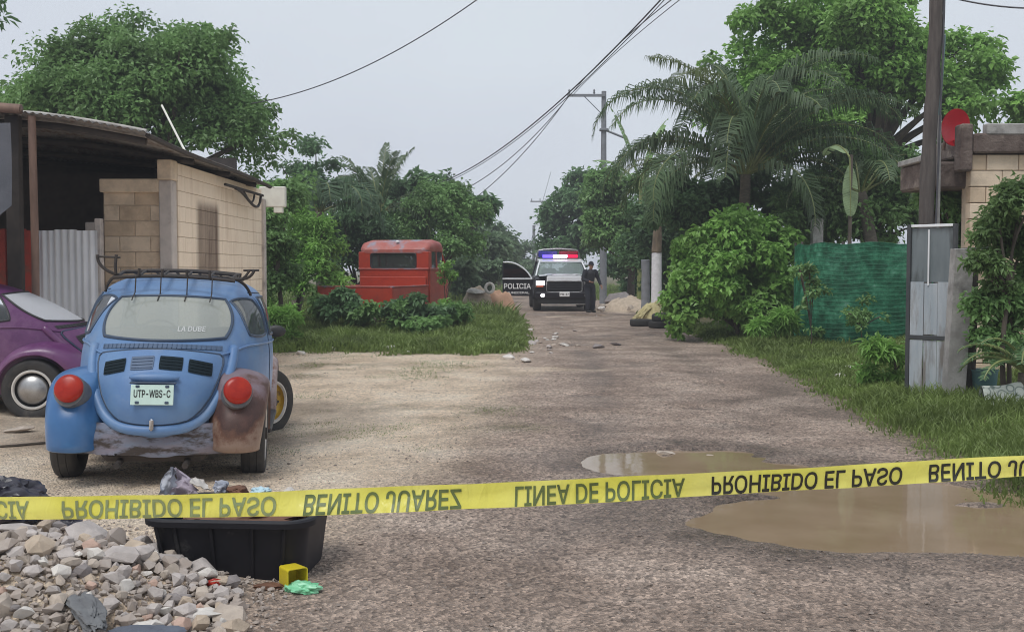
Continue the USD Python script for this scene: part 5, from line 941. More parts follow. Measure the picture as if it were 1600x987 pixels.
# whitewashed trunk and dead branch
tk = thing('dead_tree', 'bare tree trunk with a whitewashed lower half beside the road', 'tree trunk', (at(1026, 400, 30)[0], 30, 0))
zt_ = at(1026, 395, 30)[2]; obj('whitewashed_base', tube([(0, 0, -0.1), (0.0, 0, zt_)], [0.155, 0.14], 12), 'whitewash', tk, smooth=True)
obj('trunk', knobby([(0, 0, zt_), (0.02, 0, 2.4), (0.05, 0, 3.3), (0.0, 0, 4.4)], np.linspace(0.145, 0.06, 60), 10, 9), 'trunk_grey', tk, smooth=True)
b0 = tk; obj('broken_branch', tube(bez([(-0.1, -0.1, at(1018, 316, 30)[2]), (0.5, -0.15, at(1050, 326, 30)[2]), (1.2, -0.2, at(1090, 340, 30)[2])], 10), np.linspace(0.045, 0.075, 10), 8), 'black_iron', tk, smooth=True)
x_ = at(1008, 430, 31)[0]; obj('grey_stump', knobby([(x_, 31, -0.1), (x_ + 0.02, 31, 0.8), (x_, 31, 1.75)], np.linspace(0.14, 0.12, 60), 10, 12), 'concrete_pole', smooth=True, label='grey dead trunk standing beside the whitewashed one', cat='tree trunk')

# weeds round the pickup and along the verges
def weed(label, px, py, y, w, h, n, leaf, mt, seed, group='leafy weeds in front of the red pickup'):
    p = at(px, py, y); z0 = hz(p[0], y); tree('weed', label, 'weed', [((p[0], y, z0 + h * 0.55), np.array([w, w * 0.8, h * 0.5]))], n, leaf, mt, seed, clump=0.16, trunk_r=0.012, limbs=6, inner=0.4)
for k, (px, y, w, h, n, mt_, lb) in enumerate(((542, 22.6, 0.55, 0.95, 2600, 'leaf_dark', 'dark leafy weed at the outer corner of the pickup bed'), (588, 22.3, 0.60, 0.85, 2600, 'leaf_mid', 'bushy green weed before the middle of the pickup bed'), (632, 22.4, 0.55, 1.0, 2600, 'leaf_dark', 'tall dark weed growing where the bed meets the cab'), (672, 22.8, 0.50, 0.85, 2200, 'leaf_dark', 'dark weed below the cab door of the pickup'), (708, 23.4, 0.50, 0.95, 2200, 'leaf_mid', 'green weed beyond the front wheel of the pickup'), (520, 23.5, 0.50, 0.8, 2000, 'leaf_mid', 'green weed beside the tail of the pickup'), (655, 21.6, 0.45, 0.5, 1500, 'leaf_mid', 'low weed standing forward of the pickup weeds'))):
    weed(lb, px, 470, y, w, h * (0.58 if px > 560 else 0.8), int(n * 0.62), (0.14, 0.085), mt_, 170 + k)
weed('yellow-green creeper climbing the side of the red cab', 696, 425, 25.3, 0.20, 1.35, 900, (0.09, 0.05), 'leaf_fresh', 75)
weed('grassy weed tuft at the base of the lush bush', 1210, 530, 19.6, 0.55, 0.5, 1800, (0.16, 0.03), 'leaf_fresh', 76)
weed('weed tuft by the foot of the metal gate', 1400, 590, 12.6, 0.42, 0.45, 1600, (0.13, 0.03), 'leaf_fresh', 77)
weed('low weeds under the netting corner', 1330, 530, 19.2, 0.8, 0.3, 1400, (0.12, 0.06), 'leaf_mid', 78)
weed('weedy tuft by the shed corner on the verge', 440, 480, 19.8, 0.5, 0.6, 1600, (0.15, 0.03), 'leaf_fresh', 79)

weed('thin creeper hanging over the end of the netting by the bush', 1268, 440, 18.35, 0.22, 1.7, 420, (0.10, 0.06), 'leaf_mid', 201, group='creepers on the netting')
weed('low creeper along the middle of the netting foot', 1345, 480, 18.1, 0.5, 0.8, 420, (0.09, 0.05), 'leaf_mid', 202, group='creepers on the netting')
# grass
def grass(name, n, region, seed, hmin, hmax, wd=0.010, dens=None):
    rng = np.random.default_rng(seed); P = []; got = 0
    while got < n:
        x = rng.uniform(region[0], region[1], n); y = region[2] + (region[3] - region[2]) * rng.random(n) ** 1.35
        _, g, _ = masks(x, y); keep = rng.random(n) < (dens(x, y, g) if dens else g ** 1.5 * (0.35 + 0.65 * smoothstep(0.38, 0.6, fbm(np.stack([x * 1.3, y * 1.3, x * 0], -1), 4, seed + 5)))); P.append(np.stack([x[keep], y[keep]], 1)); got += keep.sum()
    P = np.vstack(P)[:n]; z = height(P[:, 0], P[:, 1]) - 0.004; B = np.column_stack([P, z]); far_ = np.clip(P[:, 1] / 12, 0.7, 2.4)
    h = rng.uniform(hmin, hmax, n) * (0.3 + 0.7 * masks(P[:, 0], P[:, 1])[1] ** 2) * (0.25 + 1.5 * fbm(np.column_stack([P * 0.9, np.zeros(n)]), 3, seed)) ; a = rng.uniform(0, 2 * PI, n); side = np.stack([np.cos(a), np.sin(a), np.zeros(n)], 1)
    lean = rng.normal(size=(n, 3)) * (0.45, 0.45, 0); w = (wd * far_ * rng.uniform(0.7, 1.3, n))[:, None]; h = h[:, None]; up = np.array([0, 0, 1.0])
    m1 = B + (up * 0.6 + lean * 0.35) * h; tip = B + (up * 0.9 + lean) * h
    v = np.stack([B - side * w, B + side * w, m1 + side * w * 0.7, m1 - side * w * 0.7, tip], 1).reshape(-1, 3); k = np.arange(n)[:, None] * 5
    obj(name, (v, np.vstack([k + [0, 1, 2], k + [0, 2, 3], k + [3, 2, 4]])), 'grass_blade', kind='stuff')
grass('verge_grass', 75000, (2.6, 7.5, 6.0, 26), 81, 0.05, 0.17)
grass('lawn_grass', 70000, (-7.5, 1.0, 17.6, 34), 82, 0.08, 0.26)
grass('far_grass', 30000, (-14, 12, 30, 75), 83, 0.2, 0.5, wd=0.014)
def patchy(x, y, g): return (g < 0.75) * np.maximum(g * 0.9, 0.75 * smoothstep(0.56, 0.72, fbm(np.stack([x * 0.8, y * 0.8, x * 0], -1), 4, 91)) * smoothstep(0.1, 0.8, road_left(y) - x))
grass('patchy_grass', 8000, (-4.0, 0.3, 8.5, 18.5), 84, 0.015, 0.05, wd=0.005, dens=patchy)

# ------------------------------------------------------------------ red pickup wreck on the verge
mat('red_body', (0.31, 0.030, 0.015), (0.40, 0.045, 0.020), scale=2.5, rough=0.42, c3=(0.20, 0.03, 0.02), s3=2.5, lo3=0.55, hi3=0.75, bump=0.05, bscale=30)
usdkit.material(stage, L('faded_red_roof'), {'tc': ('texture_coordinate', {}), 'n': ('noise_texture', {'scale': 1.8, 'detail': 5.0, 'roughness': 0.6}), 'r': ('rgb_ramp', {'ramp': [(0.35, (0.32, 0.05, 0.038)), (0.52, (0.36, 0.11, 0.09)), (0.62, (0.24, 0.23, 0.28))]}), 'p': ('principled_bsdf', {'roughness': 0.5})}, [('tc.object', 'n.vector'), ('n.fac', 'r.fac'), ('r.color', 'p.base_color')], surface='p.BSDF')
glass('dark_glass', (0.55, 0.58, 0.58), 0.14, (0.16, 0.17, 0.16))
def rrect(hw, hh, r, n=6):
    out = []
    for sx, sy, a0 in ((1, 1, 0), (-1, 1, 90), (-1, -1, 180), (1, -1, 270)):
        for a in np.radians(np.linspace(a0, a0 + 90, n)): out.append((sx * (hw - r) + r * math.cos(a), sy * (hh - r) + r * math.sin(a)))
    return np.array(out)
pk = thing('old_pickup', 'derelict red pickup with a rounded cab overgrown by weeds', 'pickup', (-2.86, 25.6, hz(-2.86, 25.6) - 0.16), math.radians(-16)); UsdGeom.Xformable(stage.GetPrimAtPath(pk)).AddScaleOp().Set(Gf.Vec3f(1.07, 1.07, 1.07))
def loft_y(stations, seg=12, cap=True):
    """Rounded boxes lofted along y: (y, half width, z bottom, z top, radius) each."""
    P = []
    for y, hw, z0, z1, r in stations:
        q = rrect(hw, (z1 - z0) / 2, r, seg); P.append(np.column_stack([q[:, 0], np.full(len(q), y), q[:, 1] + (z0 + z1) / 2]))
    v, f = gridmesh(np.array(P), close_v=True); n = len(P[0])
    if cap:
        m = len(v); v = np.vstack([v, P[0].mean(0), P[-1].mean(0)]); i = np.arange(n); j = (i + 1) % n; e = (len(P) - 1) * n
        f = np.vstack([f, np.stack([np.full(n, m), j, i], 1), np.stack([np.full(n, m + 1), e + i, e + j], 1)])
    return v, f
# cab: walls with openings made of panels; local y forward, rear wall at y = 0
W2 = 0.85
def panel(parent, name, c, s, mt, **k): return obj(name, MB().box(c, s, bev=0.012), mt, parent, **k)
panel(pk, 'rear_panel', (0, 0.0, 0.86), (1.66, 0.06, 0.86), 'red_body'); 
panel(pk, 'window_pillar', (-0.70, 0.0, 1.47), (0.30, 0.07, 0.40), 'red_body'); panel(pk, 'window_pillar', (0.70, 0.0, 1.47), (0.30, 0.07, 0.40), 'red_body')
obj('waist_moulding', MB().box((0, -0.035, 1.285), (1.72, 0.03, 0.035), bev=0.01), 'faded_red_roof', pk)
obj('rear_glass', MB().box((0, 0.0, 1.47), (1.08, 0.012, 0.34)), 'dark_glass', pk)
obj('window_rubber', ring(np.array([(x, -0.036, z + 1.47) for x, z in rrect(0.55, 0.165, 0.06)]), 0.016), 'black_trim', pk, smooth=True)
for x in (-0.36, -0.18): obj('window_grille_bar', tube([(x, -0.02, 1.31), (x, -0.02, 1.63)], 0.010, 5), 'black_iron', pk)
for s in (-1, 1):
    panel(pk, 'door', (s * 0.83, 0.62, 0.86), (0.06, 1.18, 0.86), 'red_body'); panel(pk, 'rear_corner', (s * 0.80, 0.06, 1.47), (0.12, 0.16, 0.40), 'red_body')
    obj('door_pillar', MB().add(*tube([(s * 0.83, 1.20, 1.27), (s * 0.78, 0.92, 1.70)], 0.035, 6)), 'red_body', pk); obj('door_pillar', tube([(s * 0.83, 0.55, 1.27), (s * 0.79, 0.55, 1.70)], 0.028, 6), 'red_body', pk)
    obj('side_glass', MB().box((s * 0.81, 0.55, 1.48), (0.010, 0.78, 0.38)), 'dark_glass', pk)
    obj('waist_moulding', MB().box((s * 0.865, 0.62, 1.285), (0.03, 1.2, 0.035), bev=0.01), 'faded_red_roof', pk)
obj('roof', loft_y([(-0.04, 0.70, 1.64, 1.72, 0.035), (0.02, 0.82, 1.64, 1.79, 0.07), (0.15, 0.85, 1.64, 1.89, 0.12), (0.5, 0.86, 1.64, 1.95, 0.15), (0.9, 0.83, 1.64, 1.92, 0.13), (1.1, 0.78, 1.64, 1.82, 0.08), (1.2, 0.70, 1.65, 1.72, 0.03)]), 'faded_red_roof', pk, smooth=60)
obj('cab_front', loft_y([(1.2, 0.84, 0.45, 1.30, 0.08), (1.42, 0.80, 0.45, 1.26, 0.12), (1.52, 0.70, 0.5, 1.1, 0.15)]), 'red_body', pk, smooth=50)
obj('windscreen', gridmesh(np.array([[(-0.74, 1.38, 1.27), (0.74, 1.38, 1.27)], [(-0.68, 1.12, 1.69), (0.68, 1.12, 1.69)]])), 'dark_glass', pk)
obj('cab_seat', MB().box((0, 0.35, 0.8), (1.4, 0.5, 0.25), bev=0.05).box((0, 0.16, 1.1), (1.4, 0.14, 0.5), bev=0.05), 'upholstery', pk)
obj('roof_lamp', MB().box((0.05, 0.1, 1.90), (0.07, 0.07, 0.05), bev=0.015), 'sticker_white', pk)
dn = trimesh.creation.icosphere(2, 1.0); obj('dark_dent', (np.asarray(dn.vertices) * (0.22, 0.02, 0.09) + (0.42, -0.028, 0.93), dn.faces), 'blue_black', pk, smooth=True)
bed = thing('cargo_bed', parent=pk)
panel(bed, 'bed_floor', (0, -1.08, 0.78), (1.62, 2.0, 0.06), 'red_body')
for s in (-1, 1): panel(bed, 'side_board', (s * 0.82, -1.08, 0.68), (0.05, 2.06, 0.44), 'red_body')
panel(bed, 'tail_board', (0, -2.12, 0.68), (1.69, 0.05, 0.44), 'red_body'); panel(bed, 'head_board', (0, -0.07, 0.96), (1.60, 0.04, 0.30), 'red_body')
for s in (-1, 1): obj('board_rim', MB().box((s * 0.82, -1.08, 0.915), (0.07, 2.12, 0.03), bev=0.008), 'faded_red_roof', bed)
obj('board_rim', MB().box((0, -2.12, 0.917), (1.57, 0.07, 0.03), bev=0.008), 'faded_red_roof', bed)
panel(pk, 'lower_body', (0, -0.5, 0.42), (1.5, 3.1, 0.14), 'black_iron')
for s in (-1, 1):
    panel(pk, 'lower_skirt', (s * 0.80, 0.55, 0.36), (0.05, 1.2, 0.18), 'red_body')
    for y in (0.9, -1.35):
        w = thing('wheel', parent=pk, loc=(s * 0.72, y, 0.31)); obj('tyre', revolve_x(TYRE, 40), 'rubber', w, smooth=40); obj('rim', revolve_x([(0.2, s * 0.05), (0.17, s * 0.02), (0.1, s * 0.045), (0, s * 0.05)], 24), 'rim_cream', w, smooth=40)

# ------------------------------------------------------------------ police pickup
mat('truck_black', (0.009, 0.008, 0.011), (0.012, 0.010, 0.014), rough=0.4, spec=0.25)
mat('truck_white', (0.74, 0.75, 0.78), (0.70, 0.71, 0.74), rough=0.3, coat=0.4)
mat('grille_black', (0.012, 0.012, 0.013), rough=0.5)
emit('lamp_white', (1.0, 0.96, 1.0), 5.0); emit('lamp_blue', (0.12, 0.08, 1.0), 2.2); emit('lamp_red', (1.0, 0.02, 0.10), 0.9); emit('lamp_pink', (1.0, 0.55, 0.95), 5.0)
mat('bar_red', (0.30, 0.01, 0.03), rough=0.3); mat('bar_blue', (0.03, 0.03, 0.28), rough=0.3)
glass('truck_glass', (0.45, 0.5, 0.5), 0.38, (0.36, 0.43, 0.42))
TX, TY = at(880, 487, 37.4)[0], 37.4
tr = thing('police_pickup', 'black police pickup with white bonnet, open door and lit red and blue roof lights', 'pickup', (TX, TY, 0.0), PI + 0.02); UsdGeom.Xformable(stage.GetPrimAtPath(tr)).AddScaleOp().Set(Gf.Vec3f(1.09, 1.0, 1.0))       # local +y towards the viewer is its front
# local frame: front faces +y; x to the truck's own right is -x after the turn
obj('front_body', loft_y([(-0.1, 0.96, 0.48, 1.22, 0.12), (-1.0, 0.97, 0.48, 1.24, 0.10), (-2.6, 0.97, 0.5, 1.22, 0.10)]), 'truck_black', tr, smooth=40)
obj('nose', loft_y([(-0.12, 0.965, 0.46, 1.20, 0.12), (0.25, 0.955, 0.44, 1.17, 0.14), (0.42, 0.93, 0.44, 1.12, 0.16), (0.50, 0.88, 0.46, 1.06, 0.18)]), 'truck_black', tr, smooth=40)
obj('bonnet', MB().grid(np.array([[(x, y, 1.245 + 0.055 * (1 - (x / 0.9) ** 2) - 0.10 * max(y, 0) ** 1.5 + 0.02 * (1 if abs(abs(x) - 0.45) < 0.1 else 0)) for x in np.linspace(-0.80, 0.80, 25)] for y in np.linspace(-0.75, 0.50, 12)])), 'truck_white', tr, smooth=50)
obj('bonnet_lip', MB().box((0, 0.50, 1.13), (1.12, 0.07, 0.21), bev=0.03), 'truck_white', tr)
gr = thing('grille', parent=tr); obj('grille_panel', MB().box((0, 0.52, 0.87), (1.10, 0.05, 0.32), bev=0.02), 'grille_black', gr)
for z in (0.76, 0.84, 0.92, 1.0): obj('grille_bar', MB().box((0, 0.555, z), (1.02, 0.025, 0.025), bev=0.006), 'truck_black', gr)
obj('grille_surround', ring(np.array([(x, 0.55, z + 0.87) for x, z in rrect(0.57, 0.19, 0.06)]), 0.018), 'dull_steel', gr, smooth=True)
obj('bumper', MB().box((0, 0.58, 0.56), (1.88, 0.20, 0.24), bev=0.05), 'truck_black', tr); obj('air_dam', MB().box((0, 0.50, 0.36), (1.7, 0.12, 0.18), bev=0.03), 'black_trim', tr); obj('skid_bar', MB().box((0, 0.53, 0.25), (1.35, 0.06, 0.05), bev=0.01), 'dull_steel', tr)
np_ = thing('number_plate', parent=tr, loc=(0, 0.69, 0.60)); obj('plate', MB().box((0, 0, 0), (0.32, 0.012, 0.16), bev=0.003), 'sticker_white', np_)
tv, tf = text_on('PM-27', 0.26, 0.07, 0.003); obj('plate_lettering', (np.stack([-tv[:, 0], 0.0065 + tv[:, 2], tv[:, 1]], 1), tf), 'ink', np_)
for s in (-1, 1):
    hl = thing('headlamp', parent=tr); obj('lamp_housing', MB().box((s * 0.76, 0.44, 0.95), (0.34, 0.12, 0.24), bev=0.03), 'dull_steel', hl)
    lit = s > 0
    obj('lens', MB().box((s * 0.76, 0.505, 0.985), (0.28, 0.02, 0.13), bev=0.008), 'lamp_white' if lit else 'dull_steel', hl)
    obj('indicator', MB().box((s * 0.78, 0.505, 0.865), (0.22, 0.02, 0.06), bev=0.008), 'amber_lens', hl)
    fl = revolve_z([(0.0, 0.03), (0.06, 0.028), (0.065, 0.0), (0.0, 0.0)], 16); obj('fog_lamp', (fl[0] @ rotx(-PI / 2).T + (s * 0.70, 0.68, 0.56), fl[1]), 'lamp_white' if lit else 'dull_steel', tr, smooth=40)
    # fender flare and wheels
    a = np.linspace(0, PI, 18); obj('wheel_arch', tube(np.stack([np.full(18, s * 0.975), -0.32 + 0.46 * np.cos(a), 0.42 + 0.46 * np.sin(a)], 1), 0.035, 6), 'truck_black', tr, smooth=True)
    for y in (-0.32, -3.9):
        w = thing('wheel', parent=tr, loc=(s * 0.84, y, 0.39)); obj('tyre', (lambda m: (m[0] * (1.5, 1.235, 1.235), m[1]))(revolve_x(TYRE, 40)), 'rubber', w, smooth=40); obj('rim', (lambda m: (m[0] * (1.4, 1.235, 1.235), m[1]))(revolve_x([(0.2, s * 0.05), (0.17, s * 0.02), (0.1, s * 0.045), (0, s * 0.05)], 24)), 'dull_steel', w, smooth=40)
# cab
obj('windscreen', gridmesh(np.array([[(x, -0.72 - 0.06 * (x / 0.8) ** 2, 1.25) for x in np.linspace(-0.80, 0.80, 9)], [(x * 0.85, -1.38 - 0.05 * (x / 0.8) ** 2, 1.73) for x in np.linspace(-0.80, 0.80, 9)]])), 'truck_glass', tr, smooth=True)
for s in (-1, 1):
    obj('windscreen_pillar', tube(bez([(s * 0.86, -0.72, 1.23), (s * 0.79, -1.05, 1.50), (s * 0.71, -1.40, 1.75)], 8), 0.030, 8), 'truck_white', tr, smooth=True)
    obj('side_glass', gridmesh(np.array([[(s * 0.88, -1.0, 1.24), (s * 0.88, -2.4, 1.24)], [(s * 0.74, -1.5, 1.72), (s * 0.75, -2.4, 1.72)]])), 'truck_glass', tr)
    obj('rear_pillar', tube([(s * 0.90, -2.45, 1.12), (s * 0.76, -2.5, 1.74)], 0.06, 8), 'truck_black', tr)
obj('cab_roof', loft_y([(-1.36, 0.70, 1.72, 1.78, 0.03), (-1.6, 0.75, 1.72, 1.84, 0.05), (-2.3, 0.76, 1.72, 1.85, 0.05), (-2.6, 0.72, 1.72, 1.80, 0.03)]), 'truck_white', tr, smooth=50)
obj('dashboard', MB().box((0, -1.0, 1.05), (1.6, 0.4, 0.14), bev=0.04), 'black_trim', tr)
for s in (-1, 1): obj('seat', MB().box((s * 0.38, -1.75, 1.15), (0.5, 0.16, 0.7), bev=0.06), 'upholstery', tr)
obj('cargo_bed', loft_y([(-2.65, 0.96, 0.5, 1.10, 0.08), (-4.7, 0.96, 0.5, 1.10, 0.08)]), 'truck_black', tr, smooth=40)
lb = thing('light_bar', parent=tr)
obj('bar_base', MB().box((0, -1.75, 1.865), (1.22, 0.28, 0.04), bev=0.01), 'black_trim', lb)
for k, (x0, x1, mt_) in enumerate(((0.25, 0.60, 'lamp_blue'), (0.09, 0.24, 'lamp_pink'), (-0.08, 0.08, 'lamp_white'), (-0.24, -0.09, 'lamp_pink'), (-0.60, -0.25, 'lamp_red'))):
    obj('lamp_module', MB().box(((x0 + x1) / 2, -1.75, 1.945), (x1 - x0 - 0.008, 0.26, 0.12), bev=0.02), mt_, lb)
rb_ = thing('roll_bar', parent=tr)
for s in (-1, 1): obj('hoop_leg', tube(bez([(s * 0.80, -2.95, 1.1), (s * 0.76, -2.9, 1.8), (s * 0.68, -2.85, 2.18)], 10), 0.035, 8), 'dull_steel' if s < 9 else '', rb_, smooth=True)
obj('hoop_top', tube(bez([(-0.68, -2.85, 2.18), (0, -2.85, 2.24), (0.68, -2.85, 2.18)], 10), 0.032, 8), 'dull_steel', rb_, smooth=True)
obj('rack_panel', MB().box((0.36, -2.85, 2.03), (0.66, 0.12, 0.24), bev=0.02), 'bar_blue', rb_, label='dark blue half of the rear lamp panel'); obj('rack_panel', MB().box((-0.36, -2.85, 2.03), (0.66, 0.12, 0.24), bev=0.02), 'bar_red', rb_, label='dark red half of the rear lamp panel')
for k, (x, mt_) in enumerate(((0.50, 'lamp_blue'), (-0.50, 'lamp_red'))): obj('rear_lamp', MB().box((x, -2.78, 2.03), (0.22, 0.02, 0.10), bev=0.006), 'bar_blue' if k == 0 else 'bar_red', rb_)
# open front door on the truck's own right-hand side (+x here), swung forward, lettered outer skin to the front
dr = thing('open_door', parent=tr, loc=(0.97, -0.82, 0), rz=-math.radians(8))
obj('door_skin', MB().box((0.50, 0.0, 0.80), (1.0, 0.07, 0.60), bev=0.02), 'truck_black', dr)
obj('belt_stripe', MB().box((0.50, 0.02, 1.12), (1.0, 0.06, 0.05), bev=0.01), 'truck_white', dr)
obj('door_frame', tube(bez([(0.02, 0, 1.12), (0.22, 0, 1.42), (0.55, 0, 1.66), (0.98, 0, 1.72)], 14), 0.026, 8), 'truck_white', dr, smooth=True)
obj('door_frame', tube([(0.98, 0, 1.72), (0.99, 0, 1.12)], 0.022, 8), 'truck_black', dr, smooth=True)
gv = np.array([(0.05, 1.14), (0.22, 1.40), (0.55, 1.63), (0.97, 1.69), (0.97, 1.14)]); tri = trimesh.creation.extrude_polygon(Polygon(gv), 0.006, engine='earcut'); vv = np.asarray(tri.vertices)
glass('tinted_glass', (0.06, 0.07, 0.07), 0.0); obj('door_glass', (np.stack([vv[:, 0], vv[:, 2], vv[:, 1]], 1), tri.faces), 'tinted_glass', dr)
tv, tf = text_on('POLICIA', 0.90, 0.20, 0.004); obj('door_lettering', (np.stack([0.50 - tv[:, 0], 0.037 + tv[:, 2], 0.86 + tv[:, 1]], 1), tf), 'sticker_white', dr)
tv, tf = text_on('MUNICIPAL', 0.80, 0.075, 0.004); obj('door_lettering', (np.stack([0.50 - tv[:, 0], 0.037 + tv[:, 2], 0.62 + tv[:, 1]], 1), tf), 'sticker_white', dr)
mrr = thing('side_mirror', parent=tr); obj('mirror_head', MB().box((-1.12, -0.9, 1.28), (0.22, 0.10, 0.26), bev=0.03), 'black_trim', mrr); obj('mirror_arm', tube([(-0.9, -0.92, 1.18), (-1.05, -0.9, 1.24)], 0.03, 6), 'black_trim', mrr)

# ------------------------------------------------------------------ the officer beside the truck
mat('skin', (0.36, 0.20, 0.13), (0.32, 0.17, 0.11), rough=0.55); mat('uniform', (0.010, 0.011, 0.018), (0.016, 0.017, 0.026), rough=0.85, scale=14, bump=0.2); mat('boots', (0.010, 0.010, 0.010), rough=0.4); mat('vest', (0.014, 0.014, 0.018), (0.022, 0.022, 0.026), rough=0.8, scale=20); mat('hair_black', (0.012, 0.010, 0.009), rough=0.6)
def ball(c, r, n=20): return manifold3d.Manifold.sphere(r, n).translate(tuple(map(float, c)))
def bone(a, b, ra, rb): return manifold3d.Manifold.batch_hull([ball(a, ra), ball(b, rb)])
def chain(js, rs): return [bone(js[i], js[i + 1], rs[i], rs[i + 1]) for i in range(len(js) - 1)]
def blend(parts, edge, it=8):
    m = manifold3d.Manifold.batch_boolean(parts, manifold3d.OpType.Add).refine_to_length(edge).to_mesh(); t = trimesh.Trimesh(m.vert_properties[:, :3], m.tri_verts, process=True); trimesh.smoothing.filter_taubin(t, iterations=it); return t.vertices, t.faces
def person(label, loc, rz, J, cap=True):
    p = thing('person', label, 'person', loc, rz)
    R_ = lambda k: np.array(J[k], float)
    parts = chain([R_('pelvis'), R_('waist'), R_('chest'), R_('neck')], [0.125, 0.115, 0.13, 0.055]) + [bone(R_('neck'), R_('head') - (0, 0, 0.06), 0.055, 0.058)]
    parts += [bone(R_('head') + (0, -0.012, 0.02), R_('head') + (0, 0.014, -0.055), 0.085, 0.058), bone(R_('head') + (0, 0.082, -0.002), R_('head') + (0, 0.104, -0.025), 0.009, 0.013), bone(R_('head') + (0, 0.055, -0.085), R_('head') + (0, 0.065, -0.085), 0.026, 0.022)]
    for s in (-1, 1): parts.append(bone(R_('head') + (s * 0.078, -0.012, 0.01), R_('head') + (s * 0.084, -0.02, -0.03), 0.014, 0.010))
    for s, q in ((-1, 'l'), (1, 'r')):
        parts += chain([R_('chest') + (s * 0.10, 0, 0.06), R_('sh_' + q), R_('el_' + q), R_('wr_' + q)], [0.09, 0.062, 0.044, 0.030])
        parts += chain([R_('pelvis') + (s * 0.07, 0, -0.02), R_('hip_' + q), R_('kn_' + q), R_('an_' + q)], [0.11, 0.095, 0.060, 0.042]); parts.append(bone(R_('an_' + q) - (0, 0.02, 0.045), R_('an_' + q) + (0, 0.15, -0.055), 0.042, 0.030))
        w = R_('wr_' + q); d = w - R_('el_' + q); d /= np.linalg.norm(d); side = np.cross(d, [0, 1.0, 0]); side /= max(np.linalg.norm(side), 1e-6); fw_ = np.cross(side, d)
        parts.append(manifold3d.Manifold.batch_hull([ball(w + d * 0.01, 0.024, 12), ball(w + d * 0.085 + fw_ * 0.030, 0.013, 12), ball(w + d * 0.085 - fw_ * 0.030, 0.012, 12)]))
        for k, ln in enumerate((0.070, 0.080, 0.074, 0.058)):
            b0 = w + d * 0.085 + fw_ * (0.030 - 0.020 * k); b1 = b0 + d * ln * 0.5; b2 = b1 + (d * 0.75 - side * s * 0.5) * ln * 0.5; parts += chain([b0, b1, b2], [0.0095, 0.0088, 0.008])
        t0_ = w + d * 0.03 + fw_ * 0.025; parts += chain([t0_, t0_ + (d * 0.6 + fw_ * 0.7) * 0.04, t0_ + (d * 0.95 + fw_ * 0.75) * 0.065], [0.013, 0.011, 0.009])
    obj('body', blend(parts, 0.013, 6), 'skin', p, smooth=True)
    sl = []
    for s, q in ((-1, 'l'), (1, 'r')): sl += chain([R_('chest') + (s * 0.10, 0, 0.06), R_('sh_' + q), R_('el_' + q), R_('wr_' + q) * 0.85 + R_('el_' + q) * 0.15], [0.105, 0.078, 0.060, 0.046])
    obj('shirt', blend(chain([R_('pelvis') + (0, 0, 0.03), R_('waist'), R_('chest'), R_('neck') - (0, 0, 0.03)], [0.145, 0.138, 0.152, 0.07]) + sl, 0.02, 8), 'uniform', p, smooth=True)
    tr_ = []
    for s, q in ((-1, 'l'), (1, 'r')): tr_ += chain([R_('pelvis') + (s * 0.07, 0, -0.02), R_('hip_' + q), R_('kn_' + q), R_('an_' + q) + (0, 0, 0.05)], [0.128, 0.112, 0.082, 0.072])
    obj('trousers', blend(tr_ + [bone(R_('pelvis'), R_('pelvis') + (0, 0, 0.06), 0.14, 0.14)], 0.02, 8), 'uniform', p, smooth=True)
    obj('vest', blend(chain([R_('waist') - (0, 0, 0.02), R_('chest') + (0, 0, 0.02)], [0.158, 0.170]), 0.02, 4), 'vest', p, smooth=True)
    for q in 'lr': a = R_('an_' + q); obj('boot', blend([bone(a + (0, 0, 0.12), a - (0, 0.02, 0.03), 0.060, 0.052), manifold3d.Manifold.batch_hull([ball(a - (0, 0.03, 0.045), 0.046), ball(a + (0, 0.16, -0.055), 0.038)])], 0.015, 5), 'boots', p, smooth=True)
    h = R_('head'); obj('cap', blend([manifold3d.Manifold.batch_hull([ball(h + (0, -0.012, 0.035), 0.096), ball(h + (0, -0.01, 0.06), 0.085)]) - manifold3d.Manifold.cube((0.4, 0.4, 0.2), True).translate(tuple(h + (0, 0, -0.085))), manifold3d.Manifold.batch_hull([ball(h + (-0.06, 0.075, 0.028), 0.010), ball(h + (0.06, 0.075, 0.028), 0.010), ball(h + (0, 0.165, 0.012), 0.010)])], 0.012, 2), 'uniform', p, smooth=40)
    return p
ox = at(921, 488, 35.9)
person('officer in black uniform and cap standing at the front corner of the police pickup', (ox[0], 35.9, hz(ox[0], 35.9)), math.radians(205), dict(
    pelvis=(0, 0, 0.90), waist=(0, 0.01, 1.06), chest=(0, 0.04, 1.28), neck=(0, 0.07, 1.45), head=(0.0, 0.115, 1.59),
    sh_l=(-0.20, 0.04, 1.38), el_l=(-0.33, 0.02, 1.13), wr_l=(-0.36, 0.14, 0.92), sh_r=(0.20, 0.04, 1.38), el_r=(0.30, 0.08, 1.12), wr_r=(0.16, 0.27, 1.05),
    hip_l=(-0.10, 0, 0.86), kn_l=(-0.13, 0.05, 0.47), an_l=(-0.14, -0.02, 0.085), hip_r=(0.10, 0, 0.86), kn_r=(0.12, 0.10, 0.48), an_r=(0.13, 0.10, 0.085)))

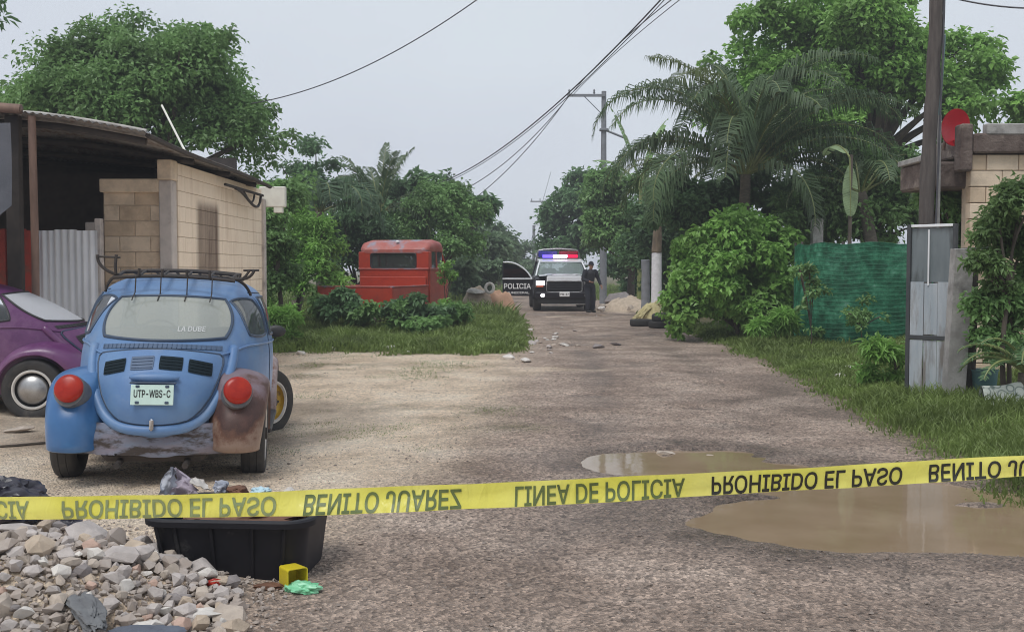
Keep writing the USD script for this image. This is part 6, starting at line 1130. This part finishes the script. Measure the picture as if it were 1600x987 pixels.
# ------------------------------------------------------------------ heaps and litter along the road
STONES = [mat(f'rubble_{n_}', c, tuple(x * 0.72 for x in c), scale=9, rough=0.95, bump=0.5, bscale=45, c3=tuple(x * 0.5 for x in c), s3=5, lo3=0.6, hi3=0.8, dist=0.015) for n_, c in (('grey', (0.46, 0.415, 0.39)), ('tan', (0.47, 0.40, 0.335)), ('white', (0.64, 0.605, 0.56)), ('reddish', (0.48, 0.335, 0.27)), ('ochre', (0.48, 0.39, 0.30)), ('dark', (0.24, 0.215, 0.21)))]
SNAME = ['grey', 'tan', 'white', 'reddish', 'ochre', 'dark grey']
mat('sand_heap', (0.58, 0.36, 0.24), (0.50, 0.30, 0.20), scale=6, rough=0.95, bump=0.4, bscale=40)
mat('straw', (0.50, 0.44, 0.24), (0.36, 0.31, 0.16), scale=10, rough=0.9)
def mound(name, c, r, h, mt, seed, pw=1.6, **k):
    g = np.linspace(0, 1, 16)[:, None]; a = np.linspace(0, 2 * PI, 40, endpoint=False)[None]; x = c[0] + r[0] * g * np.cos(a); y = c[1] + r[1] * g * np.sin(a)
    n_ = fbm(np.stack([x * 2.4, y * 2.4, x * 0], -1), 4, seed); z = height(x, y) - 0.03 + h * (1 - g ** pw) * (0.55 + 0.9 * n_)
    return obj(name, gridmesh(np.stack([x, y, z], -1), close_v=True), mt, smooth=50, **k)
def px_mound(name, px0, px1, pytop, pybase, y, mt, seed, **k):
    a, b = at(px0, pybase, y), at(px1, pybase, y); h = at(px0, pytop, y)[2] - hz((a[0] + b[0]) / 2, y); return mound(name, ((a[0] + b[0]) / 2, y), ((b[0] - a[0]) / 2, (b[0] - a[0]) / 2 * 0.8), h * 0.95, mt, seed, **k)
px_mound('sand_heap', 758, 808, 448, 482, 35.0, 'sand_heap', 3, pw=3.2, label='pinkish sand heap beside the road in front of the open truck door', cat='heap')
px_mound('earth_heap', 716, 778, 450, 486, 34.9, 'rubble_ochre', 4, pw=3.2, label='brown earth heap between the red pickup and the pinkish sand', cat='heap')
rs = np.random.default_rng(5)
def stone(label, px, py, y, s, mt, group=None, flat=0.7, name='stone', cat='stone', dz=0.0):
    p = at(px, py, y); z = hz(p[0], y) + s * flat * 0.45 + dz; v, f = rock(rs, s, flat, 22); return obj(name, (v + (p[0], y, z), f), mt, label=label, cat=cat, group=group)
v_, f_ = rock(rs, 0.34, 0.55, 30); c_ = at(744, 455, 34.6); obj('boulder', (v_ * (1.2, 1, 0.7) + c_, f_), 'rubble_white', label='pale flat boulder lying on top of the brown earth heap', cat='boulder')
a = np.linspace(0, 2 * PI, 24, endpoint=False); c_ = at(765, 450, 34.5); obj('drain_ring', (lambda m: (m[0] + c_, m[1]))(ring(np.stack([0.13 * np.cos(a), 0.05 * np.sin(a), 0.15 * np.sin(a)], 1), 0.05, 8)), 'rubble_white', smooth=True, label='pale concrete ring standing on the earth heap', cat='pipe ring')
px_mound('rubble_bank', 925, 1040, 463, 484, 37.2, 'rubble_ochre', 6, pw=2.6, label='low bank of soil and stones beside the officer', cat='heap')
for k, (px, py, y, s, m_) in enumerate(((968, 452, 37.4, 0.62, 5), (942, 462, 36.8, 0.26, 1), (975, 462, 36.9, 0.30, 0), (985, 470, 36.0, 0.20, 1), (940, 474, 35.6, 0.18, 2))):
    stone(('big mossy grey boulder on the bank beside the officer', 'tan stone at the foot of the bank next to the officer', 'grey stone on the bank before the grey stump', 'small tan stone low on the bank near the grey stump', 'small white stone by the boots of the officer')[k], px, py + 6, y, s, STONES[m_], flat=0.75, dz=0.16 if k == 0 else 0.08)
px_mound('brush_heap', 985, 1046, 468, 502, 28.6, 'straw', 8, label='heap of pale dry palm stalks beside the whitewashed trunk', cat='heap')
for k in range(14):
    p0 = at(988 + rs.uniform(0, 14), 500 - rs.uniform(0, 6), 28.0 + rs.uniform(0, 0.5)); p1 = at(1022 + rs.uniform(0, 20), 470 + rs.uniform(-2, 12), 28.6 + rs.uniform(0, 0.4)); obj('dry_stalk', tube(bez([p0, (p0 + p1) / 2 + (0, 0, 0.06), p1], 6), 0.022, 5), 'straw', label='long pale dry stalk lying on the brush heap', cat='stalk', group='dry stalks thrown on the brush heap')
def tyre_thing(label, px, py, y, flat=True, k=1.0):
    p = at(px, py, y); m = revolve_x(TYRE, 32); v = m[0] * k @ (roty(PI / 2).T if flat else rotz(0.5).T); return obj('tyre_casing', (v + (p[0], y, hz(p[0], y) + (0.085 if flat else 0.3) * k), m[1]), 'rubber', smooth=40, label=label, cat='tyre')
tyre_thing('old black tyre lying flat at the foot of the dry stalks', 1003, 503, 27.6)
t1 = tyre_thing('lower of two black tyres stacked beside the lush bush', 1033, 510, 26.6); p = at(1035, 500, 26.6); m = revolve_x(TYRE, 32); obj('tyre_casing', (m[0] * 0.92 @ roty(PI / 2).T @ rotx(0.15).T + (p[0] + 0.03, 26.65, hz(p[0], 26.6) + 0.255), m[1]), 'rubber', smooth=40, label='upper of two black tyres stacked beside the lush bush', cat='tyre')
# pale stones in the road
for k in range(26):
    y = rs.uniform(17.5, 27); px = rs.uniform(812, 905) + (24 - y) * 2 * 0; stone('pale stone half sunk in the far stretch of the dirt road', px, 520, y, rs.uniform(0.05, 0.13), STONES[rs.integers(3)], group='pale stones along the edge of the far road', flat=0.45)
for px, py, y, s, m_, lb in ((962, 540, 20.4, 0.13, 5, 'dark stone sitting in the middle of the far road'), (935, 545, 19.8, 0.16, 5, 'flat dark lump beside the dark stone in the far road'), (1040, 704, 8.62, 0.10, 1, 'pale tan lump rising from the smaller puddle'), (1110, 703, 8.55, 0.08, 1, 'flat tan lump at the far rim of the smaller puddle')):
    stone(lb, px, py, y, s, STONES[m_], flat=0.4)
for k, (px, py, y, s) in enumerate(((520, 546, 19.0, 0.10), (565, 543, 19.2, 0.09), (610, 541, 19.3, 0.12), (795, 560, 17.4, 0.14), (822, 566, 16.8, 0.13), (470, 556, 18.3, 0.12), (640, 552, 18.6, 0.08))):
    stone('white stone lying where the sand meets the grass', px, py, y, s, 'rubble_white', group='white stones along the grass edge', flat=0.5)
for k in range(10):
    y = rs.uniform(12.6, 15.5); stone('pale stone in the bare patch of the verge before the netting', rs.uniform(1290, 1370), 590, y, rs.uniform(0.04, 0.1), STONES[rs.integers(1, 3)], group='stones in the bare patch of the verge', flat=0.5)
st = at(28, 657, 10.0); v_, f_ = rock(rs, 0.19, 0.25, 26); obj('flat_stone', (v_ * (1.1, 0.7, 0.9) + (st[0], 10.0, hz(st[0], 10.0) + 0.02), f_), 'rubble_tan', label='flat tan stone in front of the purple car wheel', cat='stone')
sp = [at(-20, 700, 8.8), at(30, 690, 9.0), at(70, 684, 9.2)]; obj('stick', tube([np.array([q[0], q[1], hz(q[0], q[1]) + 0.012]) for q in sp], 0.012, 6), 'bark', label='thin dark stick on the sand beside the blue car', cat='stick')

# rubble heap: loose gravel underneath, each lump its own
def heap_z(x, y): return height(x, y)
rp = np.random.default_rng(17)
n_ = 5200; P = np.column_stack([rp.normal(-2.05, 0.55, n_), rp.normal(4.9, 0.48, n_)]); P = P[(P[:, 0] < -1.0 - 0.2 * (P[:, 1] - 4.6)) & (P[:, 1] > 4.0) & (P[:, 1] < 6.1)]
b = MB(); protos = [rock(rp, 1.0, 0.8, 9) for _ in range(8)]
for k, q in enumerate(P):
    v, f = protos[k % 8]; s = rp.uniform(0.006, 0.022); b.add(v * s, f, R=rotz(rp.uniform(0, 6)), t=(q[0], q[1], hz(q[0], q[1]) + s * 0.4))
mat('chips', (0.50, 0.44, 0.395), (0.42, 0.35, 0.30), scale=12, rough=0.95, island=0.28); obj('rubble_chips', b, 'chips', kind='stuff')
placed = []
def lump(x, y, s, m_, label, group=None, flat=0.72, lift=0.35, n=17):
    v, f = rock(rp, s, flat, n); v = v * (0.91 + 0.18 * fbm(v / s * 1.8 + x * 7, 2, 5))[:, None]; z = hz(x, y) + s * flat * lift; placed.append((x, y, s)); return obj('rubble_lump', (v + (x, y, z), f), STONES[m_], label=label, cat='rubble', group=group)
def ground_px(px, py, z=0.0): y = (EYE[2] - z) * FPX / max(py - 420, 1); return at(px, py, y)
for px, py, s, m_, lb, fl, z in ((318, 905, 0.078, 0, 'pale grey lump leaning against the front of the black tub', 0.8, 0.05), (58, 880, 0.095, 4, 'big tan lump with a dark shadowed side in the middle of the rubble heap', 0.75, 0.2), (322, 976, 0.10, 2, 'white slab at the bottom end of the rubble heap', 0.4, 0.0), (132, 850, 0.15, 0, 'long grey concrete slab near the top of the rubble heap', 0.45, 0.2), (185, 890, 0.13, 0, 'grey slab under the long concrete slab', 0.55, 0.15), (18, 950, 0.07, 2, 'white lump at the outer edge of the rubble heap', 0.8, 0.25), (60, 975, 0.085, 3, 'reddish brick lump low in the rubble heap', 0.7, 0.22), (88, 820, 0.07, 2, 'small white lump at the crest of the rubble heap', 0.7, 0.2), (20, 835, 0.13, 0, 'flat grey piece at the crest of the rubble heap', 0.4, 0.22), (196, 930, 0.05, 2, 'white lump beside the slate cloth', 0.8, 0.1)):
    p = ground_px(px, py, z); lump(p[0], p[1], s, m_, lb, flat=fl, lift=0.5)
def zone(px, py): return 'close beside the black tub' if px > 215 and py < 935 else 'at the lower fringe' if py > 950 else 'on the crest' if py < 862 else 'in the thick'
tries = 0; more_lumps = []
while len(placed) < 820 and tries < 22000:
    tries += 1; px, py = rp.uniform(-60, 372), rp.uniform(816, 1015)
    if py < 816 + 95 * smoothstep(150, 330, px): continue
    p = ground_px(px, py, 0.15 if px < 230 else 0.04); s = rp.choice([rp.uniform(0.022, 0.036), rp.uniform(0.034, 0.06), rp.uniform(0.06, 0.10)], p=[0.50, 0.36, 0.14])
    if any((p[0] - a) ** 2 + (p[1] - c) ** 2 < (0.44 * (s + d)) ** 2 for a, c, d in placed): continue
    m_ = rp.choice(6, p=[0.40, 0.24, 0.12, 0.06, 0.11, 0.07]); lift = rp.uniform(0.35, 1.15) if s < 0.06 else rp.uniform(0.3, 0.6)
    if s > 0.031 and len(placed) - len(more_lumps) < 290:
        sw_ = 'large' if s > 0.065 else 'mid-sized' if s > 0.044 else 'small'; lump(p[0], p[1], s, m_, f'{sw_} {SNAME[m_]} broken lump {zone(px, py)} of the rubble heap', group=f'{sw_} {SNAME[m_]} lumps {zone(px, py)} of the rubble heap', lift=lift)
    else: v, f = rock(rp, s, 0.72, 11); more_lumps.append((v + (p[0], p[1], hz(p[0], p[1]) + s * 0.5), f)); placed.append((p[0], p[1], s))
b = MB()
for v, f in more_lumps: b.add(v, f)
obj('small_rubble', b, 'chips', kind='stuff')
# gravel on the road and yard
n_ = 42000; gy = 4.0 + 11 * rp.random(n_) ** 1.8; gx = rp.uniform(-0.56, 0.56, n_) * gy; ok = (masks(gx, gy)[1] < 0.3) & (height(gx, gy) > WATER + 0.006); gx, gy = gx[ok], gy[ok]; gz = height(gx, gy); s = rp.uniform(0.0025, 0.0065, len(gx)) * (1 + 1.3 * (rp.random(len(gx)) < 0.05))
base_v = np.array([(1, 0, 0), (-0.5, 0.8, 0.1), (-0.5, -0.8, 0), (0.1, 0.1, 0.7)]); base_f = np.array([(0, 1, 3), (1, 2, 3), (2, 0, 3)])
ca, sa = np.cos(rp.uniform(0, 6.3, len(gx))), np.sin(rp.uniform(0, 6.3, len(gx))); V4 = base_v[None] * s[:, None, None]; V4 = np.stack([V4[..., 0] * ca[:, None] - V4[..., 1] * sa[:, None], V4[..., 0] * sa[:, None] + V4[..., 1] * ca[:, None], V4[..., 2]], -1) + np.stack([gx, gy, gz], -1)[:, None]
mat('gravel_bits', (0.50, 0.42, 0.36), (0.42, 0.34, 0.29), scale=3, rough=0.9, island=0.55); obj('gravel', (V4.reshape(-1, 3), (base_f[None] + 4 * np.arange(len(gx))[:, None, None]).reshape(-1, 3)), 'gravel_bits', kind='stuff')

n_ = 1500; gy = 4.0 + 20 * rp.random(n_) ** 1.4; gx = rp.uniform(-0.5, 0.5, n_) * gy; ok = (masks(gx, gy)[1] < 0.3) & (height(gx, gy) > WATER + 0.012); b = MB()
for x, y in zip(gx[ok], gy[ok]): k = rp.integers(8); b.add(protos[k][0] * (1, 1, 0.7) * rp.uniform(0.007, 0.022), protos[k][1], R=rotz(rp.uniform(0, 6)), t=(x, y, hz(x, y) + 0.004))
obj('loose_pebbles', b, 'gravel_bits', kind='stuff')

# black tub with rubbish, and the litter round it
mat('tub_plastic', (0.006, 0.006, 0.009), (0.010, 0.010, 0.014), scale=7, rough=0.6, spec=0.3, c3=(0.10, 0.095, 0.09), s3=6, lo3=0.64, hi3=0.85, bump=0.05)
mat('rag_grey', (0.42, 0.43, 0.47), (0.20, 0.22, 0.27), scale=9, rough=0.8, c3=(0.05, 0.06, 0.09), s3=7, lo3=0.52, hi3=0.6)
mat('rag_mauve', (0.34, 0.30, 0.35), (0.24, 0.20, 0.24), scale=9, rough=0.8); mat('carton', (0.52, 0.50, 0.47), (0.40, 0.36, 0.32), scale=8, rough=0.8); mat('brown_waste', (0.16, 0.075, 0.045), (0.10, 0.05, 0.03), scale=14, rough=0.85); mat('pale_blue_bag', (0.45, 0.60, 0.66), (0.35, 0.5, 0.56), scale=9, rough=0.4)
mat('black_bag', (0.016, 0.015, 0.022), (0.026, 0.024, 0.034), rough=0.28, bump=0.3, bscale=20); mat('yellow_plastic', (0.62, 0.50, 0.02), (0.55, 0.44, 0.02), rough=0.45); mat('green_bag', (0.10, 0.42, 0.20), (0.25, 0.58, 0.36), scale=12, rough=0.35); mat('slate_cloth', (0.10, 0.115, 0.15), (0.075, 0.085, 0.11), scale=5, rough=0.9, bump=0.3); mat('grey_gauze', (0.15, 0.155, 0.16), (0.11, 0.112, 0.118), scale=12, rough=0.9, bump=0.3)
tc = at(383, 902, 5.22); tz = hz(tc[0] + 0.1, 5.2) - 0.015
tub = thing('plastic_tub', 'black plastic tub full of rubbish standing behind the police tape', 'tub', (tc[0], 5.22, tz), math.radians(-4))
def tubring(hw, hh, r, z, n=8): q = rrect(hw, hh, r, n); return np.column_stack([q, np.full(len(q), z)])
TH = 0.305
obj('tub_shell', gridmesh(np.array([tubring(0.341, 0.245, 0.10, 0.0), tubring(0.348, 0.25, 0.10, 0.015), tubring(0.370, 0.275, 0.11, 0.20), tubring(0.389, 0.295, 0.12, TH), tubring(0.374, 0.28, 0.11, TH), tubring(0.331, 0.235, 0.09, 0.02)]), close_v=True), 'tub_plastic', tub, smooth=40)
obj('tub_rim', gridmesh(np.array([tubring(0.384, 0.29, 0.12, TH - 0.03), tubring(0.415, 0.322, 0.13, TH - 0.026), tubring(0.417, 0.324, 0.13, TH), tubring(0.409, 0.316, 0.13, TH + 0.008), tubring(0.379, 0.285, 0.115, TH + 0.006)]), close_v=True), 'tub_plastic', tub, smooth=35)
obj('tub_floor', MB().box((0, 0, 0.02), (0.60, 0.42, 0.02)), 'tub_plastic', tub)
for x in (-0.30, -0.22, -0.06, 0.12, 0.26): obj('tub_rib', tube([(x, -0.245, 0.02), (x * 1.1, -0.298, TH - 0.03)], 0.010, 6), 'tub_plastic', tub, smooth=True)
def crumple(c, s, seed, mt, name, label, cat, R=None, k=0.55, sub=3):
    m = trimesh.creation.icosphere(sub, 1.0); v = np.asarray(m.vertices).copy(); n1 = fbm(v * 1.6 + seed, 4, seed) - 0.5; n2_ = np.abs(fbm(v * 4.2 + seed * 2, 3, seed + 9) - 0.5); v = v * (1 + k * n1 * 2 - 0.5 * n2_)[:, None] * np.asarray(s)
    if R is not None: v = v @ np.asarray(R).T
    return obj(name, (v + np.asarray(c), m.faces), mt, smooth=25, label=label, cat=cat)
TB3 = np.array([tc[0], 5.22, tz])
crumple(TB3 + (0, 0, 0.255), (0.33, 0.23, 0.045), 3, 'brown_waste', 'rubbish', 'dark brown rubbish filling the tub to its rim', 'rubbish')
def sheet_fold(pts, mt, name, label, cat, seed, n=14, th=0.003, amp=0.02):
    G = squircle(np.array([(p[0], p[1]) for p in ((0, 0), (1, 0), (1, 1), (0, 1))], float), 0.05, n); c = np.asarray(pts, float); U, W = G[..., 0:1], G[..., 1:2]
    Q = (1 - U) * (1 - W) * c[0] + U * (1 - W) * c[1] + U * W * c[2] + (1 - U) * W * c[3]; nn = np.cross(c[1] - c[0], c[3] - c[0]); nn /= np.linalg.norm(nn)
    Q = Q + nn * ((fbm(np.concatenate([G * 3, G[..., :1] * 0 + seed], -1), 3, seed) - 0.5) * 2 * amp)[..., None] * 2; return obj(name, MB().grid(Q).grid(Q[:, ::-1] - nn * th), mt, smooth=40, label=label, cat=cat)
def T3(px, py, dy=0.0): return at(px, py, 5.3 + dy)
sheet_fold([T3(246, 772, -0.02), T3(285, 774, 0.05), T3(272, 730, 0.10), T3(266, 728, 0.02)], 'rag_grey', 'rag', 'pointed pale grey rag sticking up out of the tub', 'rag', 4, amp=0.03)
sheet_fold([T3(262, 772, 0.04), T3(312, 772, 0.0), T3(304, 752, 0.10), T3(276, 730, 0.10)], 'rag_mauve', 'rag', 'mauve rag crumpled beside the pointed grey rag in the tub', 'rag', 5, amp=0.035)
sheet_fold([T3(296, 752, -0.02), T3(330, 768, -0.02), T3(324, 756, 0.12), T3(302, 744, 0.12)], 'carton', 'carton', 'torn pale carton lying across the rubbish in the tub', 'carton', 6, amp=0.008)
crumple(T3(345, 762, 0.02), (0.040, 0.035, 0.035), 7, 'rag_grey', 'plastic_bag', 'crumpled pale plastic bag in the middle of the tub', 'bag', k=0.8); crumple(T3(372, 768, 0.03), (0.055, 0.05, 0.035), 8, 'brown_waste', 'leaf_litter', 'rusty brown waste clump in the tub', 'waste'); crumple(T3(407, 768, 0.05), (0.05, 0.045, 0.025), 9, 'pale_blue_bag', 'plastic_bag', 'pale blue plastic bag at the end of the tub', 'bag', k=0.8); crumple(T3(452, 772, 0.03), (0.05, 0.05, 0.03), 10, 'carton', 'paper', 'crumpled paper at the end of the tub', 'paper')
bp = at(40, 800, 6.1); crumple((bp[0] - 0.20, 6.1, hz(bp[0], 6.1) + 0.11), (0.37, 0.24, 0.17), 11, 'black_bag', 'rubbish_bag', 'shiny black rubbish bag behind the rubble heap', 'rubbish bag', k=0.32, sub=4)
pf = at(110, 815, 5.75); sheet_fold([pf + (-0.07, -0.03, -0.02), pf + (0.07, -0.03, -0.05), pf + (0.05, 0.06, 0.02), pf + (-0.05, 0.06, 0.04)], 'black_bag', 'plastic_scrap', 'black plastic scrap at the crest of the rubble heap', 'scrap', 12)
yc = ground_px(450, 916); yr = math.radians(200)
cup = thing('yellow_pot', 'square yellow plastic pot lying on its side against the tub', 'pot', (yc[0], yc[1], hz(yc[0], yc[1]) + 0.048), math.radians(35))
q = [tubring(0.044, 0.044, 0.010, 0.0, 4), tubring(0.050, 0.050, 0.012, 0.115, 4), tubring(0.046, 0.046, 0.010, 0.115, 4), tubring(0.040, 0.040, 0.008, 0.006, 4)]; m = gridmesh(np.array(q), close_v=True); obj('pot_wall', (m[0] @ rotx(PI / 2).T, m[1]), 'yellow_plastic', cup, smooth=35); m = gridmesh(np.array([tubring(0.042, 0.042, 0.010, 0.004, 4), tubring(0.002, 0.002, 0.001, 0.004, 4)]), close_v=True); obj('pot_base', (m[0] @ rotx(PI / 2).T, m[1]), 'yellow_plastic', cup)
gc = ground_px(474, 928); crumple((gc[0], gc[1], hz(*gc[:2]) + 0.018), (0.085, 0.05, 0.030), 13, 'green_bag', 'plastic_bag', 'green and white plastic bag scrap in front of the yellow pot', 'bag', k=0.9)
bc = ground_px(418, 925); crumple((bc[0], bc[1], hz(*bc[:2]) + 0.010), (0.075, 0.04, 0.014), 14, 'brown_waste', 'leaf_litter', 'flat brown scrap on the ground beside the yellow pot', 'scrap')
pc = ground_px(335, 935); crumple((pc[0], pc[1], hz(*pc[:2]) + 0.02), (0.035, 0.03, 0.018), 15, 'red_lens', 'wrapper', 'small red wrapper among the stones below the tub', 'wrapper')
def drape(px, py, z, hw, hh, rot, mt, name, label, cat, seed, lift=0.03):
    c = ground_px(px, py, z); G = squircle([(-1, -1), (1, -1), (1, 1), (-1, 1)], 0.3, 26); R = rotz(rot)[:2, :2]; wv = 1 + 0.55 * (fbm(np.stack([G[..., 0] * 1.3 + seed, G[..., 1] * 1.3, G[..., 0] * 0], -1), 3, seed) - 0.5); xy = (G * wv[..., None] * (hw, hh)) @ R.T + c[:2]; zz = height(xy[..., 0], xy[..., 1]) + lift + 0.11 * (fbm(np.stack([xy[..., 0] * 9, xy[..., 1] * 9, xy[..., 0] * 0], -1), 3, seed)); Q = np.concatenate([xy, zz[..., None]], -1)
    return obj(name, MB().grid(Q).grid(Q[:, ::-1] - (0, 0, 0.004)), mt, smooth=True, label=label, cat=cat)
sc_ = ground_px(222, 985, 0.10); crumple((sc_[0], sc_[1], hz(sc_[0], sc_[1]) + 0.055), (0.17, 0.11, 0.042), 3, 'slate_cloth', 'cloth', 'slate blue cloth lying at the foot of the rubble heap', 'cloth', R=rotz(0.15), k=0.5, sub=4)
sc_ = ground_px(135, 925, 0.2); crumple((sc_[0], sc_[1], hz(sc_[0], sc_[1]) + 0.075), (0.055, 0.26, 0.035), 6, 'grey_gauze', 'cloth', 'thin dark grey cloth strip trailing down over the rubble heap', 'cloth', R=rotz(0.55), k=0.7, sub=4)

# ------------------------------------------------------------------ damp air
usdkit.material(stage, L('damp_air'), {'v': ('principled_volume', {'color': (0.93, 0.95, 1.0), 'density': 0.0017, 'anisotropy': 0.2})}, [], volume='v.volume')
obj('haze', MB().box((0, 340, 6.1), (900, 800, 15.2)), 'damp_air', kind='stuff')
